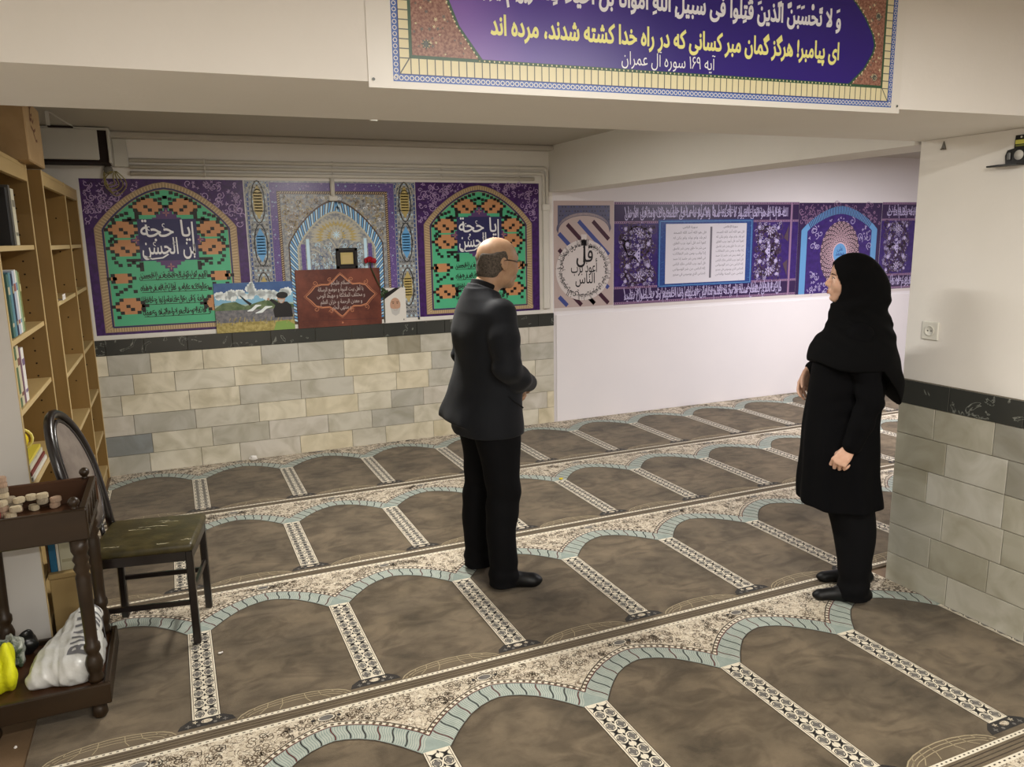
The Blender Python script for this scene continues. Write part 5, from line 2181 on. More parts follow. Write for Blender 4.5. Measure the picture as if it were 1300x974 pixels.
def draw_landscape(A, w, h):
    A.rect(0, 0, w, h, P_SKYL)
    A.up()
    A.rect(0, h * 0.80, w, h, P_SKY)
    A.rect(0, h * 0.42, w, h * 0.56, P_MIST)
    A.up()
    rnd = random.Random(5)
    for k in range(34):
        x = w * rnd.uniform(0.04, 0.93)
        A.flower((x, h * rnd.uniform(0.70, 0.80)), rnd.uniform(0.018, 0.038), P_CLOUD, 9, rnd.random() * 6, 0.10)
    for k in range(7):
        A.flower((w * 0.46 + rnd.uniform(-0.02, 0.02), h * (0.82 + 0.025 * k)), 0.03 - 0.002 * k, P_CLOUD, 8, rnd.random() * 6, 0.10)
    A.poly([(0, h * 0.50), (w * 0.10, h * 0.60), (w * 0.26, h * 0.62), (w * 0.38, h * 0.52), (w * 0.55, h * 0.60), (w * 0.72, h * 0.66), (w * 0.86, h * 0.56), (w, h * 0.52), (w, h * 0.4), (0, h * 0.4)], P_HILL)
    A.up()
    A.rect(0, h * 0.20, w, h * 0.45, P_FIELD)
    A.rect(0, 0, w, h * 0.21, P_GRASS)
    A.up()
    A.poly([(w * 0.72, 0), (w * 0.76, h * 0.17), (w * 0.90, h * 0.19), (w, h * 0.10), (w, 0)], P_GRN)
    for k in range(60):
        x = w * rnd.random()
        z = h * rnd.uniform(0.14, 0.25)
        A.stroke([(x, z), (x + 0.008, z + 0.025)], 0.005, P_GRASS if k % 2 else P_FIELD)
    A.up()
    # white and dark brush strokes of lettering
    A.stroke([(w * 0.40, h * 0.42), (w * 0.46, h * 0.44), (w * 0.52, h * 0.52), (w * 0.58, h * 0.53)], 0.02, P_CLOUD, wf=lambda t: 0.006 + 0.018 * math.sin(PI * t))
    A.stroke([(w * 0.50, h * 0.37), (w * 0.58, h * 0.40), (w * 0.64, h * 0.48), (w * 0.72, h * 0.49)], 0.02, P_CLOUD, wf=lambda t: 0.006 + 0.018 * math.sin(PI * t))
    A.stroke([(w * 0.32, h * 0.74), (w * 0.38, h * 0.64), (w * 0.45, h * 0.55)], 0.016, P_ROBE, wf=lambda t: 0.006 + 0.016 * t)
    A.up()
    # small standing figure in a dark robe
    cx = w * 0.865
    A.poly([(cx - 0.070, h * 0.26), (cx - 0.078, h * 0.42), (cx - 0.055, h * 0.53), (cx - 0.02, h * 0.58), (cx + 0.03, h * 0.58), (cx + 0.06, h * 0.50), (cx + 0.068, h * 0.26)], P_ROBE)
    A.poly([(cx - 0.055, h * 0.50), (cx - 0.10, h * 0.62), (cx - 0.085, h * 0.65), (cx - 0.035, h * 0.57)], P_ROBE)
    A.disc((cx - 0.108, h * 0.645), 0.010, P_SKIN, 8)
    A.up()
    A.disc((cx - 0.012, h * 0.655), 0.030, P_SKIN, 14, 0.040)
    A.up()
    A.poly([(cx - 0.038, h * 0.63), (cx - 0.015, h * 0.545), (cx + 0.012, h * 0.62)], P_GREY)
    A.disc((cx - 0.004, h * 0.715), 0.044, P_ROBE, 14, 0.026)


standing('poster', 0.286, 0.860, 0.372, 'landscape picture with clouds, yellow grass and a small black-robed figure on the ledge', 'picture', draw_landscape, 0.008, 0.012, M('board_white', (210, 208, 200), 0.6), y=YW - 0.0165)
Q_RUST = vinyl('plaque_rust', (84, 42, 34), 1.05, 0.3, rgb2=(118, 64, 50), scale=4)
Q_DARK = vinyl('plaque_dark', (66, 36, 34), KP, 0.3)
Q_GOLD = vinyl('plaque_copper', (168, 112, 82), KP, 0.3)
Q_TXT = vinyl('plaque_grey_text', (160, 148, 144), KP, 0.3)


def draw_plaque(A, w, h):
    A.rect(0, 0, w, h, Q_RUST)
    A.up()
    cx, cz = w * 0.52, h * 0.54
    half = [(-0.275, 0.0), (-0.235, 0.035), (-0.20, 0.075), (-0.15, 0.088), (-0.095, 0.086), (-0.055, 0.115), (-0.02, 0.150), (0.0, 0.165)]
    out = [(cx + x, cz + z) for x, z in half] + [(cx - x, cz + z) for x, z in half[::-1][1:]]
    out += [(cx - x, cz - z) for x, z in half[1:]] + [(cx + x, cz - z) for x, z in half[::-1][1:-1]]
    A.poly(out, Q_DARK)
    A.up()
    A.stroke(out, 0.008, Q_GOLD, True)
    A.stroke([(cx + (x - cx) * 1.06, cz + (z - cz) * 1.07) for x, z in out], 0.003, Q_GOLD, True)
    for s in (-1, 1):
        for q in (-1, 1):
            A.spiral((cx + s * 0.20, cz + q * 0.10), 0.022, Q_GOLD, 0.004, 1.2, 0, s * q)
            A.spiral((cx + s * 0.085, cz + q * 0.125), 0.018, Q_GOLD, 0.004, 1.2, 2, s * q)
    A.flower((cx, h * 0.06), 0.010, Q_GOLD, 5)
    lines = [('السلام علیکم', 0.100, 0.15), ('یا أهل بیت النبوة و موضع الرسالة', 0.048, 0.36), ('و مختلف الملائکة و مهبط الوحی', 0.0, 0.38), ('و معدن الرحمة و خزان العلم', -0.050, 0.33), ('و منتهی الحلم', -0.095, 0.15)]
    for s, z, wd in lines:
        A.text(s, cx, cz + z - 0.012, 0.045, Q_TXT, 0.01, wd, 'c')
    A.stroke([(0.03, 0.055), (w - 0.03, 0.045)], 0.004, Q_DARK)


standing('wall_plaque', 0.886, 1.552, 0.452, 'rust brown plaque with a copper cartouche of script on the ledge', 'plaque', draw_plaque, 0.016, 0.005, M('plaque_edge', (60, 32, 28), 0.5), y=YW - 0.0195)


def draw_frame(A, w, h):
    A.rect(0, 0, w, h, M('frame_black', (30, 24, 22), 0.4))
    A.up()
    A.rect(0.035, 0.035, w - 0.035, h - 0.035, V_GOLD)
    A.up()
    for k in range(5):
        A.stroke([(0.05, 0.05 + 0.012 * k), (w - 0.05, 0.05 + 0.012 * k)], 0.003, V_TANL)


def draw_portrait(A, w, h):
    A.rect(0, 0, w, h, M('card_white', (218, 214, 206), 0.6))
    A.up()
    A.poly([(0, h * 0.66), (0, h * 0.82), (w * 0.55, h), (w * 0.78, h)], V_BLACK)
    c = (w * 0.52, h * 0.47)
    A.disc((c[0], c[1] + 0.012), 0.044, P_SKIN, 18, 0.058)
    A.up()
    A.poly([(c[0] - 0.042, c[1] - 0.01), (c[0] - 0.03, c[1] - 0.06), (c[0], c[1] - 0.078), (c[0] + 0.032, c[1] - 0.06), (c[0] + 0.042, c[1] - 0.01), (c[0] + 0.02, c[1] - 0.022), (c[0] - 0.02, c[1] - 0.022)], P_GREY)
    for s in (-1, 1):
        A.disc((c[0] + s * 0.017, c[1] + 0.024), 0.007, V_BROWN, 8, 0.004)
        A.stroke([(c[0] + s * 0.008, c[1] + 0.036), (c[0] + s * 0.03, c[1] + 0.036)], 0.005, V_BROWN)
    A.stroke([(c[0] - 0.004, c[1] + 0.02), (c[0] - 0.008, c[1] - 0.006), (c[0] + 0.006, c[1] - 0.008)], 0.004, V_TAN)
    A.stroke([(c[0] - 0.016, c[1] - 0.030), (c[0], c[1] - 0.036), (c[0] + 0.016, c[1] - 0.030)], 0.005, V_ROSE)
    A.up()
    A.rect(w * 0.86, h * 0.06, w * 0.90, h * 0.10, V_BLACK)


standing('portrait_card', 1.572, 1.760, 0.285, 'white portrait card with a black mourning ribbon across its corner', 'picture', draw_portrait, 0.006, 0.012, M('board_white', (210, 208, 200), 0.6), y=YW - 0.0165)
# little frame and a red flower standing on top of the plaque
o = thing('small_frame', 'small black picture frame with a gold print resting on top of the rust brown plaque', 'picture frame')
A = Art(0.0003)
draw_frame(A, 0.168, 0.16)
A.build('print', o, wall_matrix(1.210, YW - 0.0205, 1.4655))
mb = MB()
for (c, s) in (((0.084, 0.0125), (0.168, 0.025)), ((0.084, 0.1475), (0.168, 0.025)), ((0.0125, 0.08), (0.025, 0.16)), ((0.1555, 0.08), (0.025, 0.16))):
    mb.box((1.210 + c[0], YW - 0.016, 1.4655 + c[1]), (s[0], 0.024, s[1]), M('frame_black', (30, 24, 22), 0.4), 0.004)
mb.build('moulding', None, o)
o = thing('artificial_rose', 'dark red artificial rose standing behind the top right corner of the plaque', 'flower')
RED = mat('rose_red', (150, 24, 36), 0.6, 0.3)
mb = MB()
for k in range(14):
    a, r, q = k * 2.4, 0.006 + 0.0026 * k, 0.055 - 0.002 * k
    mb.ball((1.468 + r * math.cos(a), YW - 0.045 + r * 0.6 * math.sin(a), 1.505 + q * 0.55), 0.017, RED, (1.0, 0.55, 1.25), 8, Matrix.Rotation(a, 4, 'Z'))
mb.build('petals', None, o)
GRS = mat('stem_green', (46, 66, 38), 0.6, 0.3)
mb = MB()
mb.tube([(1.468, YW - 0.045, 1.53), (1.475, YW - 0.05, 1.47), (1.52, YW - 0.05, 1.36), (1.572, YW - 0.048, 1.26), (1.572, YW - 0.035, 1.02)], 0.004, GRS, 6)
mb.build('stem', None, o)
for (x, z, a) in ((1.572, 1.29, 0.6), (1.59, 1.27, -0.5), (1.556, 1.25, 1.6)):
    mb = MB()
    mb.ball((x, YW - 0.045, z), 0.022, GRS, (1.0, 0.25, 0.5), 8, Matrix.Rotation(a, 4, 'Y'))
    mb.build('leaf', None, o)

# ---------------------------------------------------------------- on the pillar
o = thing('power_socket', 'square white wall socket on the stone pillar', 'socket', (XP, 2.426, 1.248))
SW = mat('socket_white', (222, 220, 210), 0.4, 0.4)
mb = MB()
mb.box((-0.005, 0, 0), (0.010, 0.082, 0.082), SW, 0.004, seg=2)
mb.build('plate', None, o)
mb = MB()
mb.lathe([(0.022, 0), (0.024, 0.004), (0.021, 0.005), (0.019, 0.001)], (-0.010, 0, 0), (-1, 0, 0), SW, 20)
mb.build('ring', None, o)
for s in (-1, 1):
    mb = MB()
    mb.bar((-0.0105, s * 0.0085, 0), (-0.0125, s * 0.0085, 0), 0.0028, HOLE, n=8)
    mb.build('pin_hole', None, o)
o = thing('wall_bracket', 'black plastic bracket with a yellow label and white round sticker high on the pillar', 'bracket', (XP, 2.10, 1.95))
BP = mat('black_plastic_matte', (24, 24, 24), 0.45, 0.4)
YZ = Matrix(((0, 0, -1, 0), (1, 0, 0, 0), (0, 1, 0, 0), (0, 0, 0, 1)))
mb = MB()
mb.prism([(-0.030, -0.008), (0.022, -0.008), (0.052, -0.006), (0.056, 0.030), (0.048, 0.050), (0.022, 0.055), (0.020, 0.104), (-0.026, 0.104)], 0.008, YZ, BP)
mb.build('back_plate', None, o)
mb = MB()
mb.prism([(-0.030, 0.0), (0.052, 0.0), (0.112, 0.012), (0.116, 0.030), (0.052, 0.055), (-0.030, 0.060)], 0.006, Matrix(((0, -1, 0, 0), (1, 0, 0, 0), (0, 0, 1, -0.012), (0, 0, 0, 1))), BP)
mb.build('arm', None, o)
mb = MB()
mb.bar((-0.008, 0.000, 0.028), (-0.0095, 0.000, 0.028), 0.019, M('sticker_white', (206, 204, 198), 0.5), n=20)
k = mb.build('round_sticker', None, o)
k['label'] = 'white round sticker'
mb = MB()
mb.box((-0.009, -0.003, 0.078), (0.002, 0.042, 0.016), mat('label_yellow', (206, 204, 96), 0.5), 0.0005)
mb.box((-0.009, -0.003, 0.064), (0.002, 0.038, 0.006), M('label_olive', (120, 124, 60), 0.5), 0.0005)
k = mb.build('label_strip', None, o)
k['label'] = 'pale yellow label strip'
mb = MB()
mb.box((-0.011, 0.038, 0.026), (0.008, 0.014, 0.030), M('knob_grey', (112, 112, 110), 0.4), 0.004)
mb.build('clasp', None, o)
mb = MB()
mb.bar((-0.0075, -0.004, 0.096), (-0.0092, -0.004, 0.096), 0.004, M('sticker_white', (206, 204, 198), 0.5), n=10)
mb.build('hanging_hole', None, o)
mb = MB()
mb.prism([(-0.012, 0.0), (0.012, 0.0), (0.0, 0.036)], 0.006, Matrix.Translation((XP, 2.438, 2.032)) @ YZ, M('hook_grey', (108, 104, 98), 0.5))
mb.bar((XP - 0.005, 2.438, 2.036), (XP - 0.02, 2.438, 2.034), 0.003, M('hook_grey', (108, 104, 98), 0.5), n=8)
tag(mb.build('wall_hook'), 'tiny grey hook near the top of the pillar face', 'hook')

# ---------------------------------------------------------------- bits on the carpet
def crumple(name, c, r, m, label, cat, seed):
    rs = random.Random(seed)
    mb = MB()
    bmesh.ops.create_icosphere(mb.bm, subdivisions=2, radius=1.0)
    mb.mats.append(m)
    for v in mb.bm.verts:
        f = rs.uniform(0.6, 1.15)
        v.co = Vector((c[0] + v.co.x * r[0] * f, c[1] + v.co.y * r[1] * f, max(c[2] + (v.co.z + 0.8) * r[2] * f, c[2])))
    return tag(mb.build(name), label, cat)


ZC = 0.0108
crumple('paper_tissue', (0.464, 6.155, ZC + 0.003), (0.035, 0.022, 0.022), M('paper_white', (226, 222, 216), 0.8), 'crumpled white tissue on the carpet at the foot of the tiled wall', 'tissue', 2)
crumple('yellow_scrap', (2.385, 4.66, ZC), (0.016, 0.012, 0.008), mat('scrap_yellow', (206, 184, 60), 0.7), 'tiny yellow scrap on the carpet behind the man', 'scrap', 3)
crumple('paper_scrap', (0.05, 3.213, ZC), (0.011, 0.008, 0.004), M('paper_white', (226, 222, 216), 0.8), 'tiny white paper scrap on the carpet in front of the chair', 'scrap', 4)
crumple('paper_crumb', (-0.632, 2.877, 0.0), (0.006, 0.006, 0.005), M('paper_white', (226, 222, 216), 0.8), 'white crumb on the brown floor by the trolley foot', 'scrap', 6)
# ---------------------------------------------------------------- people: smooth blended volumes turned into one skin
class Field:
    def __init__(self, lo, hi, h):
        self.lo, self.h = np.array(lo, float), h
        self.n = np.ceil((np.array(hi) - self.lo) / h).astype(int) + 1
        self.D = np.full(self.n, 0.5, np.float32)
        self.ax = [self.lo[i] + h * np.arange(self.n[i]) for i in range(3)]

    def _sub(self, lo, hi):
        a = np.clip(np.floor((np.array(lo) - self.lo) / self.h).astype(int), 0, self.n - 1)
        b = np.clip(np.ceil((np.array(hi) - self.lo) / self.h).astype(int) + 1, 1, self.n)
        sl = tuple(slice(i, j) for i, j in zip(a, b))
        X = self.ax[0][sl[0]][:, None, None].astype(np.float32)
        Y = self.ax[1][sl[1]][None, :, None].astype(np.float32)
        Z = self.ax[2][sl[2]][None, None, :].astype(np.float32)
        return sl, X, Y, Z

    def _add(self, sl, d, k):
        a = self.D[sl]
        if k > 0:
            hh = np.maximum(k - np.abs(a - d), 0) / k
            self.D[sl] = np.minimum(a, d) - hh * hh * k * 0.25
        else:
            self.D[sl] = np.minimum(a, d)

    def _cut(self, sl, d, k):
        a = self.D[sl]
        b = -d
        if k > 0:
            hh = np.maximum(k - np.abs(a - b), 0) / k
            self.D[sl] = np.maximum(a, b) + hh * hh * k * 0.25
        else:
            self.D[sl] = np.maximum(a, b)

    def cone(self, a, b, ra, rb, k=0.01, cut=False):
        a, b = np.array(a, float), np.array(b, float)
        m = max(ra, rb) + k + 3 * self.h
        sl, X, Y, Z = self._sub(np.minimum(a, b) - m, np.maximum(a, b) + m)
        ba = b - a
        L2 = max(float(ba @ ba), 1e-9)
        t = np.clip(((X - a[0]) * ba[0] + (Y - a[1]) * ba[1] + (Z - a[2]) * ba[2]) / L2, 0, 1)
        d = np.sqrt((X - a[0] - t * ba[0]) ** 2 + (Y - a[1] - t * ba[1]) ** 2 + (Z - a[2] - t * ba[2]) ** 2) - (ra + (rb - ra) * t)
        (self._cut if cut else self._add)(sl, d, k)

    def chain(self, pts, rs, k=0.01):
        for p, q, r, s in zip(pts, pts[1:], rs, rs[1:]):
            self.cone(p, q, r, s, k)

    def ell(self, c, r, k=0.01, R=None, cut=False):
        c, r = np.array(c, float), np.array(r, float)
        m = r.max() + k + 3 * self.h
        sl, X, Y, Z = self._sub(c - m, c + m)
        x, y, z = X - c[0], Y - c[1], Z - c[2]
        if R is not None:
            x, y, z = (R[0, 0] * x + R[1, 0] * y + R[2, 0] * z, R[0, 1] * x + R[1, 1] * y + R[2, 1] * z, R[0, 2] * x + R[1, 2] * y + R[2, 2] * z)
        q = np.sqrt((x / r[0]) ** 2 + (y / r[1]) ** 2 + (z / r[2]) ** 2)
        q2 = np.sqrt((x / r[0] ** 2) ** 2 + (y / r[1] ** 2) ** 2 + (z / r[2] ** 2) ** 2) + 1e-9
        d = np.where(q < 1e-3, -r.min(), q * (q - 1) / q2)
        (self._cut if cut else self._add)(sl, d, k)

    def stack(self, rows, k=0.01, n=2.2, wave=None):
        rows = sorted(rows)
        zs = [q[0] for q in rows]
        cx, cy, rx, ry = (np.array([q[i] for q in rows]) for i in (1, 2, 3, 4))
        m = k + 3 * self.h + 0.02
        sl, X, Y, Z = self._sub(((cx - rx).min() - m, (cy - ry).min() - m, zs[0] - m), ((cx + rx).max() + m, (cy + ry).max() + m, zs[-1] + m))
        zz = Z[0, 0, :]

        def it(v):
            # smooth interpolation along z
            t = np.interp(zz, zs, np.arange(len(zs)))
            i = np.clip(np.floor(t).astype(int), 0, len(zs) - 2)
            f = t - i
            p0, p1, p2, p3 = v[np.maximum(i - 1, 0)], v[i], v[i + 1], v[np.minimum(i + 2, len(zs) - 1)]
            return (p1 + 0.5 * f * (p2 - p0 + f * (2 * p0 - 5 * p1 + 4 * p2 - p3 + f * (3 * (p1 - p2) + p3 - p0))))[None, None, :].astype(np.float32)
        CX, CY, RX, RY = it(cx), it(cy), it(rx), it(ry)
        x, y = (X - CX), (Y - CY)
        q = (np.abs(x / RX) ** n + np.abs(y / RY) ** n) ** (1 / n)
        d = (q - 1) * np.minimum(RX, RY)
        if wave is not None:
            d = d + wave(x, y, Z)
        d = np.maximum(d, np.maximum(zs[0] - Z, Z - zs[-1]))
        self._add(sl, d, k)

    def bend(self, fn):
        """surface relief (cloth folds): fn(X, Y, Z) added to the whole field"""
        X = self.ax[0][:, None, None].astype(np.float32)
        Y = self.ax[1][None, :, None].astype(np.float32)
        Z = self.ax[2][None, None, :].astype(np.float32)
        self.D += fn(X, Y, Z).astype(np.float32)

    def clip(self, fn, k=0.0):
        X = self.ax[0][:, None, None].astype(np.float32)
        Y = self.ax[1][None, :, None].astype(np.float32)
        Z = self.ax[2][None, None, :].astype(np.float32)
        a, b = self.D, fn(X, Y, Z)
        d = np.maximum(a, b)
        if k > 0:
            hh = np.maximum(k - np.abs(a - b), 0) / k
            d = d + hh * hh * k * 0.25
        self.D = d.astype(np.float32)

    def mesh(self, smooth=2):
        D = self.D
        n = np.array(D.shape) - 1
        ins = D < 0
        cnt = np.zeros(n, np.uint8)
        for a in (0, 1):
            for b in (0, 1):
                for c in (0, 1):
                    cnt += ins[a:n[0] + a, b:n[1] + b, c:n[2] + c]
        act = np.argwhere((cnt > 0) & (cnt < 8))
        idx = np.full(n, -1, np.int64)
        idx[tuple(act.T)] = np.arange(len(act))
        P = np.zeros((len(act), 3))
        C = np.zeros(len(act))
        co = [(a, b, c) for a in (0, 1) for b in (0, 1) for c in (0, 1)]
        val = {q: D[act[:, 0] + q[0], act[:, 1] + q[1], act[:, 2] + q[2]].astype(float) for q in co}
        for q in co:
            for ax in range(3):
                if q[ax] == 0:
                    r = list(q)
                    r[ax] = 1
                    v0, v1 = val[q], val[tuple(r)]
                    s = (v0 < 0) != (v1 < 0)
                    t = np.where(s, v0 / np.where(s, v0 - v1, 1), 0)
                    p = np.tile(np.array(q, float), (len(act), 1))
                    p[:, ax] += t
                    P[s] += p[s]
                    C[s] += 1
        P = (P / C[:, None] + act) * self.h + self.lo
        Q = []
        for ax in range(3):
            u, v = (ax + 1) % 3, (ax + 2) % 3
            sh = [slice(0, D.shape[i]) for i in range(3)]
            s0, s1 = list(sh), list(sh)
            s0[ax] = slice(0, D.shape[ax] - 1)
            s1[ax] = slice(1, D.shape[ax])
            e = ins[tuple(s0)] != ins[tuple(s1)]
            pos = np.argwhere(e)
            ok = (pos[:, u] > 0) & (pos[:, v] > 0) & (pos[:, u] < D.shape[u] - 1) & (pos[:, v] < D.shape[v] - 1)
            pos = pos[ok]
            fl = ins[tuple(pos.T)]

            def cell(du, dv):
                q = pos.copy()
                q[:, u] -= du
                q[:, v] -= dv
                return idx[tuple(q.T)]
            quad = np.stack([cell(1, 1), cell(0, 1), cell(0, 0), cell(1, 0)], 1)
            quad[~fl] = quad[~fl][:, ::-1]
            Q.append(quad)
        Q = np.concatenate(Q)
        E = np.concatenate([Q[:, [0, 1]], Q[:, [1, 2]], Q[:, [2, 3]], Q[:, [3, 0]]])
        for _ in range(smooth):
            S = np.zeros_like(P)
            N = np.zeros(len(P))
            for i, j in ((0, 1), (1, 0)):
                for c in range(3):
                    S[:, c] += np.bincount(E[:, i], P[E[:, j], c], len(P))
                N += np.bincount(E[:, i], minlength=len(P))
            P = P * 0.5 + 0.5 * S / np.maximum(N, 1)[:, None]
        return P, Q

    def build(self, name, m, parent=None, smooth=2, mats=None, facemat=None):
        P, Q = self.mesh(smooth)
        me = bpy.data.meshes.new(name)
        me.vertices.add(len(P))
        me.vertices.foreach_set('co', P.astype(np.float32).ravel())
        me.loops.add(len(Q) * 4)
        me.loops.foreach_set('vertex_index', Q.astype(np.int32).ravel())
        me.polygons.add(len(Q))
        me.polygons.foreach_set('loop_start', np.arange(0, len(Q) * 4, 4, dtype=np.int32))
        me.polygons.foreach_set('use_smooth', np.ones(len(Q), bool))
        me.update(calc_edges=True)
        o = bpy.data.objects.new(name, me)
        COL.objects.link(o)
        me.materials.append(m)
        if parent:
            o.parent = parent
        return o


def rz(a):
    c, s = math.cos(a), math.sin(a)
    return np.array([[c, -s, 0], [s, c, 0], [0, 0, 1.0]])


def ry_(a):
    c, s = math.cos(a), math.sin(a)
    return np.array([[c, 0, s], [0, 1.0, 0], [-s, 0, c]])


def add_head(F, c, s, R, male=True):
    """head blended into F; face towards local +x, c = middle of the head at eye height"""
    T = lambda p: np.array(c) + s * (R @ np.array(p, float))
    def el(p, r, k=0.012, R2=None, cut=False):
        RR = R if R2 is None else R @ R2
        F.ell(T(p), np.array(r) * s, k * s, RR, cut)
    def co(p, q, a, b, k=0.01, cut=False):
        F.cone(T(p), T(q), a * s, b * s, k * s, cut)
    el((-0.014, 0, 0.034), (0.098, 0.078, 0.086), 0.0)
    el((0.022, 0, 0.030), (0.070, 0.068, 0.070), 0.03)
    el((0.024, 0, -0.040), (0.068, 0.060, 0.082), 0.03)
    if male:
        el((0.070, 0, -0.102), (0.024, 0.028, 0.020), 0.025)
        el((0.008, 0.044, -0.078), (0.036, 0.018, 0.026), 0.03)
        el((0.008, -0.044, -0.078), (0.036, 0.018, 0.026), 0.03)
        co((0.080, -0.034, 0.024), (0.080, 0.034, 0.024), 0.012, 0.012, 0.02)
    else:
        el((0.072, 0, -0.100), (0.020, 0.022, 0.018), 0.025)
    for q in (-1, 1):
        el((0.094, q * 0.031, 0.004), (0.013, 0.017, 0.011), 0.012, cut=True)
        el((0.0775, q * 0.031, 0.001), (0.013, 0.014, 0.0115), 0.004)
        el((0.066, q * 0.040, -0.030), (0.024, 0.021, 0.026), 0.025)
        # ear
        el((-0.012, q * 0.079, -0.004), (0.020, 0.0085, 0.033), 0.006, ry_(-0.25))
        el((-0.008, q * 0.088, -0.002), (0.010, 0.006, 0.018), 0.006, ry_(-0.25), True)
        el((-0.004, q * 0.078, -0.030), (0.008, 0.006, 0.009), 0.006)
        el((0.098, q * 0.0105, -0.036), (0.010, 0.0075, 0.0075), 0.008)
    co((0.086, 0, 0.016), (0.1095, 0, -0.026), 0.0075, 0.0105, 0.012)
    el((0.109, 0, -0.031), (0.0115, 0.0105, 0.0095), 0.008)
    el((0.085, 0, -0.068), (0.018, 0.028, 0.022), 0.02)
    co((0.0985, -0.016, -0.0635), (0.0985, 0.016, -0.0635), 0.0048, 0.0048, 0.006)
    co((0.0965, -0.013, -0.0745), (0.0965, 0.013, -0.0745), 0.0055, 0.0055, 0.006)
    co((0.104, -0.020, -0.0690), (0.104, 0.020, -0.0690), 0.0018, 0.0018, 0.002, True)
    el((0.094, 0, -0.085), (0.010, 0.02, 0.006), 0.01, cut=True)
    return T


def add_hand(F, W, fwd, n, side, s=1.0, curl=(0.5, 0.6, 0.4), thumb=(0.65, 0.55, 0.35), tcurl=0.3):
    W, fwd, n, side = (np.array(v, float) for v in (W, fwd, n, side))
    fwd /= np.linalg.norm(fwd)
    n = n - fwd * (n @ fwd)
    n /= np.linalg.norm(n)
    sd = np.cross(fwd, n)
    if sd @ side < 0:
        sd = -sd
    offs = (0.029, 0.0095, -0.0100, -0.0285)
    up = (0.088, 0.092, 0.088, 0.080)
    segs = ((0.042, 0.025, 0.020), (0.046, 0.029, 0.021), (0.042, 0.027, 0.020), (0.033, 0.020, 0.018))
    rad = ((0.0098, 0.0088, 0.0078, 0.0066), (0.0100, 0.0090, 0.0080, 0.0067), (0.0096, 0.0086, 0.0076, 0.0064), (0.0086, 0.0076, 0.0067, 0.0058))
    F.ell(W + fwd * 0.048 * s, np.array((0.045, 0.036, 0.014)) * s, 0.012 * s, np.stack([fwd, sd, n], 1))
    tips = []
    for i in range(4):
        K = W + (fwd * up[i] + sd * offs[i]) * s
        F.cone(W + (fwd * 0.015 + sd * offs[i] * 0.5) * s, K, 0.0135 * s, 0.0108 * s, 0.008 * s)
        a, p = 0.0, K
        for j in range(3):
            a += curl[j] * (1.0 + 0.12 * i)
            d = fwd * math.cos(a) + n * math.sin(a) + sd * (0.05 * (1.5 - i) * (1 - j * 0.3))
            d /= np.linalg.norm(d)
            q = p + d * segs[i][j] * s
            F.cone(p, q, rad[i][j] * s, rad[i][j + 1] * s, 0.0015)
            p = q
        tips.append(p)
    t = np.array(thumb)
    d = fwd * t[0] + sd * t[1] + n * t[2]
    d /= np.linalg.norm(d)
    p = W + (fwd * 0.022 + sd * 0.020) * s
    for L, r0, r1 in ((0.042, 0.0145, 0.0115), (0.032, 0.0112, 0.0098), (0.026, 0.0096, 0.0075)):
        q = p + d * L * s
        F.cone(p, q, r0 * s, r1 * s, 0.006 * s)
        p = q
        d = d + (n * tcurl + fwd * 0.2 - sd * 0.25 * tcurl)
        d /= np.linalg.norm(d)


def face_bits(o, T, s, R, iris, brow, lip, brow_w=0.0035, lips=True):
    """eyes, brows and lips as small meshes of their own"""
    SCL = M('eye_white', (212, 204, 196), 0.3, 0.5)
    for q in (-1, 1):
        mb = MB()
        c = T((0.0795, q * 0.031, 0.001))
        mb.ball(c, 0.0122 * s, SCL, seg=14)
        e = mb.build('eye', None, o)
        d = (np.array(T((0.0916, q * 0.031, 0.0005))) - c)
        mb = MB()
        mb.ball(c + d * 0.62, 0.0062 * s, M('iris_%d' % iris[0], iris, 0.25, 0.6), seg=10)
        mb.build('iris', None, e)
        mb = MB()
        mb.tube([T((0.0925 - 0.010 * abs(t), q * (0.031 + 0.017 * t), 0.0085 - 0.006 * t * t)) for t in np.linspace(-1, 1, 7)], 0.0016 * s, M('lash_dark', (40, 30, 26), 0.6), 6)
        mb.build('upper_lid', None, e)
        mb = MB()
        mb.tube([T((0.0955 - 0.016 * max(t, 0) ** 2 - 0.002, q * (0.030 + 0.020 * t), 0.0245 - 0.005 * t * t)) for t in np.linspace(-0.95, 1, 8)], brow_w * s, M('brow_%d' % brow[0], brow, 0.8), 6,
                rfun=lambda t: brow_w * s * (0.55 + 0.6 * math.sin(PI * min(t + 0.15, 1))))
        mb.build('eyebrow', None, o)
    if lips:
        mb = MB()
        ML = M('lip_%d' % lip[0], lip, 0.45, 0.4)
        mb.tube([T((0.1035 - 0.010 * t * t, 0.021 * t, -0.0645 + 0.001 * (1 - abs(t)))) for t in np.linspace(-1, 1, 9)], 0.004 * s, ML, 8, rfun=lambda t: s * (0.0012 + 0.0036 * math.sin(PI * t)))
        mb.tube([T((0.1025 - 0.010 * t * t, 0.018 * t, -0.0735)) for t in np.linspace(-1, 1, 9)], 0.005 * s, ML, 8, rfun=lambda t: s * (0.0012 + 0.0042 * math.sin(PI * t)))
        mb.build('lips', None, o)


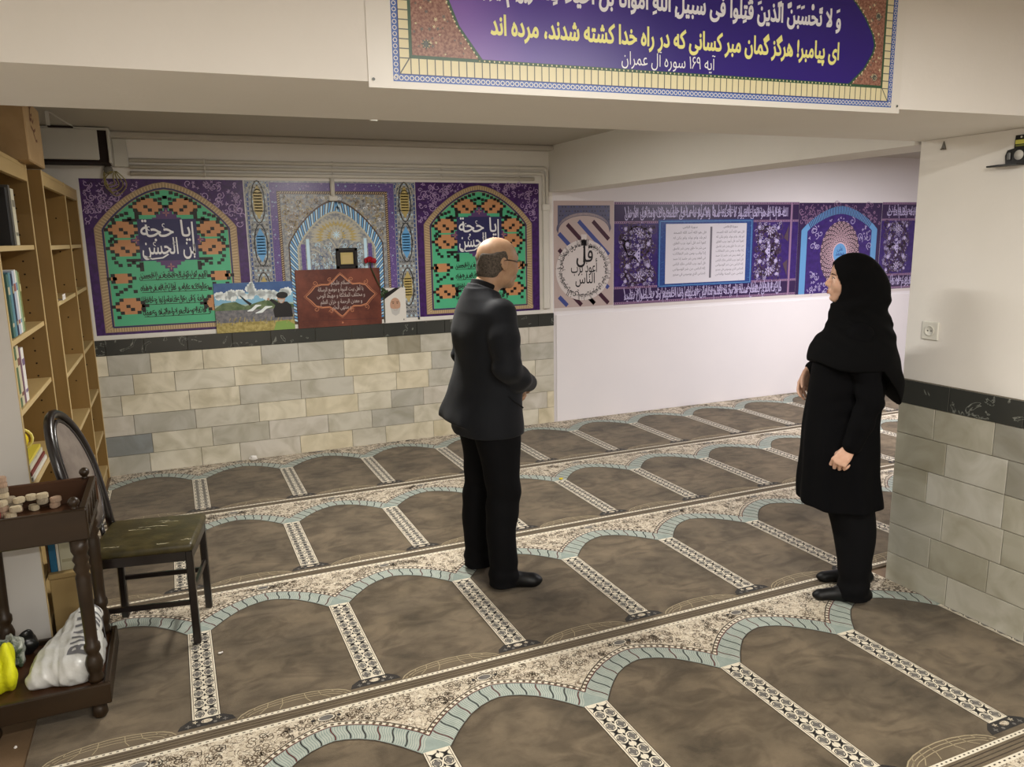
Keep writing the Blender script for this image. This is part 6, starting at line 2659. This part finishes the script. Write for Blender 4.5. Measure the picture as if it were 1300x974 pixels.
# ============================ the man
SKIN_M = mat('skin_man', (168, 136, 108), 0.5, 0.3, noise=(40, 0.35, 0.65), rgb2=(158, 124, 98), sss=0.08)
SUIT = mat('black_suit_cloth', (20, 22, 27), 0.8, 0.2, bump=(420, 0.0004), noise=(9, 0.35, 0.65), rgb2=(17, 19, 23), sheen=0.05)
TROUS = mat('black_trouser_cloth', (11, 11, 13), 0.85, 0.12, bump=(420, 0.0004))
SHIRT = mat('black_shirt', (14, 14, 16), 0.8, 0.2)
SHOE = mat('black_shoe', (9, 9, 10), 0.5, 0.3)
HAIRG = mat('grey_hair', (94, 85, 76), 0.75, 0.25, noise=(120, 0.35, 0.65), rgb2=(60, 54, 48), bump=(220, 0.002))
MPOS, MROT = (1.365, 3.40, 0.0105), math.radians(3)

F = Field((-0.28, -0.36, -0.01), (0.36, 0.36, 1.72), 0.0042)
RH = rz(math.radians(6)) @ ry_(math.radians(4))
HC = (0.050, 0.0, 1.566)
HS = 0.965
TM = add_head(F, HC, HS, RH, True)
F.cone(TM((-0.030, 0, -0.060)), (-0.040, 0, 1.40), 0.057, 0.066, 0.025)
F.cone((-0.048, 0, 1.40), (-0.045, 0, 1.30), 0.066, 0.10, 0.04)
F.stack([(0.82, -0.02, 0, 0.10, 0.145), (0.95, -0.015, 0, 0.105, 0.145), (1.1, -0.015, 0, 0.105, 0.15), (1.25, -0.03, 0, 0.10, 0.165), (1.33, -0.04, 0, 0.075, 0.15), (1.37, -0.045, 0, 0.05, 0.10)], 0.03)
for q in (-1, 1):
    F.chain([(-0.045, q * 0.165, 1.33), (-0.035, q * 0.235, 1.10), (0.165, q * 0.075, 0.99)], [0.045, 0.036, 0.027], 0.02)
    F.chain([(-0.02, q * 0.085, 0.86), (0.0, q * 0.115, 0.47), (-0.01, q * 0.135, 0.075)], [0.085, 0.055, 0.038], 0.03)
    F.chain([(-0.03, q * 0.135, 0.045), (0.11, q * 0.165, 0.03)], [0.032, 0.028], 0.02)
# right hand closes over the left in front of the belt
add_hand(F, (0.178, -0.062, 0.985), (0.25, 0.86, -0.34), (-0.92, 0.25, -0.1), (0.1, 0.3, 0.9), 0.96, (0.45, 0.6, 0.45), (0.7, 0.6, 0.15))
add_hand(F, (0.160, 0.066, 0.972), (0.12, -0.90, -0.40), (-0.9, -0.2, -0.2), (0.0, -0.3, 0.9), 0.96, (0.4, 0.5, 0.4), (0.7, 0.6, 0.15))
man = F.build('person', SKIN_M)
man.location, man.rotation_euler = MPOS, (0, 0, MROT)
tag(man, 'balding man with glasses in a dark suit, hands clasped, seen from behind at the side', 'person')
face_bits(man, TM, HS, RH, (60, 48, 40), (96, 86, 76), (150, 100, 86), 0.0036)

# hair ring round the bald crown
F = Field((-0.18, -0.12, 1.44), (0.14, 0.12, 1.72), 0.0032)
F.ell(TM((-0.015, 0, 0.030)), np.array((0.1035, 0.0835, 0.088)) * HS, 0.0, RH)
F.ell(TM((-0.050, 0, -0.045)), np.array((0.058, 0.066, 0.052)) * HS, 0.03 * HS, RH)
F.bend(lambda X, Y, Z: 0.0012 * np.sin(90 * X + 40 * Z) * np.sin(120 * Z + 60 * Y))


def hair_mask(X, Y, Z):
    x = (X - HC[0]) * math.cos(0.1) + Y * math.sin(0.1)
    z = Z - HC[2]
    # bald crown: the ring reaches higher over the ears than at the back, ragged edge
    top = z - (0.046 + 0.16 * np.maximum(x + 0.08, 0) - 1.2 * np.maximum(0.034 - np.abs(Y), 0)) + 0.0015 * np.sin(170 * x + 90 * Y)
    low = (-0.116 + 1.05 * np.maximum(x + 0.062, 0) + 0.002 * np.sin(120 * Y)) - z
    front = x - 0.016 + 0.25 * np.maximum(z - 0.02, 0)
    return np.maximum(np.maximum(top, low), front) * 0.45


F.clip(hair_mask, 0.010)
F.build('hair', HAIRG, man, 1)['label'] = 'short grey hair around the back of the head'
# glasses
g = MB()
GL = M('glasses_black', (26, 22, 22), 0.35, 0.5)
for q in (-1, 1):
    g.tube([TM((0.088, q * 0.058, 0.008)), TM((0.05, q * 0.075, 0.011)), TM((0.0, q * 0.083, 0.014)), TM((-0.022, q * 0.083, 0.008)), TM((-0.030, q * 0.081, -0.010))], 0.0021, GL, 6)
    loop = [(0.025 * math.copysign(abs(math.cos(a)) ** 0.6, math.cos(a)), 0.0175 * math.copysign(abs(math.sin(a)) ** 0.6, math.sin(a))) for a in np.linspace(0, 2 * PI, 25)[:-1]]
    g.tube([TM((0.104 - 0.35 * abs(y + q * 0.033) * 0.5, q * 0.033 + y, z - 0.002)) for y, z in loop], 0.0018, GL, 6, closed=True)
g.tube([TM((0.104, -0.009, 0.004)), TM((0.107, 0, 0.008)), TM((0.104, 0.009, 0.004))], 0.0016, GL, 6)
g.build('glasses', None, man)

# jacket
F = Field((-0.30, -0.36, 0.74), (0.30, 0.36, 1.52), 0.0048)
fold = lambda x, y, Z: 0.0035 * np.sin(26 * Z + 9 * y + 4 * x) * np.sin(14 * y - 8 * Z) + 0.003 * np.sin(40 * y + 6 * Z) * np.clip((1.0 - Z) * 4, 0, 1)
F.stack([(0.765, -0.028, 0, 0.160, 0.208), (0.86, -0.026, 0, 0.156, 0.205), (0.99, -0.015, 0, 0.146, 0.196), (1.14, -0.018, 0, 0.140, 0.200), (1.26, -0.032, 0, 0.130, 0.206), (1.345, -0.036, 0, 0.108, 0.194), (1.405, -0.042, 0, 0.084, 0.136), (1.455, -0.040, 0, 0.074, 0.084)], 0.0, 2.3, fold)
# tail of the jacket swinging out behind at the vent
F.stack([(0.818, -0.192, 0.055, 0.018, 0.118), (0.88, -0.174, 0.050, 0.026, 0.120), (0.96, -0.148, 0.035, 0.036, 0.115), (1.06, -0.115, 0.02, 0.040, 0.11), (1.14, -0.10, 0, 0.04, 0.10)], 0.02, 2.6, fold)
for q in (-1, 1):
    F.chain([(-0.018, q * 0.172, 1.345), (-0.030, q * 0.222, 1.235), (-0.030, q * 0.242, 1.105), (0.050, q * 0.198, 1.045), (0.150, q * 0.100, 0.998)], [0.068, 0.066, 0.060, 0.054, 0.043], 0.025)
F.bend(lambda X, Y, Z: 0.0045 * np.sin(75 * Z + 30 * X) * np.exp(-((Z - 1.09) / 0.09) ** 2 - ((np.abs(Y) - 0.25) / 0.06) ** 2))
# open centre vent at the back, and a collar standing round the neck
F.cone((-0.27, -0.050, 0.72), (-0.195, -0.040, 0.95), 0.016, 0.003, 0.006, True)
F.stack([(1.425, -0.043, 0, 0.077, 0.088), (1.455, -0.037, 0, 0.073, 0.079), (1.478, -0.030, 0, 0.069, 0.072)], 0.008)
F.cone((-0.035, 0, 1.44), (-0.015, 0, 1.54), 0.059, 0.059, 0.003, True)
F.clip(lambda X, Y, Z: (Z - 1.484 + 0.42 * (X + 0.10) + 0 * Y) * 0.9, 0.004)
jk = F.build('suit_jacket', SUIT, man, 2)
mb = MB()
mb.tube([(0.03 + 0.012 * t, -0.2045 - 0.001 * t, 0.935 - 0.01 * t) for t in (-3, -1.5, 0, 1.5, 3)], 0.004, SHIRT, 6)
mb.build('pocket_flap', None, jk)
F = Field((-0.16, -0.12, 1.38), (0.10, 0.12, 1.53), 0.0036)
F.stack([(1.40, -0.042, 0, 0.066, 0.072), (1.46, -0.028, 0, 0.066, 0.068), (1.497, -0.014, 0, 0.064, 0.065)], 0.0)
F.clip(lambda X, Y, Z: (Z - 1.504 + 0.42 * (X + 0.085) + 0 * Y) * 0.9, 0.004)
F.build('shirt_collar', SHIRT, man, 1)
# trousers
F = Field((-0.22, -0.28, 0.0), (0.22, 0.28, 0.98), 0.0048)
tf = lambda x, y, Z: 0.004 * np.sin(45 * Z + 18 * x) * np.exp(-((Z - 0.45) / 0.13) ** 2) + 0.004 * np.sin(70 * Z + 14 * x + 8 * y) * np.exp(-((Z - 0.07) / 0.06) ** 2) + 0.002 * np.sin(30 * x + 20 * Z)
for q, dx in ((-1, 0.0), (1, -0.015)):
    F.stack([(0.022, -0.012 + dx, q * 0.135, 0.076, 0.070), (0.10, -0.016 + dx, q * 0.134, 0.070, 0.066), (0.28, -0.022 + dx, q * 0.130, 0.072, 0.070), (0.46, -0.004 + dx, q * 0.120, 0.082, 0.080), (0.64, -0.008, q * 0.108, 0.093, 0.092), (0.80, -0.018, q * 0.092, 0.116, 0.105), (0.97, -0.018, q * 0.070, 0.122, 0.105)], 0.012, 2.1, tf)
F.build('trousers', TROUS, man, 2)
for q, dx, ta in ((-1, 0.0, -0.30), (1, -0.01, 0.25)):
    F = Field((-0.14, -0.30, -0.002), (0.28, 0.30, 0.13), 0.004)
    c, s_ = math.cos(ta), math.sin(ta)
    b = np.array((-0.035 + dx, q * 0.128, 0.0))
    pt = lambda x, y, z: b + np.array((x * c - y * s_, x * s_ + y * c, z))
    F.cone(pt(0.0, 0, 0.042), pt(0.06, 0, 0.046), 0.040, 0.040, 0.0)
    F.cone(pt(0.06, 0, 0.044), pt(0.155, 0.004, 0.026), 0.040, 0.036, 0.02)
    F.cone(pt(0.02, 0, 0.05), pt(0.01, 0, 0.11), 0.040, 0.040, 0.02)
    F.ell(pt(0.168, 0.004, 0.026), (0.045, 0.038, 0.026), 0.02, rz(ta))
    F.clip(lambda X, Y, Z: 0.001 - Z + 0 * X + 0 * Y)
    F.build('shoe', SHOE, man, 1)

# ============================ the woman
SKIN_W = mat('skin_woman', (212, 172, 148), 0.48, 0.35, noise=(40, 0.35, 0.65), rgb2=(204, 160, 136), sss=0.08)
BLACKC = mat('black_veil_cloth', (8, 8, 9), 0.9, 0.1, bump=(380, 0.0004))
COATC = mat('black_coat_cloth', (7, 7, 9), 0.88, 0.1, bump=(380, 0.0004))
WPOS, WROT = (2.785, 2.545, 0.0105), math.radians(147)

F = Field((-0.30, -0.34, -0.01), (0.28, 0.34, 1.62), 0.0042)
RW = rz(math.radians(-6)) @ ry_(math.radians(-6))
WC, WS = (-0.058, 0.0, 1.470), 0.875
TW = add_head(F, WC, WS, RW, False)
F.cone(TW((-0.030, 0, -0.060)), (-0.075, 0, 1.29), 0.046, 0.052, 0.02)
F.cone((-0.075, 0, 1.29), (-0.065, 0, 1.20), 0.052, 0.085, 0.04)
F.stack([(0.80, -0.02, 0, 0.115, 0.15), (0.95, -0.03, 0, 0.10, 0.13), (1.08, -0.045, 0, 0.10, 0.14), (1.18, -0.055, 0, 0.09, 0.14), (1.26, -0.065, 0, 0.06, 0.11)], 0.03)
LWr, RWr = (0.004, 0.228, 0.760), (0.088, -0.170, 1.040)
F.chain([(-0.06, 0.145, 1.24), (-0.075, 0.222, 0.98), LWr], [0.038, 0.031, 0.022], 0.02)
F.chain([(-0.06, -0.145, 1.24), (-0.075, -0.215, 1.01), RWr], [0.038, 0.031, 0.022], 0.02)
for q, dx in ((1, -0.04), (-1, -0.10)):
    F.chain([(-0.02, q * 0.075, 0.82), (-0.02 + dx * 0.5, q * 0.09, 0.44), (dx, q * 0.10, 0.07)], [0.085, 0.052, 0.034], 0.03)
    F.chain([(dx, q * 0.10, 0.04), (dx + 0.12, q * 0.10, 0.026)], [0.028, 0.024], 0.02)
add_hand(F, LWr, (0.62, 0.02, -0.78), (-0.50, -0.75, -0.30), (0.7, -0.3, 0.6), 0.90, (0.75, 0.95, 0.6), (0.75, 0.35, 0.35), 0.4)
add_hand(F, RWr, (0.42, 0.10, -0.90), (-0.55, 0.75, -0.1), (0.7, 0.5, 0.4), 0.90, (0.35, 0.45, 0.35), (0.75, 0.35, 0.30), 0.3)
woman = F.build('person', SKIN_W)
woman.location, woman.rotation_euler = WPOS, (0, 0, WROT)
tag(woman, 'woman in a long black coat and black headscarf standing in profile beside the stone pillar', 'person')
face_bits(woman, TW, WS, RW, (48, 34, 28), (56, 42, 36), (158, 92, 88), 0.0028)

# headscarf: hood, cape over the shoulders and the long end down the back
F = Field((-0.36, -0.31, 0.86), (0.20, 0.31, 1.63), 0.0046)
sf = lambda x, y, Z: 0.0045 * np.sin(30 * Z + 16 * y) * np.sin(18 * x + 11 * Z) * np.clip((1.40 - Z) * 6, 0, 1)
F.stack([(0.885, -0.195, 0.0, 0.060, 0.100), (0.96, -0.172, 0.0, 0.090, 0.150), (1.04, -0.100, 0, 0.172, 0.225), (1.09, -0.066, 0, 0.188, 0.262), (1.14, -0.062, 0, 0.184, 0.262), (1.20, -0.070, 0, 0.164, 0.238), (1.255, -0.088, 0, 0.138, 0.172), (1.31, -0.090, 0, 0.126, 0.112), (1.365, -0.088, 0, 0.116, 0.096)], 0.0, 2.1, sf)
F.ell(TW((-0.018, 0, 0.026)), np.array((0.118, 0.098, 0.108)) * WS * 1.06, 0.03, RW)
F.ell((-0.135, 0, 1.425), (0.088, 0.080, 0.090), 0.05)
F.ell((-0.085, 0, 1.395), (0.098, 0.090, 0.080), 0.04)
# crease where the hood is gathered at the nape
F.cone((-0.212, -0.05, 1.275), (-0.212, 0.05, 1.275), 0.012, 0.012, 0.012)
F.bend(lambda X, Y, Z: 0.004 * np.sin(85 * Z - 60 * X) * np.exp(-((Z - 1.27) / 0.07) ** 2) + 0.003 * np.sin(50 * X + 70 * Z) * np.exp(-((Z - 1.36) / 0.06) ** 2))
# face opening
F.ell(TW((0.086, 0, -0.026)), np.array((0.108, 0.070, 0.098)) * WS * 1.02, 0.006, RW, True)
F.ell(TW((0.10, 0, 0.01)), np.array((0.07, 0.056, 0.062)) * WS, 0.006, RW, True)
# slanting hem: chest level in front, waist level behind
F.clip(lambda X, Y, Z: (1.085 + 0.018 * np.sin(9 * Y + 3 * X) + 0.25 * np.maximum(X - 0.04, 0) - 1.25 * np.maximum(-(X + 0.125), 0) - Z) * 0.7)
F.build('headscarf', BLACKC, woman, 2)
# coat
F = Field((-0.28, -0.33, 0.43), (0.26, 0.33, 1.33), 0.0048)
cfold = lambda x, y, Z: 0.006 * np.sin(9 * np.arctan2(y, x) + 2 * Z) * np.clip((1.0 - Z) * 2.2, 0, 1) + 0.0025 * np.sin(22 * Z + 10 * y)
F.stack([(0.455, 0.000, 0, 0.180, 0.222), (0.62, 0.0, 0, 0.170, 0.214), (0.80, -0.010, 0, 0.160, 0.198), (0.95, -0.030, 0, 0.162, 0.178), (1.08, -0.048, 0, 0.152, 0.178), (1.19, -0.058, 0, 0.128, 0.172), (1.26, -0.066, 0, 0.095, 0.140), (1.31, -0.07, 0, 0.07, 0.08)], 0.0, 2.1, cfold)
F.chain([(-0.062, 0.138, 1.235), (-0.070, 0.195, 1.10), (-0.078, 0.226, 0.975), (-0.040, 0.230, 0.87), (-0.004, 0.229, 0.778)], [0.060, 0.056, 0.052, 0.046, 0.040], 0.02)
F.chain([(-0.062, -0.138, 1.235), (-0.072, -0.195, 1.10), (-0.070, -0.214, 1.015), (0.005, -0.195, 1.025), (0.070, -0.175, 1.042)], [0.060, 0.056, 0.050, 0.044, 0.038], 0.02)
F.bend(lambda X, Y, Z: 0.0035 * np.sin(80 * Z + 20 * X) * np.exp(-((Z - 0.95) / 0.10) ** 2 - ((Y - 0.22) / 0.06) ** 2))
F.build('coat', COATC, woman, 2)
# trousers and shoes
F = Field((-0.24, -0.24, 0.0), (0.20, 0.24, 0.56), 0.0048)
tw = lambda x, y, Z: 0.004 * np.sin(60 * Z + 20 * x) * np.exp(-((Z - 0.08) / 0.07) ** 2) + 0.003 * np.sin(24 * y + 14 * Z)
for q, dx in ((1, -0.045), (-1, -0.105)):
    F.stack([(0.02, dx + 0.006, q * 0.100, 0.070, 0.080), (0.15, dx + 0.006, q * 0.098, 0.070, 0.080), (0.35, -0.02 + dx * 0.5, q * 0.092, 0.092, 0.092), (0.55, -0.015, q * 0.085, 0.112, 0.10)], 0.012, 2.1, tw)
F.build('trousers', TROUS, woman, 2)
for q, dx in ((1, -0.045), (-1, -0.105)):
    F = Field((-0.22, -0.20, -0.002), (0.22, 0.20, 0.12), 0.004)
    F.cone((dx - 0.045, q * 0.10, 0.034), (dx + 0.05, q * 0.10, 0.036), 0.032, 0.034, 0.0)
    F.cone((dx + 0.05, q * 0.10, 0.034), (dx + 0.15, q * 0.102, 0.022), 0.034, 0.026, 0.02)
    F.cone((dx - 0.02, q * 0.10, 0.04), (dx - 0.02, q * 0.10, 0.10), 0.034, 0.036, 0.02)
    F.ell((dx + 0.155, q * 0.102, 0.020), (0.034, 0.027, 0.019), 0.015)
    F.clip(lambda X, Y, Z: 0.001 - Z + 0 * X + 0 * Y)
    F.build('shoe', SHOE, woman, 1)
# the whole figure leans a little forward
for o in [woman] + list(woman.children_recursive):
    me = o.data
    co = np.empty(len(me.vertices) * 3, np.float32)
    me.vertices.foreach_get('co', co)
    co = co.reshape(-1, 3)
    co[:, 0] += 0.066 * np.maximum(co[:, 2] - 0.05, 0)
    me.vertices.foreach_set('co', co.ravel())
    me.update()
# ---------------------------------------------------------------- stuffed plastic bag on the lower tier
GP = mat('grey_white_plastic', (190, 190, 186), 0.28, 0.5, noise=(6, 0.35, 0.65), rgb2=(206, 206, 202), bump=(26, 0.004))
F = Field((-0.68, 2.94, ZL - 0.02), (-0.33, 3.34, 0.40), 0.0045)
F.cone((-0.408, 3.232, 0.275), (-0.428, 3.010, 0.180), 0.048, 0.042, 0.0)
F.cone((-0.445, 3.200, 0.235), (-0.572, 3.010, 0.160), 0.055, 0.032, 0.06)
F.ell((-0.470, 3.095, 0.170), (0.115, 0.130, 0.075), 0.06)
F.cone((-0.400, 3.225, 0.150), (-0.420, 3.030, 0.145), 0.044, 0.028, 0.05)
F.bend(lambda X, Y, Z: 0.0045 * np.abs(np.sin(34 * X + 46 * Y - 30 * Z)) * np.sin(21 * X - 17 * Y + 8) + 0.003 * np.abs(np.sin(70 * X - 30 * Y + 52 * Z + 1.3)) + 0.0025 * np.sin(95 * Y + 40 * Z) * np.sin(48 * X))
F.clip(lambda X, Y, Z: ZL - Z + 0 * X + 0 * Y, 0.006)
F.clip(lambda X, Y, Z: X + 0.357 + 0 * Y + 0 * Z, 0.006)
bag = F.build('plastic_bag', GP, None, 1)
tag(bag, 'stuffed grey-white plastic bag with grey capital letters on the lower tier of the trolley', 'bag')
from mathutils.bvhtree import BVHTree
bv = BVHTree.FromPolygons([v.co.copy() for v in bag.data.vertices], [tuple(p.vertices) for p in bag.data.polygons])
INKG = mat('bag_ink', (104, 104, 107), 0.4, 0.4)
P0 = Vector((-0.398, 3.000, 0.60))
UU = Vector((0.16, 0.985, 0.0)).normalized()
VV = Vector((-0.985, 0.16, 0.0)).normalized()


def print_letter(A):
    # split the triangles finely so that the print follows the creases
    V3 = [Vector((p[0], p[1], 0)) for p in A.v]
    T3 = [tuple(f) for f in A.f]
    for _ in range(3):
        mid, N3 = {}, []

        def mp_(a, b):
            k_ = (min(a, b), max(a, b))
            if k_ not in mid:
                V3.append((V3[a] + V3[b]) / 2)
                mid[k_] = len(V3) - 1
            return mid[k_]
        for (a, b, c) in T3:
            ab, bc, ca = mp_(a, b), mp_(b, c), mp_(c, a)
            N3 += [(a, ab, ca), (ab, b, bc), (ca, bc, c), (ab, bc, ca)]
        T3 = N3
    out, okv = [], []
    for p in V3:
        o_ = P0 + UU * p.x + VV * p.y
        h_ = bv.ray_cast(o_, Vector((0, 0, -1)))
        okv.append(h_[0] is not None and h_[0].z > ZL + 0.012)
        out.append(tuple(h_[0] + h_[1] * (0.0012 if h_[1].z > 0 else -0.0012)) if h_[0] is not None else tuple(o_))
    T3 = [t for t in T3 if all(okv[i] for i in t)]
    me = bpy.data.meshes.new('printed_letter')
    me.from_pydata(out, [], T3)
    k = link('printed_letter', me, bag, [INKG])
    k['label'] = 'large grey capital letter'


s0 = 0.0
for chs, L in (('B', 0.042), ('V', 0.036), ('A', 0.036), ('H', 0.040), ('A', 0.036), ('V', 0.036), ('V', 0.030)):
    A = Art(0.0, 0.0)
    A.text(chs, s0, 0.0, 0.098, INKG, 0.03, L, 'l', 1.0, rtl=False)
    s0 += L + 0.004
    print_letter(A)
# ---------------------------------------------------------------- lamps of the room
def area(name, loc, size, power, col=(1, 1, 1), rot=(0, 0, 0)):
    l = bpy.data.lights.new(name, 'AREA')
    l.shape = 'RECTANGLE'
    l.size, l.size_y = size
    l.energy = power
    l.color = col
    o = bpy.data.objects.new(name, l)
    COL.objects.link(o)
    o.location = loc
    o.rotation_euler = rot
    return o


WARM = (1.0, 0.965, 0.905)
COOL = (1.0, 0.955, 0.985)
# fluorescent fitting of the bay behind the beam: its far end peeps out under the beam
fx = thing('ceiling_light', 'slim lit tube light on the low ceiling, only its end showing below the beam', 'ceiling light', (1.19, 4.1, 2.45))
mb = MB()
mb.box((0, 0, -0.012), (0.11, 1.30, 0.024), M('lamp_white', (235, 235, 230), 0.4), 0.004)
mb.build('housing', None, fx)
EM = bpy.data.materials.new('lamp_diffuser')
EM.use_nodes = True
EM.node_tree.nodes['Principled BSDF'].inputs['Emission Color'].default_value = (1.0, 0.95, 0.85, 1)
EM.node_tree.nodes['Principled BSDF'].inputs['Emission Strength'].default_value = 9.0
mb = MB()
mb.bar((0, -0.62, -0.045), (0, 0.62, -0.045), 0.018, EM)
mb.build('tube', None, fx)
for y in (-0.635, 0.635):
    mb = MB()
    mb.box((0, y, -0.042), (0.05, 0.03, 0.05), M('lamp_white', (235, 235, 230), 0.4), 0.004)
    mb.build('end_holder', None, fx)
area('lamp_middle', (1.19, 4.1, 2.37), (0.06, 1.2), 50, WARM)
area('lamp_front', (1.3, 0.45, 2.42), (1.2, 0.12), 52, WARM)
area('lamp_front_second', (0.6, -1.6, 2.42), (1.2, 0.12), 120, WARM)
area('lamp_right_bay', (6.0, 4.2, 2.42), (1.2, 0.12), 105, COOL)
w = bpy.data.worlds.new('world')
SC.world = w
w.use_nodes = True
w.node_tree.nodes['Background'].inputs['Color'].default_value = (0.9, 0.88, 0.85, 1)
w.node_tree.nodes['Background'].inputs['Strength'].default_value = 0.05
